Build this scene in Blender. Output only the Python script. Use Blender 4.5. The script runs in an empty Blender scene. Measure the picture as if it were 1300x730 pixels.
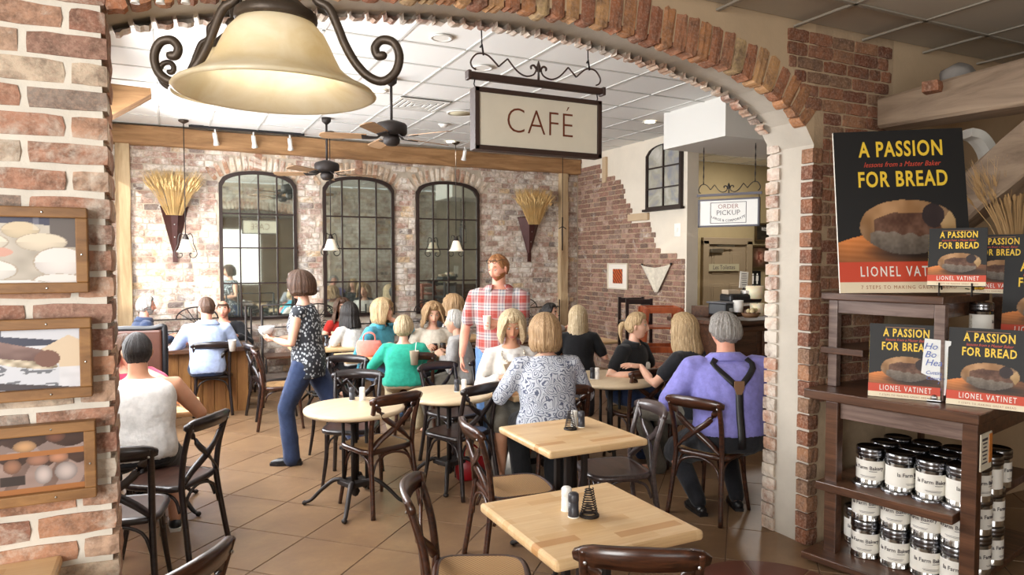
import bpy, bmesh, math, random
import numpy as np
from mathutils import Vector, Matrix, Quaternion, noise

C = bpy.context.scene.collection
PI = math.pi
R = math.radians
sc = bpy.context.scene

# ------------------------------------------------------------------ camera, sky, sun, window light, exposure
F, H, YAW, PIT = 880.0, 1.80, R(26.2), math.atan(35 / 880)
cd = bpy.data.cameras.new('camera'); cam = bpy.data.objects.new('camera', cd); C.objects.link(cam)
cd.sensor_width = 36.0; cd.lens = F / 1300 * 36.0
cam.location = (0, 0, H); cam.rotation_euler = (PI / 2 - PIT, 0, -YAW)
cd.clip_start = 0.05; cd.clip_end = 200
sc.camera = cam

w = bpy.data.worlds.new('sky'); sc.world = w; w.use_nodes = True
bg = w.node_tree.nodes['Background']; bg.inputs[0].default_value = (0.86, 0.93, 1.0, 1); bg.inputs[1].default_value = 1.6

def lamp(name, kind, loc, direction, energy, color=(1, 1, 1), **kw):
    d = bpy.data.lights.new(name, kind); d.energy = energy; d.color = color
    for k, v in kw.items(): setattr(d, k, v)
    o = bpy.data.objects.new(name, d); C.objects.link(o); o.location = loc
    o.rotation_euler = Vector(direction).to_track_quat('-Z', 'Y').to_euler()
    return o
lamp('sun', 'SUN', (-6, 2, 8), (0.50, 0.86, -0.30), 2.3, (1.0, 0.93, 0.82), angle=R(1.0))
# daylight arriving through the window wall on the left of the cafe and the shop front behind the camera
for k, (yy, dy_) in enumerate(((4.6, .15), (6.5, -.05), (8.0, .45), (9.2, -.5))):
    pw_ = 95 if yy > 7 else 135
    lamp('cafe_daylight', 'AREA', (-.82, yy, 2.05), (1, dy_, -0.30), pw_, (0.97, 0.98, 1.0), shape='RECTANGLE', size=1.7, size_y=2.1)
lamp('shop_daylight', 'AREA', (-2.7, -0.9, 2.0), (0.8, 1.0, -0.05), 180, (1.0, 0.985, 0.96), shape='RECTANGLE', size=1.8, size_y=2.2)
vs = sc.view_settings
vs.view_transform = 'Standard'; vs.look = 'None'; vs.gamma = 1.0; vs.use_curve_mapping = False; vs.exposure = 0.46
lamp('shop_mirror_fill', 'AREA', (1.2, -3.6, 1.9), (.05, 1, 0), 40, (1.0, .99, .97), shape='RECTANGLE', size=3.0, size_y=1.8)  # added fill that brightens the mirrors and the shop side, no glazing built
lamp('corridor_fill', 'AREA', (9.0, 8.4, 3.5), (0, .15, -1), 50, (1.0, .95, .88), shape='DISK', size=.5)  # added fill for the dark corridor, no fitting built there
sc.cycles.max_bounces = 8; sc.cycles.diffuse_bounces = 5; sc.cycles.glossy_bounces = 4
sc.cycles.transmission_bounces = 6; sc.cycles.transparent_max_bounces = 8
sc.cycles.caustics_reflective = False; sc.cycles.caustics_refractive = False
sc.cycles.sample_clamp_indirect = 4.0

# ------------------------------------------------------------------ pixel -> place (1300x730 frame)
_fw0 = Vector((math.sin(YAW), math.cos(YAW), 0)); _rt = Vector((math.cos(YAW), -math.sin(YAW), 0)); _z = Vector((0, 0, 1))
_fw = _fw0 * math.cos(PIT) - _z * math.sin(PIT); _up = _fw0 * math.sin(PIT) + _z * math.cos(PIT)
_c = Vector((0, 0, H))
def ray(x, y): return _fw + _rt * ((x - 650) / F) - _up * ((y - 365) / F)
def atz(x, y, z): d = ray(x, y); return _c + d * ((z - H) / d.z)
def aty(x, y, Y): d = ray(x, y); return _c + d * (Y / d.y)
def atx(x, y, X): d = ray(x, y); return _c + d * (X / d.x)
def atd(x, y, t): return _c + ray(x, y) * t
def proj(p):
    v = Vector(p) - _c; d = v.dot(_fw)
    if d < 0.05: return (-1e6, -1e6, d)
    return (650 + F * v.dot(_rt) / d, 365 - F * v.dot(_up) / d, d)
def in_view(p, m=30):
    x, y, d = proj(p); return d > 0.1 and -m < x < 1300 + m and -m < y < 730 + m

# ------------------------------------------------------------------ materials
def lin(c):
    if isinstance(c, str):
        c = c.lstrip('#'); c = [int(c[i:i + 2], 16) / 255 for i in (0, 2, 4)]
    return tuple(x / 12.92 if x <= 0.04045 else ((x + 0.055) / 1.055) ** 2.4 for x in c) + (1,)
class NT:
    def __init__(s, name):
        s.m = bpy.data.materials.new(name); s.m.use_nodes = True; s.t = s.m.node_tree
        s.b = s.t.nodes['Principled BSDF']; s.co = None
    def n(s, typ, **kw):
        x = s.t.nodes.new(typ)
        for k, v in kw.items():
            if hasattr(x, k): setattr(x, k, v)
            else: x.inputs[k].default_value = v
        return x
    def l(s, a, b): s.t.links.new(a, b)
    def coord(s, scale=(1, 1, 1), rnd=True, rot=(0, 0, 0)):
        tc = s.n('ShaderNodeTexCoord'); mp = s.n('ShaderNodeMapping')
        mp.inputs['Scale'].default_value = scale; mp.inputs['Rotation'].default_value = rot
        if rnd:
            oi = s.n('ShaderNodeObjectInfo'); mu = s.n('ShaderNodeMath', operation='MULTIPLY'); mu.inputs[1].default_value = 37.0
            s.l(oi.outputs['Random'], mu.inputs[0]); cb = s.n('ShaderNodeCombineXYZ')
            for i in range(3): s.l(mu.outputs[0], cb.inputs[i])
            s.l(cb.outputs[0], mp.inputs['Location'])
        s.l(tc.outputs['Object'], mp.inputs['Vector']); return mp.outputs[0]
    def noise(s, vec, scale, detail=4, rough=0.6, dist=0.0):
        x = s.n('ShaderNodeTexNoise'); x.inputs['Scale'].default_value = scale; x.inputs['Detail'].default_value = detail
        x.inputs['Roughness'].default_value = rough; x.inputs['Distortion'].default_value = dist
        s.l(vec, x.inputs['Vector']); return x.outputs['Fac']
    def ramp(s, fac, stops, interp='LINEAR'):
        x = s.n('ShaderNodeValToRGB'); x.color_ramp.interpolation = interp; e = x.color_ramp.elements
        while len(e) < len(stops): e.new(0.5)
        for el, (p, c) in zip(e, stops):
            el.position = p; el.color = lin(c) if isinstance(c, str) else (tuple(c) if len(c) == 4 else tuple(c) + (1,))
        s.l(fac, x.inputs[0]); return x.outputs[0]
    def mix(s, fac, a, b, mode='MIX'):
        x = s.n('ShaderNodeMix', data_type='RGBA', blend_type=mode)
        for sock, v in ((x.inputs[0], fac), (x.inputs[6], a), (x.inputs[7], b)):
            if isinstance(v, (int, float)): sock.default_value = v
            elif isinstance(v, (str, tuple)): sock.default_value = lin(v) if isinstance(v, str) else v
            else: s.l(v, sock)
        return x.outputs[2]
    def bump(s, h, strength=0.3, dist=0.01):
        x = s.n('ShaderNodeBump'); x.inputs['Strength'].default_value = strength; x.inputs['Distance'].default_value = dist
        s.l(h, x.inputs['Height']); s.l(x.outputs[0], s.b.inputs['Normal'])
    def col(s, v):
        if isinstance(v, str): s.b.inputs['Base Color'].default_value = lin(v)
        else: s.l(v, s.b.inputs['Base Color'])
    def set(s, rough=0.6, metal=0.0, spec=0.5, **kw):
        s.b.inputs['Roughness'].default_value = rough; s.b.inputs['Metallic'].default_value = metal
        s.b.inputs['Specular IOR Level'].default_value = spec
        for k, v in kw.items(): s.b.inputs[k].default_value = v
        return s.m
_mc = {}
def plain(name, c, rough=0.6, metal=0.0, spec=0.5, bump=0.0, bscale=60, var=0.0, **kw):
    if name in _mc: return _mc[name]
    t = NT(name)
    if var or bump:
        v = t.coord(); nz = t.noise(v, bscale)
        if bump: t.bump(nz, bump, 0.004)
    if var:
        cc = lin(c); a = tuple(min(1, x * (1 + var)) for x in cc[:3]); b = tuple(x * (1 - var) for x in cc[:3])
        t.col(t.ramp(t.noise(v, bscale * 0.12), [(0.3, b), (0.7, a)]))
    else: t.col(c)
    _mc[name] = t.set(rough, metal, spec, **kw); return _mc[name]
def wood(name, a, b, rough=0.4, scale=(3, 30, 30), dark=None, bump=0.15, coat=0.0):
    if name in _mc: return _mc[name]
    t = NT(name); v = t.coord(scale); nz = t.noise(v, 1.0, 6, 0.65, 0.6)
    st = [(0.25, a), (0.75, b)] if not dark else [(0.18, dark), (0.4, a), (0.75, b)]
    t.col(t.ramp(nz, st)); t.bump(nz, bump, 0.003); m = t.set(rough)
    t.b.inputs['Coat Weight'].default_value = coat; t.b.inputs['Coat Roughness'].default_value = 0.15
    _mc[name] = m; return m
def brick_mat(name, stops, white=0.0, attr=False, dirt='#5c4a40', bump=0.7, wcol='#d9d0c2', nscale=1.0):
    t = NT(name)
    if attr:
        a = t.n('ShaderNodeAttribute', attribute_name='tint'); rnd = a.outputs['Fac']; v = t.coord((1, 1, 1), False)
    else:
        oi = t.n('ShaderNodeObjectInfo'); rnd = oi.outputs['Random']
        g = t.n('ShaderNodeNewGeometry'); v = g.outputs['Position']
    base = t.ramp(rnd, stops, 'CONSTANT')
    n1 = t.noise(v, 14 * nscale, 5, 0.7); n2 = t.noise(v, 70 * nscale, 4, 0.7)
    c = t.mix(t.ramp(n1, [(0.42, (0, 0, 0)), (0.68, (0.75, 0.75, 0.75))]), base, dirt)
    c = t.mix(t.ramp(n2, [(0.45, (0, 0, 0)), (0.7, (0.5, 0.5, 0.5))]), c, '#c9a893')
    if white:
        n3 = t.noise(v, 3.1 * nscale, 6, 0.75, 0.4)
        lo = 0.60 - 0.32 * white
        c = t.mix(t.ramp(n3, [(lo, (0, 0, 0)), (lo + 0.16, (0.86, 0.86, 0.86))]), c, wcol)
    t.col(c); t.bump(n2, bump, 0.006)
    return t.set(0.9, spec=0.25)
def fabric(name, c, c2=None, scale=900, rough=0.9, sheen=0.15):
    if name in _mc: return _mc[name]
    t = NT(name); v = t.coord((1, 1, 1), True); nz = t.noise(v, 26, 4, 0.6)
    cc = lin(c) if not c2 else None
    if c2: t.col(t.ramp(nz, [(0.35, c), (0.65, c2)]))
    else: t.col(t.ramp(nz, [(0.3, tuple(x * 0.84 for x in cc[:3])), (0.7, tuple(min(1, x * 1.1) for x in cc[:3]))]))
    t.bump(t.noise(v, 22, 3, 0.5), 0.5, 0.012)
    t.b.inputs['Sheen Weight'].default_value = sheen
    _mc[name] = t.set(rough, spec=0.2); return _mc[name]
def vcol_mat(name, rough=0.5, coat=0.0):
    t = NT(name); a = t.n('ShaderNodeAttribute', attribute_name='Col'); t.col(a.outputs['Color'])
    m = t.set(rough); t.b.inputs['Coat Weight'].default_value = coat; t.b.inputs['Coat Roughness'].default_value = 0.08
    return m

M = {}
M['iron'] = plain('wrought_iron', '#2a2320', 0.55, 0.3, bump=0.2, bscale=120)
M['bronze'] = plain('bronze_iron', '#453a30', 0.45, 0.5, bump=0.2, bscale=120, var=0.15)
M['black'] = plain('black_plastic', '#17171a', 0.4)
M['white'] = plain('white_plastic', '#f1efe9', 0.35)
M['steel'] = plain('brushed_steel', '#b9b9b8', 0.28, 1.0)
M['chair'] = wood('dark_bentwood', '#2a160e', '#5a3320', 0.3, (4, 50, 50), '#190d09', 0.06, 0.35)
M['chairblk'] = wood('black_bentwood', '#181213', '#332624', 0.3, (4, 50, 50), '#100c0c', 0.06, 0.35)
M['chairsheen'] = wood('sheen_grey_bentwood', '#3a302f', '#5b4d4a', 0.28, (4, 50, 50), '#2a2222', 0.06, 0.4)  # grey in the colour stands for reflected sheen on dark wood
M['butcher'] = None
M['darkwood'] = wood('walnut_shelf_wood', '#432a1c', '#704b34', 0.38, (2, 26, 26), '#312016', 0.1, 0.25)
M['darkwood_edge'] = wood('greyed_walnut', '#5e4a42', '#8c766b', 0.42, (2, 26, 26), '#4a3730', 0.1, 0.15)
M['beam'] = wood('honey_timber', '#8a6540', '#b98f62', 0.7, (1.2, 10, 10), '#573c24', 0.7)
M['greybeam'] = wood('weathered_timber', '#877360', '#ab957d', 0.8, (9, 1.4, 9), '#54422f', 0.9)
M['post'] = wood('pale_timber', '#a88d6a', '#cfb893', 0.75, (9, 9, 1.1), '#6f553b', 0.7)
M['framewood'] = wood('oak_frame', '#7d5730', '#a67a48', 0.55, (3, 14, 14), '#533616', 0.3)
M['mirror_iron'] = plain('mirror_iron', '#2d1f1a', 0.5, 0.2)

def butcher():
    t = NT('butcher_block_maple'); tc = t.n('ShaderNodeTexCoord'); v = tc.outputs['Object']
    mp = t.n('ShaderNodeMapping'); mp.inputs['Scale'].default_value = (3.4, 15, 1); t.l(v, mp.inputs[0])
    br = t.n('ShaderNodeTexBrick'); br.inputs['Scale'].default_value = 1.0; br.inputs['Mortar Size'].default_value = 0.0
    br.inputs['Brick Width'].default_value = 1.0; br.inputs['Row Height'].default_value = 0.75
    br.inputs['Color1'].default_value = (0, 0, 0, 1); br.inputs['Color2'].default_value = (1, 1, 1, 1); t.l(mp.outputs[0], br.inputs[0])
    m2 = t.n('ShaderNodeMapping'); m2.inputs['Scale'].default_value = (3, 40, 40); t.l(v, m2.inputs[0])
    nz = t.noise(m2.outputs[0], 1.5, 6, 0.6, 0.5)
    a = t.ramp(br.outputs['Color'], [(0.0, '#dcb98a'), (0.55, '#e4c597'), (0.9, '#d8b27f'), (0.97, '#c2925e')])
    t.col(t.mix(t.ramp(nz, [(0.3, (0, 0, 0)), (0.8, (0.45, 0.45, 0.45))]), a, '#b98a5a'))
    m = t.set(0.42); t.b.inputs['Coat Weight'].default_value = 0.2; t.b.inputs['Coat Roughness'].default_value = 0.3
    return m
M['butcher'] = butcher()
def cane():
    t = NT('woven_cane'); tc = t.n('ShaderNodeTexCoord'); mp = t.n('ShaderNodeMapping'); mp.inputs['Scale'].default_value = (1, 1, 1); t.l(tc.outputs['Object'], mp.inputs[0])
    a = t.n('ShaderNodeTexWave', wave_type='BANDS', bands_direction='DIAGONAL'); a.inputs['Scale'].default_value = 60; t.l(mp.outputs[0], a.inputs[0])
    b = t.n('ShaderNodeTexChecker'); b.inputs['Scale'].default_value = 110; t.l(mp.outputs[0], b.inputs[0])
    t.col(t.mix(t.ramp(b.outputs['Fac'], [(0, (0, 0, 0)), (1, (0.7, 0.7, 0.7))]), '#b58f5f', '#7c5a38')); t.bump(b.outputs['Fac'], 0.4, 0.002)
    return t.set(0.6)
M['cane'] = cane()
def floor_mat():
    t = NT('tan_floor_tile'); g = t.n('ShaderNodeNewGeometry'); v = g.outputs['Position']; oi = t.n('ShaderNodeObjectInfo')
    n1 = t.noise(v, 2.2, 6, 0.65, 0.3); n2 = t.noise(v, 11, 5, 0.7)
    c = t.ramp(n1, [(0.28, '#654b36'), (0.5, '#806448'), (0.75, '#9c7d5c')])
    c = t.mix(t.ramp(n2, [(0.45, (0, 0, 0)), (0.75, (0.6, 0.6, 0.6))]), c, '#705543')
    c = t.mix(0.30, c, t.ramp(oi.outputs['Random'], [(0.0, '#6e553f'), (0.35, '#8f7356'), (0.7, '#7c6148'), (1.0, '#9c7e5e')]))
    t.col(c); t.bump(n2, 0.12, 0.004); return t.set(0.36, spec=0.45)
M['tile'] = floor_mat()
M['grout'] = plain('grout', '#6a5443', 0.9, bump=0.3, bscale=200)
M['mortar'] = plain('white_mortar', '#d9d2c5', 0.95, bump=1.0, bscale=30, var=0.12, spec=0.2)
M['mortar_back'] = plain('pale_mortar', '#bdb09e', 0.95, bump=0.9, bscale=45, var=0.16, spec=0.2)
M['mortar_warm'] = plain('warm_mortar', '#b39c80', 0.95, bump=0.9, bscale=50, var=0.15, spec=0.2)
M['plaster'] = plain('cream_plaster', '#e3d9c8', 0.9, bump=0.5, bscale=22, var=0.05, spec=0.2)
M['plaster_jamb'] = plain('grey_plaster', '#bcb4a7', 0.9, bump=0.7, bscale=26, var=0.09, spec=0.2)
M['beige'] = plain('beige_plaster', '#c3ab8c', 0.9, bump=0.4, bscale=25, var=0.06, spec=0.2)
M['olive'] = plain('olive_paint', '#9b8a66', 0.8, bump=0.15, bscale=60, var=0.03)
M['taupe'] = plain('taupe_paint', '#8d7c63', 0.6, var=0.03)
M['ceil'] = plain('ceiling_panel', '#efefec', 0.9, bump=0.25, bscale=160, spec=0.2)
M['ceilgrid'] = plain('ceiling_grid', '#cfcfcb', 0.7)
M['white_paint'] = plain('white_paint', '#dedcd6', 0.8)
def emis(name, c, s):
    t = NT(name); t.col(c); t.b.inputs['Emission Color'].default_value = lin(c); t.b.inputs['Emission Strength'].default_value = s
    return t.set(0.5)
M['glow'] = emis('lamp_glow', '#fff0d2', 9.0)
M['glow_soft'] = emis('bulb_glow', '#fff1da', 2.2)

# ------------------------------------------------------------------ mesh helpers
def mesh_obj(name, me, parent=None, mats=()):
    o = bpy.data.objects.new(name, me); C.objects.link(o)
    if parent is not None: o.parent = parent
    for m in (mats if isinstance(mats, (list, tuple)) else [mats]):
        if m is not None and len(me.materials) < 8 and (m.name not in [x.name for x in me.materials if x]): me.materials.append(m)
    return o
def obj(name, bm, m, parent=None, smooth=False):
    me = bpy.data.meshes.new(name)
    bmesh.ops.recalc_face_normals(bm, faces=bm.faces[:])
    bm.to_mesh(me); bm.free()
    if smooth:
        me.polygons.foreach_set('use_smooth', [True] * len(me.polygons))
    return mesh_obj(name, me, parent, m)
def pyobj(name, vs_, fs, m, parent=None, smooth=False):
    me = bpy.data.meshes.new(name); me.from_pydata([tuple(v) for v in vs_], [], fs); me.update()
    if smooth: me.polygons.foreach_set('use_smooth', [True] * len(me.polygons))
    return mesh_obj(name, me, parent, m)
def tag(o, label, cat, group=None, kind=None):
    o['label'] = label; o['category'] = cat
    if group: o['group'] = group
    if kind: o['kind'] = kind
    return o
def thing(name, label, cat, loc=(0, 0, 0), rz=0.0, group=None, kind=None):
    o = bpy.data.objects.new(name, None); C.objects.link(o); o.location = loc; o.rotation_euler = (0, 0, rz)
    o.empty_display_size = 0.1
    return tag(o, label, cat, group, kind)
def copy_tree(o, parent=None):
    c = o.copy(); C.objects.link(c)
    if parent is not None: c.parent = parent
    for ch in o.children: copy_tree(ch, c)
    return c
def dup(o, label, loc, rz=None, group=None):
    c = copy_tree(o); c.location = loc
    if rz is not None: c.rotation_euler = (0, 0, rz)
    c['label'] = label
    if group: c['group'] = group
    return c
def box(bm, c, s, rot=None, bev=0.0):
    r = bmesh.ops.create_cube(bm, size=1.0); m = Matrix.Translation(c)
    if rot is not None: m = m @ rot.to_4x4()
    m = m @ Matrix.Diagonal((s[0], s[1], s[2], 1)); bmesh.ops.transform(bm, matrix=m, verts=r['verts'])
    if bev:
        es = list({e for v in r['verts'] for e in v.link_edges})
        bmesh.ops.bevel(bm, geom=es, offset=bev, segments=2, affect='EDGES', profile=0.5)
def bxo(name, c, s, m, parent=None, bev=0.0, rot=None):
    bm = bmesh.new(); box(bm, c, s, rot, bev); return obj(name, bm, m, parent)
def frames(pts):
    pts = [Vector(p) for p in pts]; n = len(pts); T = []
    for i in range(n):
        a = pts[max(0, i - 1)]; b = pts[min(n - 1, i + 1)]; d = b - a
        T.append(d.normalized() if d.length > 1e-9 else Vector((0, 0, 1)))
    up = Vector((0, 0, 1)) if abs(T[0].z) < 0.9 else Vector((0, 1, 0))
    X = up.cross(T[0]).normalized(); out = []
    for i in range(n):
        if i:
            q = T[i - 1].rotation_difference(T[i]); X = (q @ X).normalized()
        Y = T[i].cross(X).normalized(); out.append((pts[i], X.copy(), Y, T[i]))
    return out
def tube(bm, pts, r, seg=8, flat=1.0, closed=False, caps=True, round_end=False):
    n = len(pts); rs = r if isinstance(r, (list, tuple)) else [r] * n
    fr = frames(pts); rings = []
    if round_end:
        a, b = fr[0], fr[-1]
        ex0 = [(a[0] - a[3] * rs[0] * k, a[1], a[2], a[3]) for k in (0.95, 0.6)]; rr0 = [rs[0] * 0.3, rs[0] * 0.8]
        ex1 = [(b[0] + b[3] * rs[-1] * k, b[1], b[2], b[3]) for k in (0.6, 0.95)]; rr1 = [rs[-1] * 0.8, rs[-1] * 0.3]
        fr = ex0 + fr + ex1; rs = rr0 + list(rs) + rr1
    for (p, X, Y, T), rad in zip(fr, rs):
        rings.append([bm.verts.new(p + X * (rad * math.cos(2 * PI * k / seg)) + Y * (rad * flat * math.sin(2 * PI * k / seg))) for k in range(seg)])
    m = len(rings)
    for i in range(m if closed else m - 1):
        a, b = rings[i], rings[(i + 1) % m]
        for k in range(seg): bm.faces.new((a[k], a[(k + 1) % seg], b[(k + 1) % seg], b[k]))
    if caps and not closed:
        bm.faces.new(rings[0][::-1]); bm.faces.new(rings[-1])
def smooth_path(pts, n=4, closed=False):
    P = [Vector(p) for p in pts]; out = []; m = len(P)
    for i in range(m if closed else m - 1):
        if closed: p0, p1, p2, p3 = P[i - 1], P[i], P[(i + 1) % m], P[(i + 2) % m]
        else: p0, p1, p2, p3 = P[max(i - 1, 0)], P[i], P[i + 1], P[min(i + 2, m - 1)]
        for k in range(n):
            t = k / n; out.append(0.5 * ((2 * p1) + (p2 - p0) * t + (2 * p0 - 5 * p1 + 4 * p2 - p3) * t * t + (3 * p1 - p0 - 3 * p2 + p3) * t ** 3))
    if not closed: out.append(P[-1])
    return out
def strip(bm, pts, half, thick, wdir=None):
    """flat bar along pts; wdir(i) -> width direction, half width, thickness"""
    fr = frames(pts); rings = []
    for i, (p, X, Y, T) in enumerate(fr):
        Wd = Vector(wdir(i) if callable(wdir) else wdir); Wd = (Wd - T * Wd.dot(T)).normalized(); N = T.cross(Wd).normalized()
        h = half[i] if isinstance(half, (list, tuple)) else half
        a, b = Wd * h, N * (thick / 2)
        rings.append([bm.verts.new(p + q) for q in (a + b, a * 0.0 + b * 1.15, -a + b, -a - b, -b * 1.15, a - b)])
    for i in range(len(rings) - 1):
        a, b = rings[i], rings[i + 1]
        for k in range(6): bm.faces.new((a[k], a[(k + 1) % 6], b[(k + 1) % 6], b[k]))
    bm.faces.new(rings[0][::-1]); bm.faces.new(rings[-1])
def lathe(bm, prof, seg=24, c=(0, 0, 0), closed=False):
    rings = []
    for r, z in prof:
        if r < 1e-6: rings.append([bm.verts.new((c[0], c[1], c[2] + z))])
        else: rings.append([bm.verts.new((c[0] + r * math.cos(2 * PI * k / seg), c[1] + r * math.sin(2 * PI * k / seg), c[2] + z)) for k in range(seg)])
    pr = list(zip(rings, rings[1:])) + ([(rings[-1], rings[0])] if closed else [])
    for a, b in pr:
        for k in range(seg):
            j = (k + 1) % seg
            if len(a) == 1 and len(b) == 1: continue
            if len(a) == 1: bm.faces.new((a[0], b[j], b[k]))
            elif len(b) == 1: bm.faces.new((a[k], a[j], b[0]))
            else: bm.faces.new((a[k], a[j], b[j], b[k]))
def latho(name, prof, m, parent=None, seg=24, c=(0, 0, 0), closed=False):
    bm = bmesh.new(); lathe(bm, prof, seg, c, closed); return obj(name, bm, m, parent, True)
def tubo(name, pts, r, m, parent=None, seg=8, flat=1.0, round_end=False, closed=False):
    bm = bmesh.new(); tube(bm, pts, r, seg, flat, closed, True, round_end); return obj(name, bm, m, parent, True)
def ball(bm, c, r, u=12, v=8, mat=None):
    res = bmesh.ops.create_uvsphere(bm, u_segments=u, v_segments=v, radius=1.0)
    rr = r if isinstance(r, (tuple, list)) else (r, r, r)
    m = Matrix.Translation(c) @ (mat.to_4x4() if mat is not None else Matrix.Identity(4)) @ Matrix.Diagonal((rr[0], rr[1], rr[2], 1))
    bmesh.ops.transform(bm, matrix=m, verts=res['verts']); return res['verts']
def prism(bm, poly, d0, d1, fn):
    """poly: 2-D points, extruded d0..d1, fn(a,b,d)->Vector"""
    A = [bm.verts.new(fn(a, b, d0)) for a, b in poly]; B = [bm.verts.new(fn(a, b, d1)) for a, b in poly]
    bm.faces.new(A); bm.faces.new(B[::-1])
    for i in range(len(poly)):
        j = (i + 1) % len(poly); bm.faces.new((A[j], A[i], B[i], B[j]))
_txt = {}
def text_mesh(body, size=0.1, sx=1.0, bold=0.0, shear=0.0, space=1.0, align='CENTER', thick=0.0008):
    key = (body, size, sx, bold, shear, space, align, thick)
    if key in _txt: return _txt[key]
    cu = bpy.data.curves.new('lettering', 'FONT'); cu.body = body; cu.size = size; cu.offset = bold * size; cu.shear = shear
    cu.space_character = space; cu.align_x = align; cu.align_y = 'CENTER'; cu.resolution_u = 4 if size > .1 else 2; cu.extrude = thick
    o = bpy.data.objects.new('lettering', cu); C.objects.link(o)
    dg = bpy.context.evaluated_depsgraph_get(); dg.update()
    me = bpy.data.meshes.new_from_object(o.evaluated_get(dg)); bpy.data.objects.remove(o); bpy.data.curves.remove(cu)
    for v in me.vertices: v.co.x *= sx
    me.materials.clear(); _txt[key] = me; return me
def letter(parent, body, mtx, m, size=0.1, name='lettering', **kw):
    """mtx: local frame whose XY plane carries the writing"""
    me = text_mesh(body, size, **kw).copy(); me.transform(mtx); me.materials.append(m)
    return mesh_obj(name, me, parent)
FACE_MY = Matrix(((1, 0, 0, 0), (0, 0, -1, 0), (0, 1, 0, 0), (0, 0, 0, 1)))   # XY writing -> upright, facing -Y
def painted_grid(name, nx, nz, W, Hh, fn, parent, m, frame=None):
    """a flat print: vertex colours from fn(u, v) with u, v in 0..1, standing in local XZ and facing -Y"""
    us = np.linspace(0, 1, nx); vv = np.linspace(0, 1, nz); U, V = np.meshgrid(us, vv)
    col = np.clip(fn(U, V), 0, 1); colr = np.where(col <= 0.04045, col / 12.92, ((col + 0.055) / 1.055) ** 2.4)
    X = (U - 0.5) * W; Zz = V * Hh
    vs_ = np.stack([X, np.zeros_like(X), Zz], -1).reshape(-1, 3)
    idx = np.arange(nx * nz).reshape(nz, nx)
    fs = np.stack([idx[:-1, :-1], idx[:-1, 1:], idx[1:, 1:], idx[1:, :-1]], -1).reshape(-1, 4)
    me = bpy.data.meshes.new(name); me.from_pydata(vs_.tolist(), [], fs.tolist())
    at = me.color_attributes.new('Col', 'FLOAT_COLOR', 'POINT')
    rgba = np.ones((nx * nz, 4), np.float32); rgba[:, :3] = colr.reshape(-1, 3); at.data.foreach_set('color', rgba.ravel())
    if frame is not None: me.transform(frame)
    me.update(); return mesh_obj(name, me, parent, m)
def nz2(U, V, f, seed=0):
    """cheap smooth value noise on a grid, 0..1"""
    rs = np.random.RandomState(seed); g = rs.rand(64, 64)
    x = U * f; y = V * f; xi = np.floor(x).astype(int); yi = np.floor(y).astype(int); fx = x - xi; fy = y - yi
    fx = fx * fx * (3 - 2 * fx); fy = fy * fy * (3 - 2 * fy)
    q = lambda a, b: g[a % 64, b % 64]
    return (q(xi, yi) * (1 - fx) + q(xi + 1, yi) * fx) * (1 - fy) + (q(xi, yi + 1) * (1 - fx) + q(xi + 1, yi + 1) * fx) * fy
# ------------------------------------------------------------------ the setting
YF, YB = 3.03, 3.40          # front and back face of the arch wall
YW, XS = 10.5, 6.46          # mirror wall, broken-brick side wall
ZC, ZF = 3.6, 3.2            # cafe ceiling, shop ceiling
XL, XR = -0.2, 3.55          # arch opening
rng = random.Random(5)
def struct(o, label, cat='wall'): o['kind'] = 'structure'; o['label'] = label; o['category'] = cat; return o

def brick_proto(seed, m):
    r = random.Random(seed); vs_ = []; fs = []
    nx, nzz = 5, 3
    def fr(i, k):
        edge = i in (0, nx - 1) or k in (0, nzz - 1)
        x = -0.5 + i / (nx - 1) + (r.uniform(-.012, .012)); z = -0.5 + k / (nzz - 1) + r.uniform(-.035, .035)
        y = (0.035 + r.uniform(-.02, .05)) if edge else r.uniform(-0.05, 0.03)
        if i in (0, nx - 1) and k in (0, nzz - 1): x *= 0.975; z *= 0.94; y += 0.03
        return (x, y, z)
    for k in range(nzz):
        for i in range(nx): vs_.append(fr(i, k))
    for k in range(nzz - 1):
        for i in range(nx - 1): a = k * nx + i; fs.append((a, a + 1, a + nx + 1, a + nx))
    border = [i for i in range(nx)] + [nx * k + nx - 1 for k in range(1, nzz)] + [nx * (nzz - 1) + i for i in range(nx - 2, -1, -1)] + [nx * k for k in range(nzz - 2, 0, -1)]
    b0 = len(vs_)
    for i in border: x, y, z = vs_[i]; vs_.append((max(-.5, min(.5, x * 1.01)), 1.0, z))
    for j in range(len(border)):
        a, b = border[j], border[(j + 1) % len(border)]; c, d = b0 + (j + 1) % len(border), b0 + j
        fs.append((b, a, d, c))
    me = bpy.data.meshes.new('brick'); me.from_pydata(vs_, [], fs); me.materials.append(m); me.update(); return me
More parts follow.
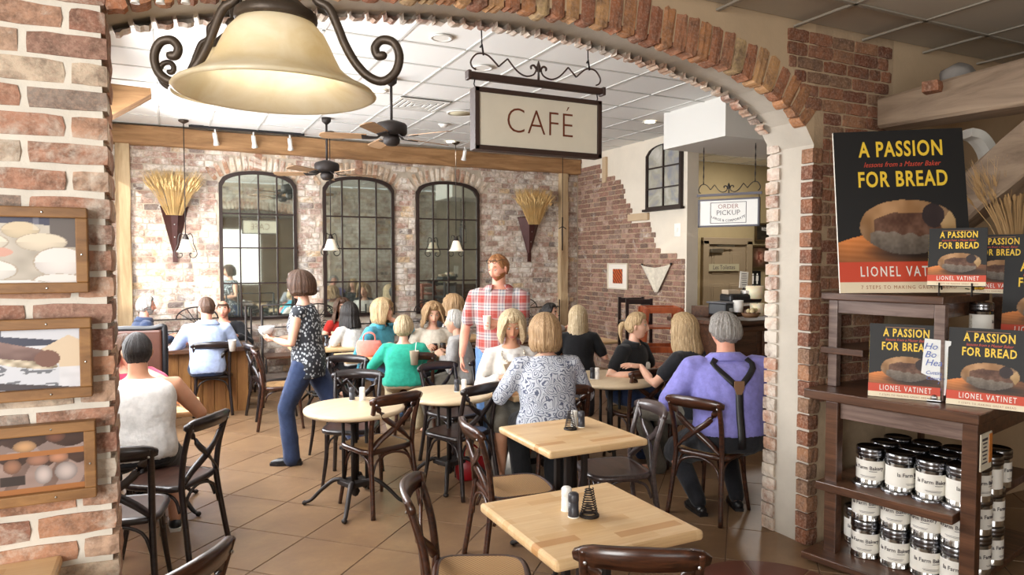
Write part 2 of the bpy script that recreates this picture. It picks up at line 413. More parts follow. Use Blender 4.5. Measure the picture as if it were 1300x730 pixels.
class Bricks:
    def __init__(s, wall, m, m_attr, limit=300, seed=0):
        s.w, s.m, s.ma, s.lim = wall, m, m_attr, limit; s.items = []; s.pro = [brick_proto(seed * 50 + i, m) for i in range(8)]; s.r = random.Random(seed)
    def add(s, p, L, h, depth, rz, tilt=0.0, proud=0.004):
        r = s.r
        mt = Matrix.Translation(Vector(p)) @ Matrix.Rotation(rz, 4, 'Z') @ Matrix.Translation((0, r.uniform(-proud, proud * 0.4), 0)) @ Matrix.Rotation(tilt + r.uniform(-.012, .012), 4, 'Y') @ Matrix.Diagonal((L, depth, h, 1))
        s.items.append((mt, r.randrange(8)))
    def row_field(s, o, rz, u0, u1, z0, z1, pitch, L, joint, depth, ok, jit=0.02, half_edge=None, hh=None):
        """running bond over u0..u1 along the wall direction; o = wall origin; ok(ua, ub, za, zb) keeps a brick"""
        U = Vector((math.cos(rz), math.sin(rz), 0)); r = s.r; n = int(round((z1 - z0) / pitch))
        for k in range(n):
            za = z0 + k * pitch; u = u0 + (0 if k % 2 else -(L + joint) / 2) + (0 if half_edge is None else 0); hh_ = (hh or pitch - joint * 0.75) + r.uniform(-.004, .004)
            while u < u1:
                l = L * (1 + r.uniform(-.08, .06))
                if r.random() < 0.12: l *= 0.52
                a, b = max(u, u0), min(u + l, u1)
                if b - a > 0.05:
                    q = ok(a, b, za, za + pitch)
                    if q:
                        if isinstance(q, tuple): a, b = q
                        if b - a > 0.045:
                            s.add(Vector(o) + U * ((a + b) / 2) + Vector((0, 0, za + pitch / 2)), b - a, hh_, depth, rz)
                u += l + joint
    def finish(s):
        rated = []
        for it in s.items:
            p = it[0].translation; x, y, d = proj(p); sz = it[0].to_scale()
            vis = d > 0.1 and -40 < x < 1340 and -40 < y < 770
            rated.append(((max(sz.x, sz.z) / max(d, .3)) if vis else -1.0, it))
        rated.sort(key=lambda q: -q[0]); vs_, fs, tint = [], [], []
        for i, (sc_, (mt, k)) in enumerate(rated):
            if i < s.lim and sc_ > 0:
                o = bpy.data.objects.new('brick', s.pro[k]); C.objects.link(o); o.parent = s.w; o.matrix_local = mt
            else:
                me = s.pro[k]; b = len(vs_); vs_ += [mt @ v.co for v in me.vertices]; fs += [tuple(b + j for j in p.vertices) for p in me.polygons]; tint += [s.r.random()] * len(me.vertices)
        if vs_:
            o = pyobj('brickwork', vs_, fs, s.ma, s.w); o['kind'] = 'stuff'
            a = o.data.attributes.new('tint', 'FLOAT', 'POINT'); a.data.foreach_set('value', tint)

# --- floor: diagonal tiles, each a part; the slab below is the grout
bm = bmesh.new(); box(bm, (4, 3.5, -0.104), (17, 16, 0.2)); floor = struct(obj('floor', bm, M['grout']), 'diagonally laid tan ceramic tile floor', 'floor')
TS = 0.52; d45 = Vector((math.sin(R(44.6)), math.cos(R(44.6)), 0)); n45 = Vector((math.cos(R(44.6)), -math.sin(R(44.6)), 0))
p0 = atz(387, 682, 0); a0, b0 = p0.dot(n45), p0.dot(d45)
bm = bmesh.new(); box(bm, (0, 0, -0.006), (TS - 0.009, TS - 0.009, 0.012), None, 0.0025); tile_me = bpy.data.meshes.new('tile'); bm.to_mesh(tile_me); bm.free(); tile_me.materials.append(M['tile'])
cells = []
for i in range(-20, 32):
    for k in range(-24, 34):
        p = n45 * (a0 + (i + .5) * TS) + d45 * (b0 + (k + .5) * TS)
        if -3.5 < p.x < 11 and -1 < p.y < 10.4 and p.length < 14: cells.append((p.length if in_view(p, 90) else 100 + p.length, p))
cells.sort(key=lambda q: q[0]); vs_, fs = [], []
for j, (dd, p) in enumerate(cells):
    if j < 300 and dd < 100:
        o = bpy.data.objects.new('tile', tile_me); C.objects.link(o); o.parent = floor; o.location = p; o.rotation_euler = (0, 0, R(-44.6 + 90 * rng.randrange(4)))
    else:
        mt = Matrix.Translation(p) @ Matrix.Rotation(R(-44.6), 4, 'Z'); b = len(vs_)
        h_ = (TS - 0.009) / 2
        vs_ += [mt @ Vector(q) for q in ((-h_, -h_, 0), (h_, -h_, 0), (h_, h_, 0), (-h_, h_, 0), (-h_, -h_, -.01), (h_, -h_, -.01), (h_, h_, -.01), (-h_, h_, -.01))]
        fs += [(b, b + 1, b + 2, b + 3), (b, b + 4, b + 5, b + 1), (b + 1, b + 5, b + 6, b + 2), (b + 2, b + 6, b + 7, b + 3), (b + 3, b + 7, b + 4, b)]
if vs_: o = pyobj('tile_field', vs_, fs, M['tile'], floor); o['kind'] = 'stuff'

# dark red-brown round inlay at the foot of the display shelf
pm = atz(985, 715, 0); cm_ = pm - Vector((pm.x, pm.y, 0)).normalized() * .48
M['inlay'] = plain('red_brown_inlay', '#6b4030', .4, var=.12, bscale=40)
for k in range(8):
    a0_, a1_ = k * PI / 4 + .012 + .35, (k + 1) * PI / 4 - .012 + .35; bm = bmesh.new(); n_ = 8
    prism(bm, [(0, 0)] + [(.48 * math.cos(a0_ + (a1_ - a0_) * i / n_), .48 * math.sin(a0_ + (a1_ - a0_) * i / n_)) for i in range(n_ + 1)], -.004, .0025, lambda a, b, d: Vector((cm_.x + a, cm_.y + b, d))); obj('tile', bm, M['inlay'], floor)
# --- arch wall between shop and cafe
ARCH = smooth_path([Vector((x, 0, z)) for x, z in ((-.30, 2.66), (-.2, 2.73), (.06, 2.815), (.6, 2.925), (1.2, 2.99), (1.65, 3.01), (2.05, 2.998), (2.73, 2.912), (3.12, 2.82), (3.34, 2.715), (3.47, 2.62), (3.55, 2.52), (3.60, 2.40))], 6)
ax = np.array([p.x for p in ARCH]); az_ = np.array([p.z for p in ARCH])
def zarch(x): return float(np.interp(x, ax, az_))
bm = bmesh.new(); Y0, Y1 = YF + 0.011, YB - 0.012
def quad(bm, pts, mi): f = bm.faces.new([bm.verts.new(p) for p in pts]); f.material_index = mi
xs = list(np.linspace(XL - 0.02, XR + 0.02, 41)); zt = 3.62; OFF = 0.035
zz = [zarch(x) + OFF for x in xs]
for Yv, side in ((Y0, 0), (Y1, 1)):
    m_l, m_a, m_r, m_f = (0, 3, 4, 3) if side == 0 else (5, 5, 5, 5)
    quad(bm, [(-5, Yv, 0), (xs[0], Yv, 0), (xs[0], Yv, zt), (-5, Yv, zt)], m_l)
    for i in range(40): quad(bm, [(xs[i], Yv, zz[i]), (xs[i + 1], Yv, zz[i + 1]), (xs[i + 1], Yv, zt), (xs[i], Yv, zt)], m_a if xs[i] > 0.1 else m_l)
    quad(bm, [(xs[-1], Yv, 0), (4.30, Yv, 0), (4.30, Yv, zt), (xs[-1], Yv, zt)], m_r)
    quad(bm, [(4.30, Yv, 0), (12, Yv, 0), (12, Yv, zt), (4.30, Yv, zt)], m_f)
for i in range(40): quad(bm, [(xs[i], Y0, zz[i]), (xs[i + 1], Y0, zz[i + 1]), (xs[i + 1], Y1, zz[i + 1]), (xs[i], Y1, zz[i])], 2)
quad(bm, [(xs[0], Y0, 0), (xs[0], Y1, 0), (xs[0], Y1, zz[0]), (xs[0], Y0, zz[0])], 5)
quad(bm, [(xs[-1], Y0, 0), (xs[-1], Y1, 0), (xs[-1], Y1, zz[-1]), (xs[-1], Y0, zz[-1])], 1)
me = bpy.data.meshes.new('wall_middle'); bm.to_mesh(me); bm.free()
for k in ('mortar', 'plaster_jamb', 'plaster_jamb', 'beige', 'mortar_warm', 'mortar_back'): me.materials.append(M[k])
wall_mid = bpy.data.objects.new('wall_middle', me); C.objects.link(wall_mid); struct(wall_mid, 'thick brick wall with a wide segmental arch into the cafe')
ST_NEAR = [(0, '#b5866f'), (.16, '#bf957b'), (.3, '#9c705e'), (.42, '#c8a78e'), (.55, '#a37e6e'), (.68, '#ba8a6d'), (.78, '#998a7f'), (.9, '#d2bfa8')]
ST_ARCH = [(0, '#b98258'), (.2, '#aa7050'), (.4, '#c89a6a'), (.55, '#9c664c'), (.7, '#c2a67a'), (.85, '#b07a5a')]
ST_RIGHT = [(0, '#86553c'), (.25, '#98654a'), (.5, '#7a4c39'), (.7, '#a17455'), (.85, '#8a6a52')]
ST_BACK = [(0, '#bda699'), (.13, '#b08f80'), (.26, '#d0bfaf'), (.38, '#a38a7d'), (.5, '#dbd0c3'), (.62, '#b99d8d'), (.74, '#968c86'), (.81, '#cfb48f'), (.88, '#ddd3c6'), (.96, '#726b68')]
ST_SIDE = [(0, '#977062'), (.2, '#876456'), (.4, '#a68473'), (.55, '#7c5d51'), (.7, '#ae9080'), (.82, '#8d766a'), (.93, '#6a574f')]
mk = lambda n, st, w_, **kw: (brick_mat(n, st, w_, False, **kw), brick_mat(n + '_field', st, w_, True, **kw))
B_NEAR, B_ARCH, B_RIGHT, B_BACK, B_SIDE = mk('worn_pier_brick', ST_NEAR, 0.22), mk('orange_arch_brick', ST_ARCH, 0.0, wcol='#bfa98c'), mk('brown_brick', ST_RIGHT, 0.0), mk('whitewashed_brick', ST_BACK, 0.42, wcol='#e6e0d6', bump=0.5, nscale=1.5), mk('red_brown_brick', ST_SIDE, 0.12, bump=0.5)
B_JAMB = mk('pale_jamb_brick', ST_NEAR, 0.55)
bk = Bricks(wall_mid, *B_NEAR, limit=110, seed=1)
# left pier: running bond ending flush at the opening
k = 0; z = 0.36
while z < 3.2:
    e = XL + rng.uniform(-.006, .004); L1 = 0.115 if k % 2 else 0.255
    bk.add((e - L1 / 2, YF, z + .05), L1, .079 + rng.uniform(-.006, .003), .11, 0); u = e - L1 - .022
    while u > -1.15:
        l = .255 + rng.uniform(-.02, .012); bk.add((u - l / 2, YF, z + .05), l, .079 + rng.uniform(-.006, .003), .11, 0); u -= l + .022
    bk.add((XL - .006, (YF + YB) / 2 + .055, z + .05), .25, .084, .08, PI / 2)
    z += .099; k += 1
bk.finish()
# voussoirs, front and back ring
bk = Bricks(wall_mid, *B_ARCH, limit=60, seed=2); bk2 = Bricks(wall_mid, *B_JAMB, limit=60, seed=3)
arc = [p for p in ARCH if XL - .02 <= p.x <= 3.50]; Ls = [0]
for a, b in zip(arc, arc[1:]): Ls.append(Ls[-1] + (b - a).length)
n_v = int(Ls[-1] / .083)
for i in range(n_v):
    s_ = (i + .5) / n_v * Ls[-1]; x = float(np.interp(s_, Ls, [p.x for p in arc])); zq = float(np.interp(s_, Ls, [p.z for p in arc]))
    x2 = float(np.interp(s_ + .05, Ls, [p.x for p in arc])); x1 = float(np.interp(s_ - .05, Ls, [p.x for p in arc]))
    z2 = float(np.interp(s_ + .05, Ls, [p.z for p in arc])); z1 = float(np.interp(s_ - .05, Ls, [p.z for p in arc]))
    tl = -math.atan2(z2 - z1, x2 - x1); nrm = Vector((math.sin(tl), 0, math.cos(tl)))
    hgt = .205 + rng.uniform(-.012, .01)
    bk.add(Vector((x, YF, zq)) + nrm * hgt / 2, .073, hgt, .085 + rng.uniform(-.02, .02), 0, tl)
    bk2.add(Vector((x, YB, zq)) + nrm * hgt / 2, .066, hgt, .075 + rng.uniform(-.02, .025), PI, -tl)
# quoins of the right jamb: near edge on the front face, far edge inside the jamb
bk3 = Bricks(wall_mid, *B_RIGHT, limit=120, seed=4)
z = 0.0
while z < 2.42:
    bk3.add((XR + .045 + rng.uniform(-.004, .004), YF - .002, z + .053), .094, .092 + rng.uniform(-.006, .004), .09, 0); z += .104
z = 0.0
while z < 2.50:
    bk2.add((XR, YB - .05 + rng.uniform(-.006, .006), z + .045), .10, .080 + rng.uniform(-.008, .004), .05, -PI / 2); z += .089
ZG = 2.42
def right_ok(a, b, za, zb):
    zc = (za + zb) / 2; lim = 4.26 + .05 * math.sin(zc * 40)
    if zc < 2.72 and a < XR + .10: a = max(a, XR + .10)
    lo = XR + .1
    for _ in range(1):
        # stay clear of the voussoir ring
        for t_ in np.linspace(3.0, 3.62, 14):
            pass
    if zc > 2.5:
        # right edge of the ring grows rightwards going down
        edge = 3.33 + max(0, 3.02 - zc) * .60; a = max(a, edge)
    b = min(b, lim)
    return (a, b) if b - a > .05 else False
bk3.row_field((0, YF, 0), 0, 3.3, 4.4, 0.9, 3.2, .079, .2, .014, .07, right_ok)
bk.finish(); bk2.finish(); bk3.finish()

# cafe side of the arch wall, seen in the mirrors
bk = Bricks(wall_mid, *mk('pale_inner_brick', ST_BACK, .6, wcol='#ded8cc'), limit=0, seed=9)
def inner_ok(a, b, za, zb):
    x0, x1 = -b, -a; zc = (za + zb) / 2
    if x1 > XL - .1 and x0 < XR + .1 and zb < zarch(min(max((x0 + x1) / 2, XL), XR)) + .24: return False
    return (a, b)
bk.row_field((0, YB + .004, 0), PI, -6.4, .85, 0, 3.55, .088, .205, .016, .05, inner_ok); bk.finish()
# --- mirror wall
bm = bmesh.new(); box(bm, (2.85, YW + .1, 1.81), (7.5, .2, 3.62)); wall_back = struct(obj('wall_back', bm, M['mortar_back']), 'whitewashed brick wall behind the diners with three arched mirrors')
MIR = [(.615, 1.655), (2.035, 3.115), (3.475, 4.55)]; MZ0, MZS, MZT = .95, 2.87, 3.055
def mtop(x, m):
    a, b = m; u = (x - (a + b) / 2) / ((b - a) / 2); return MZS + (MZT - MZS) * math.sqrt(max(0, 1 - min(1, abs(u)) ** 2.2))
bk = Bricks(wall_back, *B_BACK, limit=240, seed=6)
def back_ok(a, b, za, zb):
    for m in MIR:
        x0, x1 = m[0] - .01, m[1] + .01
        if zb > MZ0 and a < x1 and b > x0:
            top = max(mtop(min(max((a + b) / 2, m[0]), m[1]), m), MZS) + .22
            if za < top and (za > MZS - .02):
                if a < x0 - .17 and b > x0: return (a, x0 - .17) if x0 - .17 - a > .05 else False
                if b > x1 + .17 and a < x1: return (x1 + .17, b) if b - x1 - .17 > .05 else False
                if a > x0 - .17 and b < x1 + .17: return False
                return False
            if za < MZS:
                if a < x0: b = min(b, x0)
                elif b > x1: a = max(a, x1)
                else: return False
    return (a, b)
bk.row_field((0, YW - .012, 0), 0, -.85, 6.44, 0.0, 3.33, .088, .205, .016, .05, back_ok)
bk.finish()
bk = Bricks(wall_back, *mk('pale_voussoir', [(0, '#c7a98b'), (.3, '#b58a6d'), (.6, '#cfb79b'), (.85, '#a97f66')], .4, wcol='#e2dacd'), limit=60, seed=7)
for m in MIR:
    cx, hw = (m[0] + m[1]) / 2, (m[1] - m[0]) / 2
    for i in range(15):
        u = -1.06 + 2.12 * i / 14; x = cx + u * hw; uu = max(-.985, min(.985, u)); e = .02
        sl = (mtop(cx + (uu + e) * hw * .98, m) - mtop(cx + (uu - e) * hw * .98, m)) / (2 * e * hw); sl = max(-1.1, min(1.1, sl)); tl = -math.atan(sl) * .8
        hh = .20 if i != 7 else .27; nrm = Vector((math.sin(tl), 0, math.cos(tl)))
        bk.add(Vector((x, YW - .014, mtop(cx + uu * hw, m) + .012)) + nrm * hh / 2, .058 if i != 7 else .12, hh, .05, 0, tl)
bk.finish()
# --- side wall with broken plaster edge
bm = bmesh.new(); box(bm, (XS + .1, (7.62 + YW) / 2, 1.81), (.2, YW - 7.62 + .02, 3.62)); wall_right = struct(obj('wall_right', bm, M['plaster']), 'side wall of red brown brick under a stepped edge of cream plaster')
STEP = [(lambda p: (p.y, p.z))(atx(x, y, XS)) for x, y in ((738, 203), (762, 206), (782, 219), (790, 229), (794, 240), (795, 252), (800, 258), (802, 266), (803, 276), (826, 278), (829, 288), (834, 296), (831, 304), (837, 311), (861, 317), (873, 330))]
def ylim(z):
    """how far towards the viewer the bricks reach at height z"""
    q = [y for y, zz_ in STEP if zz_ >= z]; return q[-1] if q else 10.4
bk = Bricks(wall_right, *B_SIDE, limit=300, seed=8); mb = bmesh.new(); zr_ = 0.0; row = 0
while zr_ < 3.5:
    yl = max(7.64, ylim(zr_ + .05) + rng.uniform(-.05, .05) * (zr_ > 1.75)); box(mb, (XS - .004, (yl + .012 + 10.49) / 2, zr_ + .0395), (.012, 10.478 - yl, .0795))
    u = 10.46 + (.1 if row % 2 else 0)
    while u > yl + .04:
        l = .178 * (1 + rng.uniform(-.08, .06)) * (.52 if rng.random() < .12 else 1); y0_, y1_ = max(u - l, yl), min(u, 10.46)
        if y0_ - yl < .07: y0_ = yl
        if y1_ - y0_ > .045: bk.add((XS - .018, (y0_ + y1_) / 2, zr_ + .0395), y1_ - y0_, .068 + rng.uniform(-.004, .003), .04, -PI / 2)
        u = y0_ - .013
    zr_ += .079; row += 1
obj('mortar_bed', mb, M['mortar_warm'], wall_right)
bk.finish()
for (y, z, L, hh) in ((8.70, 2.455, .5, .11), (9.62, 3.28, .10, .42)):
    bxo('limestone_block', (XS - .02, y, z), (.06, L, hh), M['beige'], wall_right, .008)
# --- rear corridor, other walls of the two rooms
def wallbox(name, c, s, m, label): 
    bm = bmesh.new(); box(bm, c, s); return struct(obj(name, bm, m), label)
wallbox('wall_rear', (9.8, 10.0, 1.81), (6.6, .2, 3.62), M['olive'], 'olive painted wall holding the restroom door')
wallbox('wall_east', (12.1, 6.6, 1.81), (.2, 6.6, 3.62), M['olive'], 'olive painted end wall beyond the order counter')
wallbox('wall_front', (3.5, -4.1, 1.81), (17.2, .2, 3.62), M['beige'], 'beige wall behind the viewer')
wallbox('wall_shop_end', (9.1, -.5, 1.81), (.2, 7.0, 3.62), M['beige'], 'beige end wall of the shop')
wallbox('wall_shop_side', (-4.1, -.5, 1.81), (.2, 7.0, 3.62), M['white_paint'], 'pale wall of the shop beside its windows')
bm = bmesh.new()
for y0, y1 in ((3.4, 5.3), (6.05, 7.3), (8.55, 8.75), (9.95, 10.5)): box(bm, (-.95, (y0 + y1) / 2, 1.81), (.2, y1 - y0, 3.62))  # solid bays of this unseen wall placed to keep direct sun off the diners
box(bm, (-.95, 6.95, .42), (.2, 7.1, .84)); box(bm, (-.95, 6.95, 3.36), (.2, 7.1, .52))
struct(obj('wall_left', bm, M['plaster']), 'unseen window wall on the cafe side street, solid bays shaped to screen the sun')
# --- ceilings: every panel a part, grid bars joined
def ceiling(name, x0, x1, y0, y1, gx, gy, sx, sy, z, label, m, thick=.03, skip=None):
    bm = bmesh.new(); box(bm, ((x0 + x1) / 2, (y0 + y1) / 2, z + .12), (x1 - x0, y1 - y0, .16)); c = struct(obj(name, bm, m), label, 'ceiling')
    bm = bmesh.new(); box(bm, (0, 0, .012), (sx - .022, sy - .022, .024), None, .004); me = bpy.data.meshes.new('ceiling_panel'); bm.to_mesh(me); bm.free(); me.materials.append(m)
    g = bmesh.new(); i0 = math.floor((x0 - gx) / sx); k0 = math.floor((y0 - gy) / sy); xs_, ys_ = [], []
    for i in range(i0, i0 + 40):
        X0 = gx + i * sx
        if x0 - .01 < X0 < x1 + .01: box(g, (X0, (y0 + y1) / 2, z - .001), (.024, y1 - y0, .012))
        for k in range(k0, k0 + 40):
            Yc = gy + (k + .5) * sy; Xc = X0 + sx / 2
            if x0 + .1 < Xc < x1 - .1 and y0 + .1 < Yc < y1 - .1 and (in_view((Xc, Yc, z), 150)):
                o = bpy.data.objects.new('ceiling_panel', me); C.objects.link(o); o.parent = c; o.location = (Xc, Yc, z + rng.uniform(-.001, .002))
    for k in range(k0, k0 + 40):
        Yk = gy + k * sy
        if y0 - .01 < Yk < y1 + .01: box(g, ((x0 + x1) / 2, Yk, z - .001), (x1 - x0, .024, .012))
    obj('ceiling_grid', g, M['ceilgrid'] if z > 3.4 else plain('shop_ceiling_grid', '#9c9588', .8), c); return c
ceiling('ceiling', -1.05, 12.1, YB, YW + .1, 1.71, 6.18, .605, .605, ZC, 'white suspended panel ceiling of the cafe', M['ceil'])
g_ = aty(1170, 77, YF)
ceiling('ceiling_front', -4.1, 9.1, -4.1, YF, 3.38, 2.62, .605, 1.21, ZF, 'grey suspended panel ceiling of the shop', plain('shop_ceiling_panel', '#b9b2a4', 0.9, bump=0.25, bscale=150))
# soffit box over the pickup counter
bm = bmesh.new(); box(bm, (7.4, 6.37, 3.39), (3.84, 1.06, .46)); struct(obj('soffit', bm, M['white_paint']), 'white boxed soffit hanging over the pickup counter', 'soffit')['kind'] = 'structure'
# --- timber
def timber(name, a, b, wdt, hgt, m, label, taper=1.0, seed=0, cat='beam'):
    a, b = Vector(a), Vector(b); d = (b - a); L = d.length; T = d.normalized(); up = Vector((0, 0, 1)) if abs(T.z) < .9 else Vector((0, 1, 0)); S = T.cross(up).normalized(); U = S.cross(T).normalized()
    bm = bmesh.new(); r = random.Random(seed); n = max(6, int(L / .25)); rings = []
    for i in range(n + 1):
        t = i / n; s_ = 1 + (taper - 1) * t; ring = []
        for (x, y) in ((-.5, -.44), (-.44, -.5), (.44, -.5), (.5, -.44), (.5, .44), (.44, .5), (-.44, .5), (-.5, .44)):
            ring.append(bm.verts.new(a + d * t + S * (x * wdt * s_ + r.uniform(-.006, .006)) + U * (y * hgt * s_ + r.uniform(-.008, .008))))
        rings.append(ring)
    for p, q in zip(rings, rings[1:]):
        for k in range(8): bm.faces.new((p[k], p[(k + 1) % 8], q[(k + 1) % 8], q[k]))
    bm.faces.new(rings[0][::-1]); bm.faces.new(rings[-1])
    o = obj(name, bm, m); # local frame along the timber for the grain
    return struct(o, label, cat)
timber('trim_1', (-.85, YW - .06, 3.445), (6.44, YW - .06, 3.415), .14, .25, M['beam'], 'long honey coloured timber beam along the top of the mirror wall', seed=1)
timber('trim_2', (-.545, YW - .05, 0), (-.545, YW - .05, 3.32), .17, .12, M['post'], 'pale timber post in the corner beside the wheat sconce', seed=2)
timber('trim_3', (6.13, YW - .05, 0), (6.13, YW - .05, 3.30), .15, .12, M['post'], 'pale timber post where mirror wall meets brick side wall', seed=3)
q1, q2, q3 = aty(192, 118, 7.0), aty(143, 111, 7.0), aty(143, 152, 7.0)
bm = bmesh.new(); prism(bm, [(q1.x, q1.z + .02), (q2.x - .35, q1.z + .035), (q3.x - .35, q3.z - .22), (q1.x, q1.z - .03)], 6.9, 7.12, lambda a, b, d: Vector((a, d, b)))
struct(obj('trim_4', bm, M['beam']), 'short honey coloured timber brace under the ceiling by the brick pier', 'beam')
timber('trim_5', (4.16, 2.98, 2.735), (4.33, 1.25, 2.78), .2, .19, M['greybeam'], 'weathered grey timber beam reaching out from the wall above the poster', 1.75, 4)
pa, pb = atd(1222, 262, 4.32), atd(1330, 175, 3.95)
timber('trim_6', pa - (pb - pa) * .35, pb + (pb - pa) * .3, .24, .24, M['greybeam'], 'weathered timber brace slanting up beside the poster', 1.1, 5)
# --- restroom door
def panel_door():
    d = bpy.data.objects.new('door_1', None); C.objects.link(d); d.location = (9.34, 9.9, 0); struct(d, 'taupe panelled restroom door with a closer at its top', 'door')
    for s_ in (-1, 1): bxo('door_frame', (s_ * .535, -.02, 1.08), (.14, .10, 2.16), M['taupe'], d, .01)
    bxo('door_frame', (0, -.02, 2.15), (1.21, .10, .13), M['taupe'], d, .01)
    bm = bmesh.new(); box(bm, (0, .0, 1.04), (.93, .045, 2.08))
    lf = obj('door_leaf', bm, M['taupe'], d)
    for (x, z, wd, h) in ((-.22, 1.74, .3, .42), (.22, 1.74, .3, .42), (-.22, 1.05, .3, .62), (.22, 1.05, .3, .62), (-.22, .4, .3, .5), (.22, .4, .3, .5)):
        bm = bmesh.new(); box(bm, (x, -.024, z), (wd, .012, h), None, .006); box(bm, (x, -.032, z), (wd - .09, .012, h - .09), None, .006); obj('door_panel', bm, M['taupe'], d)
    bm = bmesh.new(); box(bm, (-.28, -.06, 1.97), (.3, .06, .07), None, .01); cl = obj('door_closer', bm, M['steel'], d)
    bxo('closer_arm', (-.1, -.10, 2.06), (.42, .02, .025), M['steel'], cl)
    lathe_b = bmesh.new(); ball(lathe_b, (.38, -.06, 1.0), (.035, .035, .035)); obj('door_knob', lathe_b, M['steel'], d, True)
    return d
panel_door()
# ------------------------------------------------------------------ mirrors, lights, fans, signs and everything hung up
def mirror_glass():
    t = NT('antique_mirror'); v = t.coord((1, 1, 1)); nz = t.noise(v, 2.5, 4)
    t.col(t.ramp(nz, [(0.3, '#bcc4b8'), (0.75, '#d6dbd0')])); return t.set(0.03, 0.95)
M['mirror'] = mirror_glass()
MLAB = ['tall arched mirror with an iron grid beside the left wheat sconce', 'tall arched mirror with an iron grid, the middle one of three', 'tall arched mirror with an iron grid behind the man in plaid']
for m, lab in zip(MIR, MLAB):
    cx, hw = (m[0] + m[1]) / 2, (m[1] - m[0]) / 2
    t = thing('arched_mirror', lab, 'mirror', (cx, YW - .012, MZ0), 0, 'arched mirrors on the brick wall')
    N = 20; us = [-1 + 2 * i / N for i in range(N + 1)]; top = lambda u: mtop(cx + u * hw, m) - MZ0
    out = [(-hw, 0), (hw, 0)] + [(u * hw, top(u)) for u in us[::-1]]
    inn = [(-hw + .045, .045), (hw - .045, .045)] + [(u * (hw - .045), top(u) - .045) for u in us[::-1]]
    bm = bmesh.new(); rr = []
    for poly, y in ((out, .012), (out, -.04), (inn, -.04), (inn, .012)): rr.append([bm.verts.new((x, y, z)) for x, z in poly])
    for a in range(4):
        p, q = rr[a], rr[(a + 1) % 4]
        for i in range(len(p)): j = (i + 1) % len(p); bm.faces.new((p[i], p[j], q[j], q[i]))
    obj('mirror_frame', bm, M['mirror_iron'], t)
    # panes
    cols = [-hw + .02 + (2 * hw - .04) * i / 4 for i in range(5)]; ri = [.03, .52, 1.02, 1.50, MZT - MZ0 + .1]
    for i in range(4):
        for k in range(4):
            a, b = cols[i], cols[i + 1]; z0 = ri[k]; 
            pts = [(a, z0), (b, z0)] + ([(b, ri[k + 1]), (a, ri[k + 1])] if k < 3 else [(b + (a - b) * j / 5, min(top(max(-1, min(1, (b + (a - b) * j / 5) / hw))) - .03, 9)) for j in range(6)])
            bm = bmesh.new(); bm.faces.new([bm.verts.new((x, -.010, z)) for x, z in pts]); obj('pane', bm, M['mirror'], t)
    for i in (1, 2, 3):
        x = cols[i]; bxo('muntin', (x, -.022, (top(x / hw)) / 2), (.02, .02, top(x / hw) - .03), M['mirror_iron'], t)
    for k in (1, 2, 3): bxo('muntin', (0, -.021, ri[k]), (2 * hw - .04, .018, .02), M['mirror_iron'], t)

# square leaded window in the plaster of the side wall
M['leaded'] = (lambda t: (t.col(t.ramp(t.noise(t.coord((1, 1, 1)), 3.0, 4, .6, .5), [(0.3, '#7f8494'), (0.5, '#a9a596'), (0.7, '#c9c6bd')])), t.set(0.25))[1])(NT('mottled_glass'))
wn = bpy.data.objects.new('window_1', None); C.objects.link(wn); wn.location = (XS - .02, 8.09, 2.55); struct(wn, 'small arched iron window of mottled glass high in the cream plaster', 'window')
W2, Ht = .40, 1.0
def wtop(y): return .93 - (.10 * (1 - math.sqrt(max(0, 1 - (y / W2) ** 2 * .98))) * 1.6)
bm = bmesh.new(); o_ = [(-W2, 0), (W2, 0)] + [(W2 - 2 * W2 * j / 10, wtop(W2 - 2 * W2 * j / 10)) for j in range(11)]; i_ = [(y * .9, .035 + z * .955) for y, z in o_]
rr = [[bm.verts.new((x, y, z)) for y, z in pl] for pl, x in ((o_, .02), (o_, -.035), (i_, -.035), (i_, .02))]
for a in range(4):
    p, q = rr[a], rr[(a + 1) % 4]
    for i in range(len(p)): j = (i + 1) % len(p); bm.faces.new((p[i], p[j], q[j], q[i]))
obj('window_frame', bm, M['mirror_iron'], wn)
bm = bmesh.new(); bm.faces.new([bm.verts.new((-.005, y, z)) for y, z in i_]); obj('pane', bm, M['leaded'], wn)
bxo('muntin', (-.02, 0, .47), (.02, .022, .9), M['mirror_iron'], wn)
for z in (.3, .6): bxo('muntin', (-.02, 0, z), (.02, .74, .02), M['mirror_iron'], wn)
bxo('window_sill', (-.03, 0, -.015), (.07, .88, .035), M['mirror_iron'], wn)

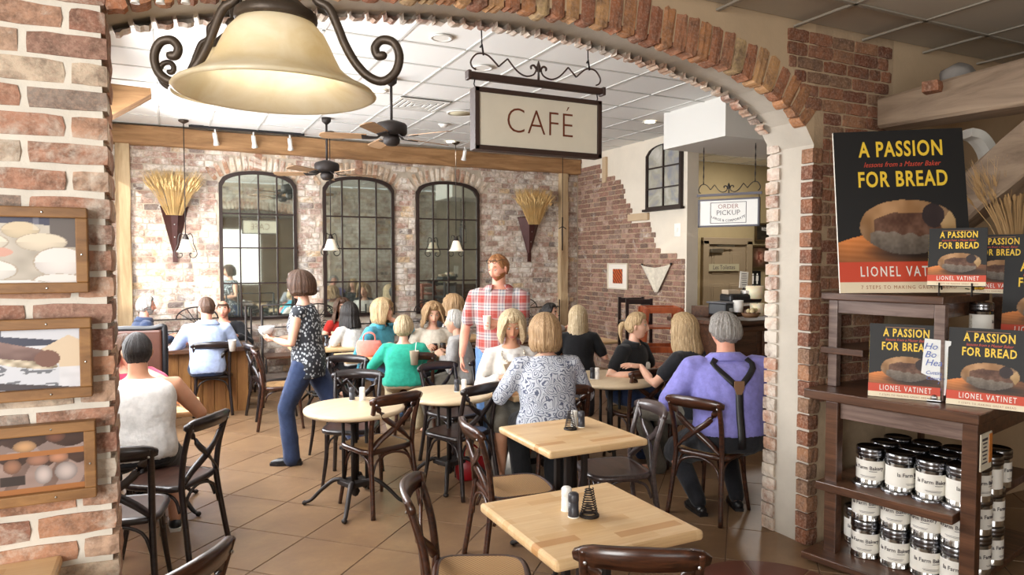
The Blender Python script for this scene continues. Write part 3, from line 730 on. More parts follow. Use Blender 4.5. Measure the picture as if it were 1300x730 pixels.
# ceiling fans
M['fanblade'] = wood('fan_blade_wood', '#86664a', '#ac8a66', 0.5, (2, 20, 20))
def fan(loc, label, rot):
    t = thing('ceiling_fan', label, 'ceiling fan', loc, 0, 'ceiling fans of the cafe')
    L = ZC - loc[2]
    tubo('downrod', [(0, 0, .10), (0, 0, L)], .014, M['iron'], t); latho('ceiling_canopy', [(0, L), (.06, L), (.055, L - .05), (.02, L - .08), (0, L - .08)], M['iron'], t)
    latho('motor_housing', [(0, .13), (.05, .13), (.14, .10), (.155, .08), (.155, .01), (.14, -.01), (.06, -.02), (0, -.02)], M['iron'], t)
    latho('switch_cup', [(0, -.02), (.07, -.02), (.085, -.05), (.08, -.09), (.05, -.115), (0, -.12)], M['iron'], t)
    for k in range(5):
        a = rot + k * 2 * PI / 5; m = Matrix.Rotation(a, 4, 'Z') @ Matrix.Translation((.14, 0, -.03)) @ Matrix.Rotation(R(12), 4, 'X')
        bm = bmesh.new(); n = 8
        ring = [(.10, -.055), (.16, -.062), (.50, -.075), (.54, -.06), (.56, 0), (.54, .06), (.50, .075), (.16, .062), (.10, .055)]
        prism(bm, ring, -.004, .004, lambda x, y, d: m @ Vector((x, y, d))); bl = obj('blade', bm, M['fanblade'], t)
        bm = bmesh.new(); strip(bm, [m @ Vector((x, 0, z)) for x, z in ((-.05, .03), (0, -.01), (.07, -.012), (.15, -.008))], [.018, .02, .035, .05], .008, m.to_3x3() @ Vector((0, 1, 0))); obj('blade_iron', bm, M['iron'], bl)
    return t
fan(aty(497, 170, 6.75), 'dark ceiling fan with wooden blades hanging nearest the cafe sign', R(18))
fan(aty(415, 217, 9.0), 'dark ceiling fan with wooden blades in front of the middle mirror', R(4))

# hanging bell pendants along the mirror wall
M['milkglass'] = (lambda t: (t.col('#e8dfd0'), t.set(0.35, **{'Emission Color': lin('#ffe9c8'), 'Emission Strength': 0.25, 'Subsurface Weight': 0.2}))[1])(NT('milk_glass'))
def small_pendant(px, py, top_px, top_py, label):
    b = aty(px, py, YW - .55); t = thing('bell_pendant', label, 'pendant lamp', b, 0, 'small bell pendants before the mirrors'); L = ZC - b.z
    latho('shade', [(.0, .165), (.03, .165), (.05, .15), (.062, .11), (.085, .04), (.115, .0), (.108, .002), (.08, .045), (.055, .11), (.04, .148), (0, .155)], M['milkglass'], t, 20)
    latho('socket_cap', [(0, .235), (.012, .235), (.03, .20), (.042, .165), (0, .16)], M['iron'], t, 12)
    tubo('hanging_cord', [(0, 0, .22), (0, 0, L)], .006, M['iron'], t, 6)
    latho('ceiling_canopy', [(0, L), (.065, L), (.06, L - .02), (.015, L - .045), (0, L - .045)], M['bronze'], t, 14)
    for s in (-1, 1):
        pts = [(s * .02, 0, .22), (s * .06, 0, .24), (s * .085, 0, .19), (s * .09, 0, .11), (s * .125, 0, .02), (s * .13, 0, -.04), (s * .09, 0, -.075), (s * .05, 0, -.06), (s * .045, 0, -.02), (s * .075, 0, -.015)]
        tubo('scroll', smooth_path(pts, 4), .006, M['iron'], t, 6)
small_pendant(236, 320, 0, 0, 'small milk-glass bell pendant on a long cord beside the left wheat sconce')
small_pendant(420, 318, 0, 0, 'small milk-glass bell pendant on a long cord before the middle mirror')
small_pendant(579, 319, 0, 0, 'small milk-glass bell pendant on a long cord before the mirror nearest the brick side wall')
b = aty(714, 318, YW - .5); t = thing('iron_wall_hook', 'thin black iron rod hanging on a cord beside the right-hand timber post', 'hanging rod', b)
tubo('hanging_cord', [(0, 0, .1), (0, 0, ZC - b.z)], .006, M['iron'], t, 6); tubo('rod', [(0, 0, 0), (0, 0, .55)], .013, M['iron'], t, 6); tubo('cross_bar', [(-.07, 0, .36), (0, 0, .40), (.07, 0, .36)], .008, M['iron'], t, 6)

# large glass bell pendant in the shop
def scavo():
    t = NT('scavo_glass'); nz = t.noise(t.coord((1, 1, 1)), 7, 5, .6, .8); c = t.ramp(nz, [(0.3, '#e0d2ae'), (0.7, '#f3ecda')]); t.col(c)
    tr = t.n('ShaderNodeBsdfTranslucent'); t.l(c, tr.inputs[0]); mx = t.n('ShaderNodeMixShader'); mx.inputs[0].default_value = .5; t.set(.25, **{'Coat Weight': .3})
    t.l(t.b.outputs[0], mx.inputs[1]); t.l(tr.outputs[0], mx.inputs[2]); t.l(mx.outputs[0], t.t.nodes['Material Output'].inputs[0]); return t.m
M['amber'] = scavo() if True else (lambda t: (t.col(t.ramp(t.noise(t.coord((1, 1, 1)), 7, 5, .6, .8), [(0.3, '#cdb27a'), (0.7, '#e8d9b2')])), t.set(0.3, **{'Subsurface Weight': 0.3, 'Transmission Weight': 0.0, 'Coat Weight': 0.3}))[1])(NT('amber_scavo_glass'))
def big_pendant(c, label, s=1.0, rot=0.0):
    t = thing('glass_bell_pendant', label, 'pendant lamp', c, rot)
    pr = [(.235, 0), (.243, .004), (.237, .012), (.205, .028), (.177, .047), (.157, .066), (.143, .093), (.131, .12), (.117, .148), (.094, .174), (.065, .186), (.0, .188)]
    inn = [(.0, .178), (.06, .176), (.087, .166), (.109, .142), (.123, .116), (.135, .09), (.149, .063), (.170, .041), (.20, .02), (.230, .002)]
    latho('shade', [(r * s, z * s) for r, z in pr + inn], M['amber'], t, 48, closed=True)
    latho('shade_cap', [(r * s, z * s) for r, z in [(0, .27), (.022, .27), (.03, .255), (.045, .245), (.075, .215), (.098, .20), (.10, .185), (.095, .175), (.06, .18), (0, .19)]], M['bronze'], t, 28)
    latho('finial_ball', [(r * s, z * s) for r, z in [(0, .315), (.02, .31), (.03, .292), (.02, .272), (0, .268)]], M['bronze'], t, 16)
    tubo('stem', [(0, 0, .30 * s), (0, 0, ZF - c[2])], .012, M['bronze'], t)
    bm = bmesh.new(); ball(bm, (0, 0, .135 * s), (.03 * s, .03 * s, .038 * s), 14, 10); obj('bulb', bm, M['glow_soft'], t, True)
    lamp('pendant_bulb', 'POINT', Vector(c) + Vector((0, 0, .075 * s)), (0, 0, -1), 2.4, (1, .93, .80), shadow_soft_size=.03)
    latho('ceiling_canopy', [(0, ZF - c[2]), (.075, ZF - c[2]), (.07, ZF - c[2] - .03), (.02, ZF - c[2] - .06), (0, ZF - c[2] - .06)], M['bronze'], t, 20)
    for a in (R(180), 0.0, R(90)):
        P = [(.02, .40), (.05, .345), (.075, .30), (.098, .275), (.100, .235), (.13, .215), (.15, .175), (.17, .125), (.197, .078), (.23, .045), (.265, .035), (.296, .058), (.305, .098), (.29, .13), (.262, .136), (.245, .118), (.251, .098), (.264, .098)]
        pts = smooth_path([(r * s * math.cos(a), r * s * math.sin(a), z * s) for r, z in P], 5)
        tubo('scroll_arm', pts, .0112 * s, M['bronze'], t, 8, round_end=True)
    return t
pc = atd(352, 121, 1.73)
big_pendant(pc, 'large amber glass bell pendant with scrolled iron arms, nearest the viewer', 1.0, R(-26.2))
pc2 = atd(297, 122, 2.85)
big_pendant(pc2, 'second amber glass bell pendant mostly hidden behind the large one', 1.0, R(-26.2))

# ceiling fittings
def disc_light(p, label, lit=True, r=.085, grp='recessed downlights of the cafe'):
    t = thing('recessed_downlight', label, 'ceiling light', p, 0, grp)
    latho('trim_ring', [(r * .78, -.004), (r * 1.12, -.01), (r * 1.15, .0), (r * .78, .0)], M['white_paint'], t, 20, closed=True)
    bm = bmesh.new(); bmesh.ops.create_circle(bm, cap_ends=True, segments=20, radius=r * .8); bmesh.ops.translate(bm, vec=(0, 0, -.003), verts=bm.verts[:]); obj('lens', bm, M['glow'] if lit else M['white'], t)
    return t
ZL = ZC - .008
for (x, y, lab) in ((480, 115, 'lit round recessed downlight above the nearer ceiling fan'), (825, 155, 'lit round recessed downlight beside the white soffit'), (572, 180, 'lit round recessed downlight by the end of the timber beam'), (575, 262 - 80, None)):
    if lab:
        p = atz(x, y, ZL); disc_light(p, lab)
        lamp('downlight', 'SPOT', p - Vector((0, 0, .06)), (0, 0, -1), 25, (1, .86, .68), spot_size=R(95), spot_blend=.6, shadow_soft_size=.05)
disc_light(atz(560, 48, ZL), 'unlit white round recessed fitting beside the back of the arch', False)
disc_light(atz(613, 86, ZL), 'unlit white round recessed fitting behind the cafe sign scroll', False)
p = atz(530, 133, ZL - .008); t = thing('air_vent', 'white square louvred air vent in the ceiling near the fan', 'air vent', p)
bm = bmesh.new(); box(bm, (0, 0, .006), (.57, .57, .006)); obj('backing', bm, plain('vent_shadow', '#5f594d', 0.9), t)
for k in range(5):
    s_ = .58 - k * .125; bm = bmesh.new(); w_ = .036
    for sg in (-1, 1): box(bm, (0, sg * (s_ - w_) / 2, -.006), (s_, w_, .010)); box(bm, (sg * (s_ - w_) / 2, 0, -.006), (w_, s_ - 2 * w_, .010))
    obj('louver', bm, M['white_paint'], t)
p = atz(585, 143, ZL); t = thing('ceiling_speaker', 'round beige speaker grille in the ceiling beside the vent', 'speaker', p); latho('rim', [(.17, 0), (.175, -.012), (.155, -.016), (.15, 0)], M['white_paint'], t, 24, closed=True); latho('speaker_grille', [(0, -.012), (.155, -.010), (.155, 0)], plain('speaker_mesh', '#c9c0a4', 0.8), t, 24)
p = atz(563, 158, ZL); t = thing('smoke_detector', 'small white round smoke detector on the ceiling beyond the vent', 'smoke detector', p); latho('base', [(0, -.01), (.07, -.01), (.075, 0)], M['white'], t, 18); latho('sensor_head', [(0, -.04), (.04, -.038), (.055, -.01)], M['white'], t, 18)

# track lights on the beam, and two tips over the arch in the shop
def track_head(p, label, grp, yaw=0.0, down=35, sc_=1.0):
    t = thing('track_spotlight', label, 'spotlight', p, yaw, grp); t.scale = (sc_,) * 3
    d = Vector((0, math.cos(R(down)), -math.sin(R(down)))); q = d.to_track_quat('Z', 'Y').to_matrix()
    tubo('yoke_stem', [(0, 0, .0), (0, 0, -.06)], .012, M['white'], t, 8)
    bm = bmesh.new(); lathe(bm, [(0, -.05), (.026, -.05), (.03, -.01), (.028, .06), (.043, .12), (.036, .12), (.02, .07), (0, .07)], 14); bmesh.ops.transform(bm, matrix=Matrix.Translation((0, 0, -.10)) @ q.to_4x4(), verts=bm.verts[:]); obj('lamp_head', bm, M['white'], t, True)
    bm = bmesh.new(); bmesh.ops.create_circle(bm, cap_ends=True, segments=12, radius=.026); bmesh.ops.transform(bm, matrix=Matrix.Translation(Vector((0, 0, -.10)) + d * .09) @ q.to_4x4(), verts=bm.verts[:]); obj('lens', bm, M['glow_soft'], t)
    return t
a, b = aty(250, 161, YW - .25), aty(377, 172, YW - .25); zt_ = ZC - .03
t = thing('light_track', 'black lighting track under the ceiling by the timber beam', 'light track', (a.x, YW - .25, zt_)); bxo('rail', ((b.x - a.x) / 2, 0, .012), (b.x - a.x + .2, .04, .03), M['black'], t); bxo('feed_box', (0, 0, .015), (.16, .05, .035), M['black'], t)
for px, py, lab in ((273, 172, 'white track spotlight, first on the black rail from the pier'), (322, 175, 'white track spotlight, second on the black rail from the pier'), (368, 179, 'white track spotlight, third on the black rail from the pier')):
    q = aty(px, py, YW - .25); track_head((q.x, YW - .25, zt_), lab, 'track spotlights over the mirror wall', R(-20), 60)
q = aty(590, 190, YW - .3); track_head((q.x, YW - .3, ZC - .01), 'white spotlight hanging alone below the cafe sign corner', 'track spotlights over the mirror wall', 0, 65)
for px, lab in ((204, 'white spotlight tip above the arch, nearer the pier'), (236, 'white spotlight tip above the arch, nearer the big pendant'), (172, 'grey spotlight tip above the arch beside the pier')):
    q = aty(px, 12, YF - .35); t = track_head((q.x, YF - .35, q.z + .10), lab, 'spotlight tips in the shop', R(10), 86, .36)
    tubo('drop_stem', [(0, 0, 0), (0, 0, (ZF - q.z - .10) / .36)], .01, M['white'], t)

# wheat sconces
M['straw'] = plain('wheat_straw', '#d6b67c', 0.7, var=0.22, bscale=40)
M['straw2'] = plain('pale_straw', '#c4a070', 0.7, var=0.2, bscale=40)
M['rust'] = plain('dark_red_iron', '#45241f', 0.5, 0.3, bump=0.2, var=0.2)
def wheat(parent_name, label, base, spread, h, n, m, seed, lean=(0, 0), rb=.06, ear=.011):
    r = random.Random(seed); t = thing('wheat_bunch', label, 'dried wheat', base)
    st, ea = bmesh.new(), bmesh.new()
    for i in range(n):
        a = r.uniform(0, 2 * PI); q = math.sqrt(r.random()); bx = Vector((q * rb * math.cos(a), q * rb * math.sin(a) * .6, 0))
        tp = Vector((q * spread * math.cos(a) + lean[0] * r.uniform(.4, 1.2), q * spread * .28 * math.sin(a) + lean[1], h * r.uniform(.72, 1.05)))
        mid = bx.lerp(tp, .55) + Vector((0, 0, h * .08)); pts = [bx, mid, tp]
        tube(st, pts, .0026, 3, caps=False)
        d = (tp - mid).normalized(); e = tp + d * r.uniform(.06, .10)
        tube(ea, [tp - d * .015, tp.lerp(e, .35), e], [.003, ear, .002], 5, caps=False)
        for w_ in range(3):
            dv = (d + Vector((r.uniform(-.3, .3), r.uniform(-.3, .3), r.uniform(-.1, .3)))).normalized(); tube(ea, [tp + d * .03, tp + dv * .17], [.0016, .0006], 3, caps=False)
    o = obj('stalks', st, m, t); o['kind'] = 'stuff'; o = obj('ears', ea, m, t); o['kind'] = 'stuff'; return t
for (px0, px1, pyt, pxb, pyb, lab, lab2, sd) in ((203, 239, 262, 222, 320, 'tapering dark iron sconce cone between corner post and first mirror', 'golden dried wheat fanned out of the sconce by the corner post', 11), (658, 687, 276, 670, 322, 'tapering dark iron sconce cone beside the right-hand timber post', 'golden dried wheat fanned out of the sconce beside the right-hand timber post', 12)):
    A, B, D_ = aty(px0, pyt, YW - .05), aty(px1, pyt, YW - .05), aty(pxb, pyb, YW - .03); cx = (A.x + B.x) / 2; hw = (B.x - A.x) / 2; hh = A.z - D_.z
    t = thing('wall_sconce', lab, 'wall sconce', (cx, YW - .02, D_.z), 0, 'iron wheat sconces')
    bm = bmesh.new(); top = [bm.verts.new(p) for p in ((-hw, 0, hh), (-hw * .3, -.14, hh), (hw * .3, -.14, hh), (hw, 0, hh))]; bt = [bm.verts.new(p) for p in ((-.03, 0, 0), (-.012, -.03, 0), (.012, -.03, 0), (.03, 0, 0))]
    for i in range(3): bm.faces.new((top[i], top[i + 1], bt[i + 1], bt[i]))
    bm.faces.new(bt); bm.faces.new((top[3], top[0], bt[0], bt[3])); obj('cone', bm, M['rust'], t)
    tubo('rim', [(-hw, 0, hh), (-hw * .3, -.14, hh), (hw * .3, -.14, hh), (hw, 0, hh)], .008, M['rust'], t, 6)
    bxo('tail_plate', (0, -.012, -.06), (.06, .03, .16), M['rust'], t)
    for k in range(3):
        bm = bmesh.new(); ball(bm, (0, -.145 + k * .035, hh - .07 - k * .17), .010, 8, 6); obj('rivet', bm, M['steel'], t)
    wheat('w', lab2, (cx, YW - .20, D_.z + hh - .12), .31, .44, 230, M['straw'], sd, rb=.10, ear=.012)

# cafe sign
M['signface'] = plain('sign_parchment', '#e3dcc9', 0.7, var=0.05, bscale=30)
M['signletter'] = plain('sign_brown_letters', '#6d341a', 0.6)
def scroll_top(t, hw, z, m, k=1.0, y=0.0):
    for s in (-1, 1):
        pts = [(s * x * hw, y, z + zz * k) for x, zz in ((.93, .025), (.985, .045), (1.0, .09), (.93, .15), (.84, .165), (.74, .15), (.6, .075))]
        tubo('scroll', smooth_path(pts, 4), .0075 * k, m, t, 6); tubo('scroll', [(s * hw * .6, y, z + .075 * k), (s * hw * .47, y, z + .15 * k)], .0075 * k, m, t, 6)
        pts = [(s * x * hw, y, z + zz * k) for x, zz in ((.47, .15), (.33, .06), (.2, .025), (.08, .045), (.035, .09))]
        tubo('scroll', smooth_path(pts, 4), .0075 * k, m, t, 6)
    bm = bmesh.new(); tube(bm, [(0, y, z), (0, y, z + .07 * k), (0, y, z + .12 * k), (0, y, z + .17 * k)], [.012 * k, .01 * k, .022 * k, .003], 6)
    for s in (-1, 1): tube(bm, smooth_path([(s * .01, y, z + .09 * k), (s * .045 * k, y, z + .125 * k), (s * .075 * k, y, z + .115 * k), (s * .07 * k, y, z + .09 * k)], 3), [.010 * k] * 9 + [.005 * k], 6)
    tube(bm, [(-.03 * k, y, z + .085 * k), (.03 * k, y, z + .085 * k)], .011 * k, 6); obj('fleur_de_lis', bm, m, t, True)
SY = 3.55; a, b_ = aty(600, 110, SY), aty(760, 131, SY); zb_ = aty(680, 196, SY).z; cx = (a.x + b_.x) / 2; hw = (b_.x - a.x) / 2; hh = (a.z + b_.z) / 2 - zb_
t = thing('cafe_sign', 'framed cream hanging sign with thin brown capitals under black scrollwork', 'sign', (cx, SY, zb_))
M['signframe'] = plain('sign_frame_brown', '#3a2821', 0.5)
bm = bmesh.new(); box(bm, (0, 0, hh / 2), (2 * hw - .03, .05, hh - .03)); obj('sign_panel', bm, M['signface'], t)
for nm, c, s in (('frame_rail', (0, 0, hh - .012), (2 * hw, .075, .026)), ('frame_rail', (0, 0, .012), (2 * hw, .075, .026)), ('frame_stile', (-hw + .013, 0, hh / 2), (.028, .075, hh)), ('frame_stile', (hw - .013, 0, hh / 2), (.028, .075, hh))): bxo(nm, c, s, M['signframe'], t, .003)
bxo('top_bar', (0, 0, hh + .065), (2 * hw + .05, .04, .036), M['signframe'], t, .004)
for s in (-1, 1):
    ball_b = bmesh.new(); box(ball_b, (s * (hw + .025), 0, hh + .065), (.022, .055, .05), None, .006); obj('bar_end', ball_b, M['signframe'], t)
    tubo('link', [(s * (hw - .02), 0, hh - .01), (s * (hw - .008), 0, hh + .02), (s * (hw - .015), 0, hh + .055)], .004, M['iron'], t, 6)
    zx = hh + .083 + .11; tubo('hanger', [(s * hw * .84, 0, zx - .01), (s * hw * .84 - .01, 0, zx + .05), (s * hw * .84 - .02, 0, zx + .03)], .006, M['iron'], t, 6); tubo('hanger', [(s * hw * .84 - .01, 0, zx + .045), (s * hw * .84 - .03, 0, ZC - zb_)], .004, M['iron'], t, 6)
scroll_top(t, hw + .01, hh + .083, M['signframe'], .66)
letter(t, 'CAFÉ', Matrix.Translation((.0, -.0262, hh * .5)) @ FACE_MY, M['signletter'], .205, sx=.90, space=1.05, bold=-.018)
letter(t, 'CAFÉ', Matrix.Translation((.0, .0262, hh * .5)) @ Matrix.Rotation(PI, 4, 'Z') @ FACE_MY, M['signletter'], .205, sx=.90, space=1.05, bold=-.018)

# order pickup sign
L_, R_ = atd(887, 254, 8.45), atd(965, 250, 8.05); zz_ = (L_.z + R_.z) / 2; hh = .335; hw = (R_ - L_).length / 2; ang = math.atan2(R_.y - L_.y, R_.x - L_.x); cm = (L_ + R_) / 2
t = thing('pickup_sign', 'small white hanging sign with grey frame over the restroom door', 'sign', (cm.x, cm.y, zz_ - hh), ang)
M['greyframe'] = plain('grey_sign_frame', '#4d4850', 0.5); M['signwhite'] = plain('sign_white', '#eceae4', 0.7); M['signink'] = plain('sign_ink', '#4a4144', 0.7)
bxo('sign_panel', (0, 0, hh / 2), (2 * hw - .02, .03, hh - .02), M['signwhite'], t)
for nm, c, s in (('frame_rail', (0, 0, hh - .01), (2 * hw, .05, .02)), ('frame_rail', (0, 0, .01), (2 * hw, .05, .02)), ('frame_stile', (-hw + .01, 0, hh / 2), (.02, .05, hh)), ('frame_stile', (hw - .01, 0, hh / 2), (.02, .05, hh))): bxo(nm, c, s, M['greyframe'], t)
bxo('top_bar', (0, 0, hh + .05), (2 * hw + .04, .03, .03), M['greyframe'], t); scroll_top(t, hw, hh + .06, M['iron'], .75)
for s in (-1, 1):
    tubo('link', [(s * (hw - .01), 0, hh), (s * (hw - .01), 0, hh + .04)], .004, M['iron'], t, 6)
    z0 = hh + .18; n = 9; tubo('chain', [(s * hw * .84, 0, z0 + (3.16 - zz_ + hh - z0) * k / n) for k in range(n + 1)], [.004 if k % 2 else .009 for k in range(n + 1)], M['iron'], t, 5)
letter(t, 'ORDER', Matrix.Translation((0, -.0162, .24)) @ FACE_MY, plain('sign_red', '#8d4a3c', .7), .075, bold=-.01)
letter(t, 'PICKUP', Matrix.Translation((0, -.0162, .165)) @ FACE_MY, M['signink'], .085, bold=-.01)
o = letter(t, 'LARGE & CORPORATE', Matrix.Translation((0, -.0162, .072)) @ FACE_MY, M['signink'], .04)
for v in o.data.vertices: v.co.z += 1.3 * v.co.x ** 2
for c, s in (((0, -.0165, .045), (.42, .002, .006)), ((0, -.0165, .29), (.42, .002, .006)), ((-.21, -.0165, .1675), (.006, .002, .25)), ((.21, -.0165, .1675), (.006, .002, .25))): bxo('border_line', c, s, M['signink'], t)

# door sign, small signs and pictures by the door
ds = thing('door_sign', 'pale sign strip with old-style letters on the restroom door', 'sign', (9.24, 9.835, 1.66)); bxo('plate', (0, .01, 0), (.74, .02, .13), plain('sign_sage', '#a9a184', .6), ds); letter(ds, 'Les Toilettes', Matrix.Translation((0, -.0005, 0)) @ FACE_MY, M['signink'], .115, sx=.9)
M['gilt'] = plain('gilt_wood_frame', '#4a3a22', 0.5, 0.3)
def picture(px0, py0, px1, py1, Y, label, fn, fm, fw=.035, mat_w=0.0, name='framed_picture'):
    a = aty(px0, py0, Y); b = aty(px1, py1, Y); W_, H_ = b.x - a.x, a.z - b.z
    t = thing(name, label, 'picture', ((a.x + b.x) / 2, Y, b.z)); frame_parts(t, W_, H_, fw, fm)
    painted_grid('print', 40, 50, W_ - 2 * fw, H_ - 2 * fw, fn, t, M['print'], Matrix.Translation((0, -.012, fw))); return t
def frame_parts(t, W_, H_, fw, fm, d=.035):
    for nm, c, s in (('frame_rail', (0, -d / 2, H_ - fw / 2), (W_, d, fw)), ('frame_rail', (0, -d / 2, fw / 2), (W_, d, fw)), ('frame_stile', (-W_ / 2 + fw / 2, -d / 2, H_ / 2), (fw, d, H_ - 2 * fw)), ('frame_stile', (W_ / 2 - fw / 2, -d / 2, H_ / 2), (fw, d, H_ - 2 * fw))): bxo(nm, c, s, fm, t, .004)
M['print'] = vcol_mat('glossy_print', 0.45, 0.1)
def roses(U, V):
    n = nz2(U, V, 7, 3)[..., None]; m = np.exp(-(((U - .5) / .3) ** 2 + ((V - .5) / .35) ** 2))[..., None]
    return (np.array([.22, .15, .10]) * (1 - m) + m * np.where(n > .5, np.array([.75, .55, .48]), np.array([.5, .25, .2])))
picture(953, 311, 975, 341, 9.88, 'dark framed flower print beside the restroom door', roses, M['gilt'])
def dark_poster(U, V): n = nz2(U, V, 6, 8)[..., None]; return np.array([.09, .08, .07]) + n * np.array([.12, .10, .08])
t = picture(958, 283, 985, 307, 9.88, 'dark framed poster high beside the door, its lettering cut off by the jamb', dark_poster, M['gilt']); letter(t, 'REST', Matrix.Translation((-.02, -.014, .235)) @ FACE_MY, M['signwhite'], .09)
t = picture(951, 388 - 44, 964, 364, 9.88, 'small black restroom sign with two white figures', lambda U, V: np.zeros(U.shape + (3,)) + .06, M['black'], .012, name='restroom_sign')
for s in (-1, 1):
    bm = bmesh.new(); ball(bm, (s * .055, -.02, .24), (.018, .004, .018), 10, 6); box(bm, (s * .055, -.02, .165), (.045 if s < 0 else .06, .006, .10)); box(bm, (s * .055, -.02, .09), (.03, .006, .07)); obj('figure', bm, M['signwhite'], t)
a = atx(774, 334, XS); b = atx(799, 368, XS); W_, H_ = a.y - b.y, a.z - b.z
t = thing('framed_print', 'white matted print of orange stripes on the red brick side wall', 'picture', (XS - .022, (a.y + b.y) / 2, b.z), -PI / 2)
frame_parts(t, W_, H_, .02, plain('cream_frame', '#d8cdb8', .6), .03)
def orange(U, V):
    inn = ((np.abs(U - .5) < .27) & (np.abs(V - .5) < .3))[..., None]; s = (np.sin((U * 1.4 + V) * 34 + nz2(U, V, 6, 2) * 3) > 0)[..., None]
    return np.where(inn, np.where(s, np.array([.78, .38, .18]), np.array([.38, .14, .08])), np.array([.93, .90, .85]))
painted_grid('print', 50, 50, W_ - .04, H_ - .04, orange, t, M['print'], Matrix.Translation((0, -.012, .02)))
# triangular linen cloth hung on the side wall
A, B, D_ = atx(817, 336, XS - .02), atx(854, 335, XS - .02), atx(836, 371, XS - .02)
t = thing('linen_cloth', 'cream linen cloth hung by two corners in a triangle on brick', 'cloth', (XS - .02, 0, 0))
vs_, fs = [], []; n = 14
for i in range(n + 1):
    for k in range(n + 1):
        p = A.lerp(B, i / n); mid = D_; q = p.lerp(Vector((D_.x, D_.y + (p.y - D_.y) * .08, D_.z)), k / n); edge = abs(i / n - .5) * 2
        vs_.append((-.03 - .02 * math.sin(i / n * 12) * (1 - k / n * .5) - .012, q.y, q.z + .05 * math.sin(PI * i / n) * (-1) * (1 - k / n)))
for i in range(n):
    for k in range(n): a = i * (n + 1) + k; fs.append((a, a + n + 1, a + n + 2, a + 1))
o = pyobj('cloth', vs_, fs, fabric('linen', '#d6cdbb'), t, True); md = o.modifiers.new('thickness', 'SOLIDIFY'); md.thickness = .006
for P in (A, B):
    bm = bmesh.new(); ball(bm, (-.03, P.y, P.z), .018, 8, 6); obj('hook', bm, M['iron'], t)
t = thing('light_switch', 'small white switch plate on the cream plaster above the brick', 'switch', tuple(atx(860, 292, XS - .004))); bxo('plate', (0, 0, 0), (.008, .13, .19), M['white'], t, .003); bxo('toggle', (-.01, 0, 0), (.014, .03, .05), M['white'], t)

# framed photographs on the pier
def photo1(U, V):
    c = np.zeros(U.shape + (3,)) + np.array([.80, .76, .70]) + (nz2(U, V, 9, 1)[..., None] - .5) * .16
    c = np.where((V > .80 + .1 * np.sin(U * 3))[..., None], np.array([.27, .27, .36]), c); c = np.where(((V > .55) & (U > .78) & (V < 1.2 - (1 - U)))[..., None], np.array([.42, .38, .36]), c)
    for (x, y, a, b, col) in ((.12, .82, .16, .13, (.93, .86, .72)), (.56, .80, .14, .12, (.92, .84, .70)), (.24, .62, .22, .13, (.96, .92, .84)), (.72, .62, .19, .13, (.96, .90, .80)), (.24, .2, .28, .17, (.98, .96, .93)), (.86, .32, .20, .22, (.99, .96, .94)), (.85, .04, .2, .1, (.98, .96, .94)), (.5, -.06, .3, .12, (.99, .98, .97))):
        d = ((U - x) / a) ** 2 + ((V - y) / b) ** 2; c = np.where((d < 1.12)[..., None], np.array([.74, .68, .60]), c); c = np.where((d < 1)[..., None], np.array(col) * (1 - .12 * d[..., None] * (V < y)[..., None]), c)
    arm = (np.abs(V - (.42 + .12 * (U - .1))) < .12 - .05 * U) & (U < .40); c = np.where(arm[..., None], np.array([.91, .66, .56]) - (.5 - V)[..., None] * .5, c)
    hand = (((U - .38) / .12) ** 2 + ((V - .47) / .07) ** 2) < 1; c = np.where(hand[..., None], np.array([.90, .68, .60]), c)
    h2 = (((U - .03) / .14) ** 2 + ((V - .62) / .10) ** 2) < 1; c = np.where(h2[..., None], np.array([.80, .52, .44]), c)
    return np.where(((np.abs(V - .9) < .1) & ((np.abs(U - .3) < .03) | (np.abs(U - .68) < .02)))[..., None], c * .7 + .28, c)
def photo2(U, V):
    n = nz2(U, V, 14, 5)[..., None]; c = np.zeros(U.shape + (3,)) + np.array([.93, .93, .95]) - (n - .5) * .06
    c = np.where(((V > .70 - (U - .3) * .2) & (V > .72))[..., None], np.array([.25, .26, .34]), c); c = np.where(((V > .86 - (U - .5) * .2) & (U > .38) & (V < 1.02))[..., None], np.array([.90, .91, .94]), c)
    c = np.where(((U > .62) & (V < .88 - abs(U - .9)) & (V > .35))[..., None], np.array([.93, .84, .72]), c)
    tray = (np.abs((V - .30) + (U - .45) * .25) < .20) & (U > .15) & (U < .82); c = np.where(tray[..., None], np.array([.90, .91, .94]) - (n > .62) * .42 * (nz2(U, V, 30, 6)[..., None] > .45), c)
    dough = ((U - .55) / .26) ** 2 + ((V - .46 + (U - .5) * .3) / .08) ** 2 < 1; c = np.where(dough[..., None], np.array([.86, .80, .70]) - (n - .4) * .5, c)
    arm = (np.abs(V - (.80 - .36 * U)) < .17 - .10 * U) & (U < .70); c = np.where(arm[..., None], np.array([.55, .43, .40]) + (V - .65)[..., None] * .5 - (n - .5) * .1, c)
    hand = ((U - .73) / .10) ** 2 + ((V - .50) / .14) ** 2 < 1; c = np.where(hand[..., None], np.array([.52, .36, .30]), c)
    c = np.where((np.abs(V - (.16 - U * .22)) < .06)[..., None] & (U > .1)[..., None], np.array([.30, .26, .27]), c)
    c = np.where(((U < .18) & (V < .30))[..., None], np.array([.82, .84, .88]) - .25 * (np.sin(V * 60) > .4)[..., None], c); return c
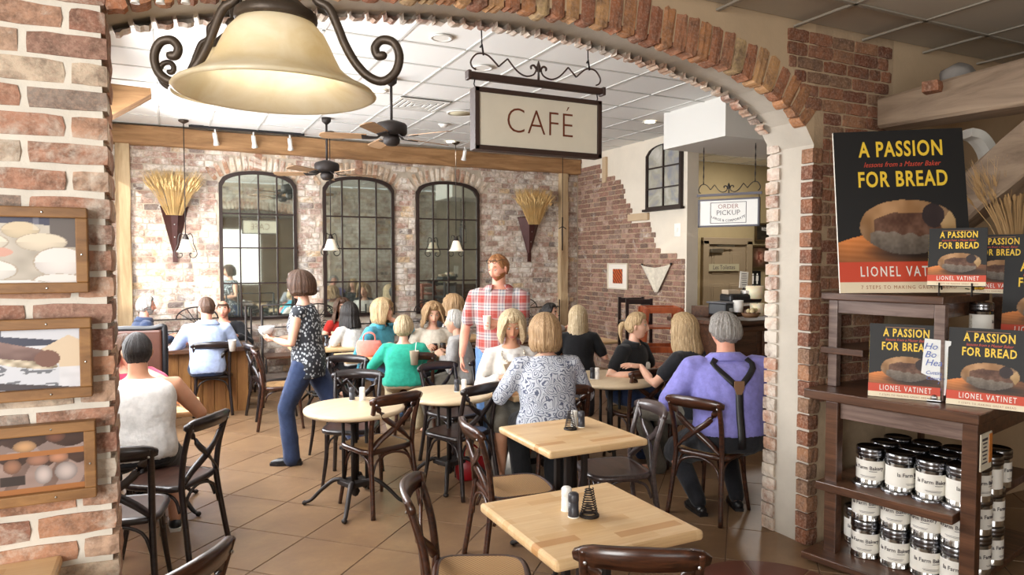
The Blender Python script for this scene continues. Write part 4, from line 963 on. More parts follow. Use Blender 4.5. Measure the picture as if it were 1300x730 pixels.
def photo3(U, V):
    n = nz2(U, V, 9, 7)[..., None]; c = np.zeros(U.shape + (3,)) + np.array([.27, .17, .12]) + (n - .5) * .1
    cl = ((V < .50 + .06 * np.sin(U * 25)) & (V > .10)); c = np.where(cl[..., None], np.array([.66, .56, .52]) - .16 * (np.sin(U * 21 - V * 6) > .5)[..., None] + (n - .5) * .1, c)
    c = np.where(((V > .70) & (V < .86 - .12 * np.abs(np.sin(U * 9))))[..., None], np.array([.68, .60, .57]) - .1 * (n > .5), c)
    for (x, y, a, b, col) in ((.52, .80, .09, .10, (.80, .62, .44)), (.1, .78, .10, .07, (.62, .48, .38)), (.76, .93, .08, .10, (.48, .30, .22)), (.78, .57, .08, .09, (.76, .54, .42)), (.62, .56, .09, .10, (.66, .47, .38)), (.42, .48, .07, .12, (.62, .44, .34)), (.66, .30, .07, .16, (.80, .74, .72)), (.84, .32, .09, .16, (.78, .72, .70))):
        d = ((U - x) / a) ** 2 + ((V - y) / b) ** 2; c = np.where((d < 1)[..., None], np.array(col) * (1.1 - .35 * d[..., None]), c)
    c = np.where(((np.abs(V - .65 - U * .02) < .045) | (V < .10))[..., None], np.array([.72, .46, .24]), c); c = np.where(((U > .33) & (U < .52) & (V > .16) & (V < .32))[..., None], np.array([.22, .17, .15]), c); return c
for (y0, y1, x1, fn, lab) in ((1.99, 1.68, -.272, photo1, 'oak framed photograph of hands shaping round pale dough, topmost on the pier'), (1.588, 1.295, -.268, photo2, 'oak framed photograph of an arm over a floured tray, middle one on the pier'), (1.205, .918, -.262, photo3, 'oak framed photograph of loaves on cloth-lined boards, lowest on the pier')):
    W_, H_ = .46, y0 - y1; t = thing('framed_photograph', lab, 'picture', (x1 - W_ / 2, YF - .012, y1), 0, 'framed bread photographs on the pier'); frame_parts(t, W_, H_, .038, M['framewood'], .05)
    painted_grid('photograph', 110, 84, W_ - .07, H_ - .07, lambda U, V, fn=fn: fn(U, V) * .88, t, M['print'], Matrix.Translation((0, -.022, .035)))
    for q in ((W_ * .2, H_ - .019), (W_ * .2 + .01, .019), (W_ / 2 - .019, H_ * .45)):
        bm = bmesh.new(); ball(bm, (q[0], -.051, q[1]), (.004, .003, .004), 8, 5); obj('nail_head', bm, M['steel'], t)
# ------------------------------------------------------------------ tables and chairs
def chair_parts(wm, seat_m):
    t = bpy.data.objects.new('bistro_chair', None); C.objects.link(t); t.empty_display_size = .1
    # seat ring and panel
    out = smooth_path([(-.185, -.18, 0), (0, -.20, 0), (.185, -.18, 0), (.205, 0, 0), (.19, .15, 0), (.10, .205, 0), (-.10, .205, 0), (-.19, .15, 0), (-.205, 0, 0)], 4, True)
    bm = bmesh.new(); tube(bm, [(p.x * .94, p.y * .94, .445) for p in out], .021, 8, 1.0, True); obj('seat_ring', bm, wm, t, True)
    bm = bmesh.new(); n = len(out); a = [bm.verts.new((p.x * .92, p.y * .92, .462)) for p in out]; b = [bm.verts.new((p.x * .92, p.y * .92, .44)) for p in out]; cv = bm.verts.new((0, 0, .455))
    for i in range(n): bm.faces.new((a[i], a[(i + 1) % n], cv)); bm.faces.new((a[(i + 1) % n], a[i], b[i], b[(i + 1) % n]))
    bm.faces.new(b[::-1]); obj('seat', bm, seat_m, t)
    for s in (-1, 1):
        pts = smooth_path([(s * .205, -.265, 0), (s * .19, -.235, .2), (s * .178, -.205, .42), (s * .178, -.205, .5), (s * .183, -.225, .65), (s * .19, -.268, .80), (s * .192, -.282, .845)], 3)
        tubo('rear_leg', pts, [.0185 - .003 * abs(i / (len(pts) - 1) - .45) for i in range(len(pts))], wm, t, 8)
        tubo('front_leg', smooth_path([(s * .155, .155, .44), (s * .158, .165, .25), (s * .185, .195, .0)], 4), [.018, .018, .018, .0175, .017, .016, .015, .014, .013], wm, t, 8)
        # bent side brace
        tubo('brace', smooth_path([(s * .18, -.19, .30), (s * .172, -.15, .385), (s * .168, -.03, .42), (s * .165, .08, .395), (s * .165, .15, .28)], 4), .0095, wm, t, 6)
    tubo('brace', smooth_path([(-.15, .17, .28), (-.12, .165, .385), (0, .155, .425), (.12, .165, .385), (.15, .17, .28)], 4), .0095, wm, t, 6)
    tubo('brace', smooth_path([(-.178, -.215, .26), (-.13, -.21, .385), (0, -.20, .425), (.13, -.21, .385), (.178, -.215, .26)], 4), .0095, wm, t, 6)
    # bowed top rail
    def rail(x): return -.278 - .055 * (1 - (x / .22) ** 2)
    xs_ = [-.222 + .444 * i / 14 for i in range(15)]; bm = bmesh.new()
    strip(bm, [(x, rail(x) + .018, .818 + .012 * (1 - (x / .22) ** 2)) for x in xs_], [.014, .029] + [.035 + .006 * (1 - abs(x) / .2) for x in xs_[2:-2]] + [.029, .014], .023, (0, -.25, 1)); obj('top_rail', bm, wm, t, True)
    for s in (-1, 1):
        pts = smooth_path([(s * .178, -.262, .80), (s * .10, -.262, .695), (0, -.256 - .004 * s, .62), (-s * .11, -.225, .535), (-s * .168, -.205, .475)], 4)
        bm = bmesh.new(); strip(bm, pts, .020, .011, lambda i: Vector((.6 * s, 0, .8))); obj('cross_slat', bm, wm, t, True)
        for z, y in ((.80, -.288),):
            bm = bmesh.new(); ball(bm, (s * .185, y - .002, z), (.007, .005, .007), 8, 5); obj('screw_cap', bm, M['steel'], t)
    return t
M['seatdark'] = wood('dark_seat_ply', '#33201a', '#4f352a', 0.35, (4, 30, 4), '#241611', 0.05, 0.3)
PROTO = {'brown': chair_parts(M['chair'], M['cane']), 'black': chair_parts(M['chairblk'], M['seatdark']), 'grey': chair_parts(M['chairsheen'], M['seatdark']), 'brownply': chair_parts(M['chair'], M['seatdark'])}
_used = set()
def chair(kind, xy, az, label, group=None):
    p = PROTO[kind]; c = p if kind not in _used else copy_tree(p); _used.add(kind)
    c.location = (xy[0], xy[1], 0); c.rotation_euler = (0, 0, R(-az)); tag(c, label, 'chair', group or 'cross-back bistro chairs'); return c
def chair_px(kind, a, b, label, away=1, off=.26, zz=.845, az=None):
    p, q = atz(*a, zz), atz(*b, zz); d = q - p; f = Vector((-d.y, d.x, 0)).normalized() * away; m = (p + q) / 2; z_ = math.degrees(math.atan2(f.x, f.y)) if az is None else az
    f = Vector((math.sin(R(z_)), math.cos(R(z_)), 0)); c = m + f * off; return chair(kind, c, z_, label)
def square_top(name, label, cat, c, sx, sy, z=.75, th=.042, rz=0.0, base='square'):
    t = thing(name, label, cat, (c[0], c[1], 0), rz, 'butcher-block cafe tables'); bxo('table_top', (0, 0, z - th / 2), (sx, sy, th), M['butcher'], t, .014)
    iron_base(t, z - th, base); return t
def iron_base(t, z, kind='square'):
    bm = bmesh.new(); box(bm, (0, 0, z - .012), (.34, .34, .02)); obj('mounting_plate', bm, M['iron'], t)
    for k in range(4):
        a = PI / 4 + k * PI / 2; x, y = .085 * math.cos(a), .085 * math.sin(a)
        if kind == 'square': bxo('column_bar', (x, y, (z + .16) / 2 - .01), (.032, .032, z - .18), M['iron'], t, .004)
        else: tubo('column_bar', [(x, y, .14), (x, y, z - .02)], .0125, M['iron'], t, 8)
        ca, sa = math.cos(a), math.sin(a)
        pts = smooth_path([(x * .6, y * .6, .17), (.14 * ca, .14 * sa, .19), (.24 * ca, .24 * sa, .12), (.32 * ca, .32 * sa, .04), (.37 * ca, .37 * sa, .018)], 4)
        tubo('foot', pts, [.022 - .008 * i / (len(pts) - 1) for i in range(len(pts) - 1)] + [.022], M['iron'], t, 8, .8, True)
    tubo('column_bar', [(0, 0, .10), (0, 0, z - .02)], .02, M['iron'], t, 8)
    bxo('column_collar', (0, 0, .17), (.19, .19, .035), M['iron'], t, .006)
    latho('column_finial', [(0, .06), (.02, .07), (.035, .10), (.02, .13), (.03, .16), (0, .17)], M['iron'], t, 10)
    bxo('column_collar', (0, 0, z - .05), (.20, .20, .03), M['iron'], t, .006)
def round_top(label, c, r, z=.73):
    t = thing('round_cafe_table', label, 'table', (c[0], c[1], 0), R(20), 'round cafe tables')
    latho('table_top', [(0, z), (r - .02, z), (r - .006, z - .006), (r, z - .018), (r - .004, z - .032), (r - .02, z - .04), (0, z - .04)], M['pale_top'], t, 40); iron_base(t, z - .04, 'round'); return t
M['pale_top'] = wood('pale_maple_top', '#cdb592', '#dcc8a8', 0.4, (2, 14, 14), None, 0.05, 0.2)
TA = (1.513, 2.387); TB = (2.17, 3.60); SZ = .665
square_top('cafe_table', 'square butcher-block table with dark pepper mill before it, nearest the viewer', 'table', TA, SZ, SZ)
square_top('cafe_table', 'square butcher-block table in the archway beside the paisley blouse', 'table', TB, SZ, SZ)
CT, DT = (1.19, 5.03), (2.0, 5.22)
round_top('round pale table in the cafe nearest the walking woman', CT, .365)
round_top('round pale table behind it, beside the woman in white', DT, .365)
ET = (3.52, 5.16); round_top('round pale table between the woman in black polo and blonde companion', ET, .43, .75)
GT = (2.62, 4.98); square_top('cafe_table', 'small square table between the white jacket and the paisley blouse', 'table', GT, .56, .52)
FT = (2.35, 7.55); square_top('cafe_table', 'long pale table shared by the women in blue and in white lace', 'table', FT, 1.45, .62)
LT = (1.62, 8.55); square_top('cafe_table', 'pale table under the middle mirror behind the walking woman', 'table', LT, .7, .6)
square_top('cafe_table', 'low pale table corner cut by the frame below the pier photographs', 'table', (atz(80, 703, .70).x - .31, atz(80, 703, .70).y - .31), .62, .62, .70)
square_top('cafe_table', 'small pale table behind the dark-haired man under the third mirror', 'table', (3.55, 8.75), .62, .6)
square_top('cafe_table', 'pale table beside the long-haired woman in black, near the corner post', 'table', (4.9, 7.75), .7, .6)
PT = (-.12, 5.55); square_top('cafe_table', 'small table between the man in white and the woman in pink', 'table', PT, .6, .55)

chair_px('brown', (715, 692), (915, 700), 'dark bentwood chair at the bottom of the frame, back to the viewer')
chair_px('brown', (522, 646), (539, 593), 'dark bentwood chair tucked under the nearest table, seen side-on', -1)
chair_px('brown', (586, 526), (618, 553), 'dark bentwood chair with cane seat drawn up to the archway table', 1, az=98)
chair_px('brown', (463, 508), (540, 495), 'dark bentwood chair with cane seat standing before the nearer round table')
chair_px('black', (420, 473), (488, 473), 'black chair facing the viewer behind the nearer round table', -1)
chair_px('brownply', (494, 449), (558, 449), 'dark chair carrying the woman in the teal sweater', 1)
chair_px('black', (532, 466), (580, 460), 'black chair facing the viewer behind the farther round table', -1)
chair_px('black', (583, 495), (637, 484), 'glossy black chair with solid seat beside the farther round table')
chair_px('brown', (674, 490), (757, 490), 'dark chair carrying the woman in the paisley blouse')
chair_px('grey', (797, 507), (855, 524), 'dark chair with grey sheen put into its colour, solid seat, opposite the archway table', 1, az=-78)
chair_px('brown', (842, 500), (925, 513), 'dark bentwood chair carrying the man in lavender')
chair_px('brown', (792, 473), (858, 468), 'dark chair standing between archway and blonde woman in charcoal')
chair('black', (-.25, 4.25), 10, 'black chair half hidden by the pier, nearest the man in white')
chair('black', (-.03, 4.75), -55, 'black chair carrying the man in the white sleeveless top')
chair_px('black', (245, 437), (293, 435), 'black chair carrying the man in the light blue shirt')
chair_px('brown', (313, 446), (341, 441), 'brown bentwood chair with cane seat standing empty left of the walking woman', 1, az=98)
chair_px('brown', (212, 728), (262, 697), 'brown bentwood chair back poking in below the pier, bottom of the frame', 1)
chair_px('black', (418, 456), (462, 452), 'black chair behind the round table, beside the peach handbag', -1, az=215)
chair('brownply', (2.98, 7.05), -100, 'dark chair carrying the grey-haired woman')
chair('black', (2.70, 5.72), 186, 'black chair carrying the woman in the white jacket')
chair('brownply', (4.25, 7.20), 60, 'dark chair carrying the long-haired woman in black')
chair('brown', (3.42, 5.85), 150, 'dark chair carrying the woman in the black polo')
chair('brown', (4.05, 4.80), -68, 'dark chair carrying the blonde woman in charcoal')
chair('black', (1.95, 8.25), 160, 'dark chair carrying the woman in the blue jacket')
chair('black', (2.85, 8.2), 185, 'dark chair carrying the woman in white lace')
chair('black', (1.05, 8.35), 80, 'black chair at the table behind the walking woman, under the first mirror')

# salt, pepper and wire menu stands
def shaker(kind, x, y, z, label):
    dark = kind == 'pepper'; t = thing('pepper_shaker' if dark else 'salt_shaker', label, 'shaker', (x, y, z), 0, 'pepper shakers on the tables' if dark else 'salt shakers on the tables')
    m = plain('charcoal_plastic', '#34343a', .4) if dark else M['white']
    latho('body', [(0, 0), (.021, 0), (.0225, .004), (.021, .065), (0, .065)], m, t, 16); latho('cap', [(.0215, .064), (.0225, .07), (.022, .094), (.016, .1), (0, .1)], m, t, 16); latho('foot_ring', [(.018, -.0005), (.0235, 0), (.0235, .004), (.0215, .004)], M['white'] if dark else m, t, 16)
def wire_stand(x, y, z, label):
    t = thing('wire_menu_stand', label, 'menu stand', (x, y, z), 0, 'wire spring menu stands'); n = 110
    pts = [((.036 - .020 * i / n) * math.cos(i * 2 * PI / 10), (.036 - .020 * i / n) * math.sin(i * 2 * PI / 10), .004 + .112 * i / n) for i in range(n + 1)]
    tubo('spring', pts, .0026, M['iron'], t, 5); tubo('spike', [(0, 0, .11), (0, 0, .15)], .0025, M['iron'], t, 5); latho('base_ring', [(.030, 0), (.041, 0), (.041, .008), (.030, .008)], M['iron'], t, 20, closed=True)
def on_table(px, py, z): return atz(px, py, z)
p = on_table(728, 656, .75); shaker('pepper', p.x, p.y, .75, 'dark pepper shaker beside the wire spring on the nearest table'); shaker('salt', p.x + .012, p.y + .075, .75, 'white salt shaker behind the dark one on the nearest table')
p = on_table(748, 655, .75); wire_stand(p.x, p.y, .75, 'black wire spring stand on the nearest table')
p = on_table(724, 545, .75); wire_stand(p.x, p.y, .75, 'black wire spring stand on the archway table')
p = on_table(731, 542, .75); shaker('salt', p.x, p.y + .02, .75, 'white salt shaker on the archway table'); p = on_table(738, 542, .75); shaker('pepper', p.x, p.y, .75, 'dark pepper shaker on the archway table')
for (x0, x1, y, z, n1) in ((447, 460, 508, .73, 'nearer round table'), (580, 589, 497, .73, 'farther round table'), (752, 758, 481, .75, 'round table before the woman in black')):
    p = on_table(x0, y, z); shaker('pepper', p.x, p.y, z, 'dark pepper shaker on the ' + n1); p = on_table(x1, y, z); shaker('salt', p.x, p.y, z, 'white salt shaker on the ' + n1)
def cup(p, label, m, r=.038, h=.11, lid=None, straw=False, name='paper_cup', sleeve=None):
    t = thing(name, label, 'cup', p); latho('cup_body', [(0, 0), (r * .72, 0), (r * .98, h * .97), (r * 1.04, h), (r * .9, h), (r * .66, .006), (0, .006)], m, t, 18)
    if lid: latho('lid', [(r * 1.06, h - .004), (r * 1.06, h + .006), (r * .88, h + .016), (0, h + .016)], lid, t, 18)
    if straw: tubo('straw', [(.0, 0, h * .3), (.022, .0, h + .09)], .0035, M['white'], t, 6)
    if sleeve: latho('sleeve', [(r * .80, h * .25), (r * .97, h * .75)], sleeve, t, 18)
    return t
M['papercup'] = plain('white_paper', '#eeeae0', .6); M['iced'] = plain('iced_coffee', '#c9b7a0', .15, var=.12, bscale=90, **{'Coat Weight': .5})
cup(on_table(808, 474, .75), 'white paper coffee cup with brown sleeve and black lid before the woman in black', M['papercup'], .04, .13, M['black'], sleeve=plain('cardboard', '#b3906a', .8))
cup(on_table(526, 463, .75), 'clear iced coffee cup with a straw on the long pale table', M['iced'], .05, .14, None, True, 'iced_coffee_cup')
cup(on_table(425, 436, .75), 'tan paper cup under the middle mirror beside the tissue box', plain('tan_paper', '#cdb99a', .6), .045, .15)
cup((.62, 8.55, .75), 'white paper cup at the elbow of the man in the light blue shirt', M['papercup'], .045, .13)
p = on_table(821, 473, .75); t = thing('paper_pouch', 'small white box of sachets beside the coffee cup', 'box', p); bxo('box', (0, 0, .045), (.05, .05, .09), M['papercup'], t, .004); bxo('sachet', (0, 0, .085), (.04, .03, .03), M['white'], t)
p = on_table(848, 470, .75); t = thing('black_pot', 'small black pot near the gesturing hand', 'pot', p); latho('pot', [(0, 0), (.045, 0), (.055, .05), (.05, .055), (0, .05)], M['black'], t); latho('lid', [(.052, .053), (.03, .07), (0, .072)], M['black'], t, 16)
p = on_table(560, 447, .75)
for k, (dx, m_, lab) in enumerate(((-.07, plain('jam_red', '#5e2a20', .25), 'dark red jar, first of the jars before the lace blouse'), (0.03, plain('jam_brown', '#3b2a1f', .25), 'dark brown jar, second of the jars before the lace blouse'), (.13, plain('jar_green', '#2f3826', .25), 'dark green jar, third of the jars before the lace blouse'))):
    t = thing('condiment_jar', lab, 'jar', (p.x + dx, p.y + .02, .75), 0, 'condiment jars on the long table'); latho('jar', [(0, 0), (.036, 0), (.038, .07), (.03, .085), (0, .085)], m_, t, 14); latho('lid', [(.032, .083), (.033, .1), (0, .101)], M['black'], t, 14)
p = on_table(410, 440, .75); t = thing('tissue_box', 'blue grey napkin dispenser beside the tan paper cup', 'napkin dispenser', p); bxo('case', (0, 0, .07), (.12, .10, .14), M['black'], t, .008); bxo('face_plate', (-.02, -.052, .07), (.09, .006, .11), plain('blue_grey', '#9fb0c2', .3), t)
# plates on the long table and the pier table
def plate(p, label, r=.11):
    t = thing('plate', label, 'plate', p); latho('plate', [(0, .004), (r * .6, .004), (r, .018), (r * .98, .022), (r * .6, .009), (0, .009)], M['white'], t, 28); return t
plate(on_table(790, 475, .75), 'white plate before the woman in black polo', .09)
plate((2.55, 7.40, .75), 'white plate before the woman in white lace')
plate((2.62, 5.05, .75), 'white plate between the white jacket and the paisley blouse', .10)
# ------------------------------------------------------------------ people
V = Vector
def skin_mat(name, c, c2):
    t = NT(name); v = t.coord((1, 1, 1)); t.col(t.ramp(t.noise(v, 9, 3), [(0.3, c), (0.7, c2)])); m = t.set(0.5, spec=0.35); t.b.inputs['Subsurface Weight'].default_value = 0.12; t.b.inputs['Subsurface Radius'].default_value = (.02, .008, .005); return m
SK = {'fair': skin_mat('fair_skin', '#d8a58b', '#e2b49b'), 'pink': skin_mat('ruddy_skin', '#cf9078', '#dba189'), 'tan': skin_mat('tan_skin', '#b98466', '#c59478'), 'olive': skin_mat('olive_skin', '#a87659', '#b58568')}
M['lips'] = plain('lips', '#b0605a', .45); M['eyewhite'] = plain('eye_white', '#c9c0b6', .5); M['iris'] = plain('iris_dark', '#2b211c', .2)
def hair_mat(name, a, b, c):
    if name in _mc: return _mc[name]
    t = NT(name); v = t.coord((130, 130, 7)); nz = t.noise(v, 1.0, 5, .65, .6); t.col(t.ramp(nz, [(0.28, a), (0.5, b), (0.75, c)])); t.bump(nz, 1.0, .008); _mc[name] = t.set(0.45, spec=0.4); return _mc[name]
HM = {'blonde': hair_mat('blonde_hair', '#7d6547', '#b3966d', '#d9c4a0'), 'ash': hair_mat('ash_blonde_hair', '#8c7758', '#c2ab86', '#e6d8bb'), 'brown': hair_mat('brown_hair', '#2a1a12', '#49301f', '#6c4a32'), 'black': hair_mat('black_hair', '#0f0c0b', '#1d1715', '#332a25'),
      'grey': hair_mat('grey_hair', '#5f5a54', '#8d8882', '#c4c0ba'), 'white': hair_mat('silver_hair', '#8f8c86', '#bab7b0', '#e2dfd9'), 'golden': hair_mat('golden_hair', '#6e5338', '#a1805a', '#cdb08a'), 'ginger': hair_mat('ginger_hair', '#6e4526', '#98653a', '#b98453')}

def head_arrays():
    nc, nr = 60, 54; vs_ = []
    a, b, c = .074, .093, .116
    ss = lambda e0, e1, x: (lambda t: t * t * (3 - 2 * t))(min(1, max(0, (x - e0) / (e1 - e0))))
    g = lambda x, s: math.exp(-(x / s) ** 2)
    for i in range(nr + 1):
        th = PI * i / nr
        for k in range(nc):
            t = k / nc * 2 - 1; ph = PI * (0.45 * t + 0.55 * t ** 3)       # dense at the face, phi 0 = front
            dx, dy, dz = math.sin(th) * math.sin(ph), math.sin(th) * math.cos(ph), math.cos(th)
            x, y, z = a * dx, b * dy, c * dz
            k_ = ss(-.02, -1, dz); x *= 1 - .36 * k_
            if dy > 0: y *= 1 - .06 * k_; y = y * (1 - .05 * ss(.6, 1, dy))
            else: y *= 1 - .50 * ss(-.1, -.9, dz)
            if dy > 0.15:
                f = ss(.15, .5, dy); X = abs(x); o = 0
                zz = z
                pr = 0
                if -.050 < zz < .030:
                    u = (0.030 - zz) / .065; pr = .003 + .021 * min(1, u) ** 1.2 if zz > -.036 else .024 * ss(-.050, -.036, zz)
                o += pr * g(x, .0075 + .006 * ss(.0, -.036, zz))
                o -= .010 * g(X - .031, .015) * g(zz - .012, .011)
                o += .005 * g(X - .028, .022) * g(zz - .033, .007)
                o += .007 * g(x, .021) * g(zz + .062, .0095) - .004 * g(x, .024) * g(zz + .0625, .0022)
                o += .008 * g(x, .022) * g(zz + .1, .014) + .004 * g(X - .038, .018) * g(zz + .02, .02)
                y += o * f
            vs_.append((x, y, z))
    fs, mi = [], []
    for i in range(nr):
        for k in range(nc):
            q = (i * nc + k, i * nc + (k + 1) % nc, (i + 1) * nc + (k + 1) % nc, (i + 1) * nc + k)
            cx, cy, cz = (sum(vs_[j][d] for j in q) / 4 for d in range(3)); m = 0
            if cy > .05 and abs(cz + .062) < .0085 * (1 - (abs(cx) / .026) ** 2) and abs(cx) < .025: m = 1
            if cy > .05 and .013 < abs(cx) < .045 and abs(cz - (.036 + .004 * (1 - ((abs(cx) - .028) / .016) ** 2))) < .0042: m = 4
            fs.append(q); mi.append(m)
    return vs_, fs, mi
HEAD = head_arrays()
def loft(bm, rings, seg=16):
    """rings: (centre, X radius vector, Y radius vector)"""
    R_ = [[bm.verts.new(c + X * math.cos(2 * PI * k / seg) + Y * math.sin(2 * PI * k / seg)) for k in range(seg)] for c, X, Y in rings]
    for a, b in zip(R_, R_[1:]):
        for k in range(seg): bm.faces.new((a[k], a[(k + 1) % seg], b[(k + 1) % seg], b[k]))
    bm.faces.new(R_[0][::-1]); bm.faces.new(R_[-1])
def limb(bm, pts, rs, seg=12): tube(bm, pts, rs, seg, 1.0, False, True, True)
def ik(a, t, l1, l2, pole):
    d = t - a; L = min(d.length, (l1 + l2) * .995); dn = d.normalized(); q = (l1 * l1 - l2 * l2 + L * L) / (2 * L); h = math.sqrt(max(0, l1 * l1 - q * q))
    p = (pole - dn * pole.dot(dn)).normalized(); return a + dn * q + p * h, a + dn * L
_hand = {}
def hand_bm(curl, spread=.1):
    """wrist at origin, fingers along +Y, palm towards -Z, thumb on +X"""
    bm = bmesh.new(); X, Z = V((1, 0, 0)), V((0, 0, 1))
    loft(bm, [(V((0, -.012, 0)), X * .024, Z * .017), (V((0, .015, -.001)), X * .029, Z * .016), (V((0, .05, -.003)), X * .039, Z * .0145), (V((0, .085, -.002)), X * .040, Z * .0125), (V((0, .098, -.002)), X * .036, Z * .008)], 12)
    for k, (x, ln, r) in enumerate(((.029, .070, .0083), (.010, .079, .0086), (-.010, .073, .0083), (-.028, .057, .0073))):
        base = V((x, .084, -.002)); ang = 0; p = base; pts = [base - V((0, .012, 0)), base]; side = (x / .03) * spread
        for j, (f, cu) in enumerate(((.45, .75), (.32, 1.0), (.23, .8))):
            ang += curl * cu * 1.15 + .06; d = V((side, math.cos(ang), -math.sin(ang))).normalized(); p = p + d * ln * f; pts.append(p)
        tube(bm, smooth_path(pts, 2), [r, r] + [r * (1 - .05 * i) for i in range(7)], 8, 1.0, False, True, True)
    c2 = .25 + curl * .5; pts = [V((.016, .012, -.004)), V((.034, .030, -.010)), V((.048 - .012 * curl, .055, -.016 - .012 * curl)), V((.050 - .03 * curl, .082, -.022 - .022 * curl))]
    tube(bm, smooth_path(pts, 2), [.014, .013, .012, .0115, .0105, .0095, .008], 8, 1.0, False, True, True); return bm
def add_hand(bm, wrist, d, palm, side, curl, s=1.0):
    d = d.normalized(); palm = (palm - d * palm.dot(d)).normalized(); Zp = -palm; X = d.cross(Zp).normalized() * 1.0
    h = hand_bm(curl); m = Matrix.Identity(4); sx = 1.0 if side > 0 else -1.0
    # thumb of a right hand (side=+1), palm down, points to -X of the owner
    for i in range(3): m[i][0] = X[i] * (-sx) * s; m[i][1] = d[i] * s; m[i][2] = Zp[i] * s; m[i][3] = wrist[i]
    me = bpy.data.meshes.new('hand'); h.to_mesh(me); h.free(); me.transform(m)
    if m.determinant() < 0: me.flip_normals()
    bm.from_mesh(me); bpy.data.meshes.remove(me)

def person(label, xy, az, build='f', S=1.0, sit=True, top=1.30, lean=8, side=0, twist=0, head=(0, 0), girth=1.0, skin='fair',
           hair=('bob', 'blonde', .12), shirt=None, sleeve=.55, neck='round', bottom=None, leg='trousers', lhand=None, rhand=None, curl=(.5, .5), palms=(None, None), dirs=(None, None),
           lfoot=None, rfoot=None, shoes=None, beard=None, extras=None, brow=None, bust=None, nudge=(0, 0, 0), lpole=None, rpole=None, sockm=None, shirt_len=-.16):
    root = thing('person', label, 'person', (xy[0], xy[1], 0), R(-az)); male = build == 'm'
    # --- skeleton
    seat = .46
    hz = (seat + .115) if sit else .93 * S
    tl = (top - hz - .272 * S ** .7) if sit else .52 * S
    la, sa = R(lean), R(side); sp = V((math.sin(sa), math.sin(la), math.cos(la) * math.cos(sa))).normalized()
    P = V((0, 0, hz)); N = P + sp * tl; right = V((1, 0, 0)); right = (right - sp * right.dot(sp)).normalized(); tw = Matrix.Rotation(R(-twist), 3, sp)
    fwd = sp.cross(right) * -1; fwd = -right.cross(sp) if fwd.y < 0 else fwd
    if fwd.y < 0: fwd = -fwd
    rS, fS = tw @ right, tw @ fwd
    sw = (.185 if male else .160) * S * (1 + (girth - 1) * .45)
    ks = (.0, .30, .55, .78, .9, .97, 1.0)
    if male: tab = [(-.22, .15, .11), (-.10, .172, .125), (.05, .172, .128), (.28, .160, .122), (.52, .172, .126), (.74, .182, .118), (.86, .172, .098), (.94, .115, .078), (1.0, .066, .066)]
    else: tab = [(-.22, .155, .115), (-.10, .178, .128), (.05, .172, .122), (.28, .142, .108), (.52, .155, .118), (.70, .160, .112), (.85, .148, .090), (.94, .098, .070), (1.0, .056, .058)]
    bu = (.0 if male else .022) if bust is None else bust
    def cs(s):
        w_ = float(np.interp(s, [q[0] for q in tab], [q[1] for q in tab])); d_ = float(np.interp(s, [q[0] for q in tab], [q[2] for q in tab]))
        gk = girth if s < .9 else 1 + (girth - 1) * .3
        t = min(1, max(0, s)); r_ = right.lerp(rS, t).normalized(); f_ = fwd.lerp(fS, t).normalized()
        c = P + sp * (s * tl) + f_ * ((.012 + bu * .5 * math.exp(-((s - .58) / .16) ** 2)) - .02 * (1 - t) + .03 * (girth - 1) * math.exp(-((s - .25) / .3) ** 2)) * S
        return c, r_, f_, w_ * gk * S, (d_ * (girth if s < .85 else 1) + bu * .5 * math.exp(-((s - .58) / .16) ** 2)) * S
    def torso(bm, s0, s1, inf, n=14):
        rings = []
        for i in range(n + 1):
            s = s0 + (s1 - s0) * i / n; c, r_, f_, w_, d_ = cs(s); rings.append((c, r_ * (w_ + inf), f_ * (d_ + inf)))
        loft(bm, rings, 20)
    def torso_pt(s, ang, inf): c, r_, f_, w_, d_ = cs(s); return c + r_ * ((w_ + inf) * math.sin(ang)) + f_ * ((d_ + inf) * math.cos(ang))
    Sh = {1: cs(.87)[0] + rS * sw - sp * .012, -1: cs(.87)[0] - rS * sw - sp * .012}
    a1, a2 = .285 * S, .255 * S
    T = {-1: V(lhand) if lhand else Sh[-1] + V((-.09, .06, -.5)), 1: V(rhand) if rhand else Sh[1] + V((.09, .06, -.5))}
    El, Wr = {}, {}
    for k, po in ((-1, lpole), (1, rpole)): El[k], Wr[k] = ik(Sh[k], T[k], a1, a2, V(po) if po else V((k * .62, -.6, -.6)))
    l1, l2 = .44 * S, .42 * S; Hp = {k: P + right * (k * .092 * S * (1 + (girth - 1) * .5)) - V((0, 0, .02)) for k in (-1, 1)}
    dfl = {k: (V((k * .13, .29, .085)) if sit else V((k * .09, .02, .085))) for k in (-1, 1)}
    Ft = {-1: V(lfoot) if lfoot else dfl[-1], 1: V(rfoot) if rfoot else dfl[1]}
    Kn, An = {}, {}
    for k in (-1, 1): Kn[k], An[k] = ik(Hp[k], Ft[k], l1, l2, V((k * .12, 1.0, .55)))
    toe = {k: V((k * .12, 1, 0)).normalized() for k in (-1, 1)}
    # --- head
    hy, hp = head; nd = (sp + V((0, .22 if lean < 25 else .1, 0)) * .8).normalized()
    HC = N + nd * (.035 * S) + V((0, .026, .112 * S ** .7)); hs = 1.04 * S ** .5
    Hm = Matrix.Translation(HC) @ Matrix.Rotation(R(-hy), 4, 'Z') @ Matrix.Rotation(R(hp), 4, 'X') @ Matrix.Diagonal((hs, hs, hs, 1))
    # --- body: one continuous skin under the clothes
    bm = bmesh.new(); torso(bm, -.20, 1.0, -.004)
    limb(bm, [N - sp * .07, N + nd * .02, HC - V((0, .02, .05))], [.062 * S, (.058 if male else .049) * S, (.056 if male else .047) * S], 14)
    ar = 1.12 if male else 1.0; ar *= 1 + (girth - 1) * .5
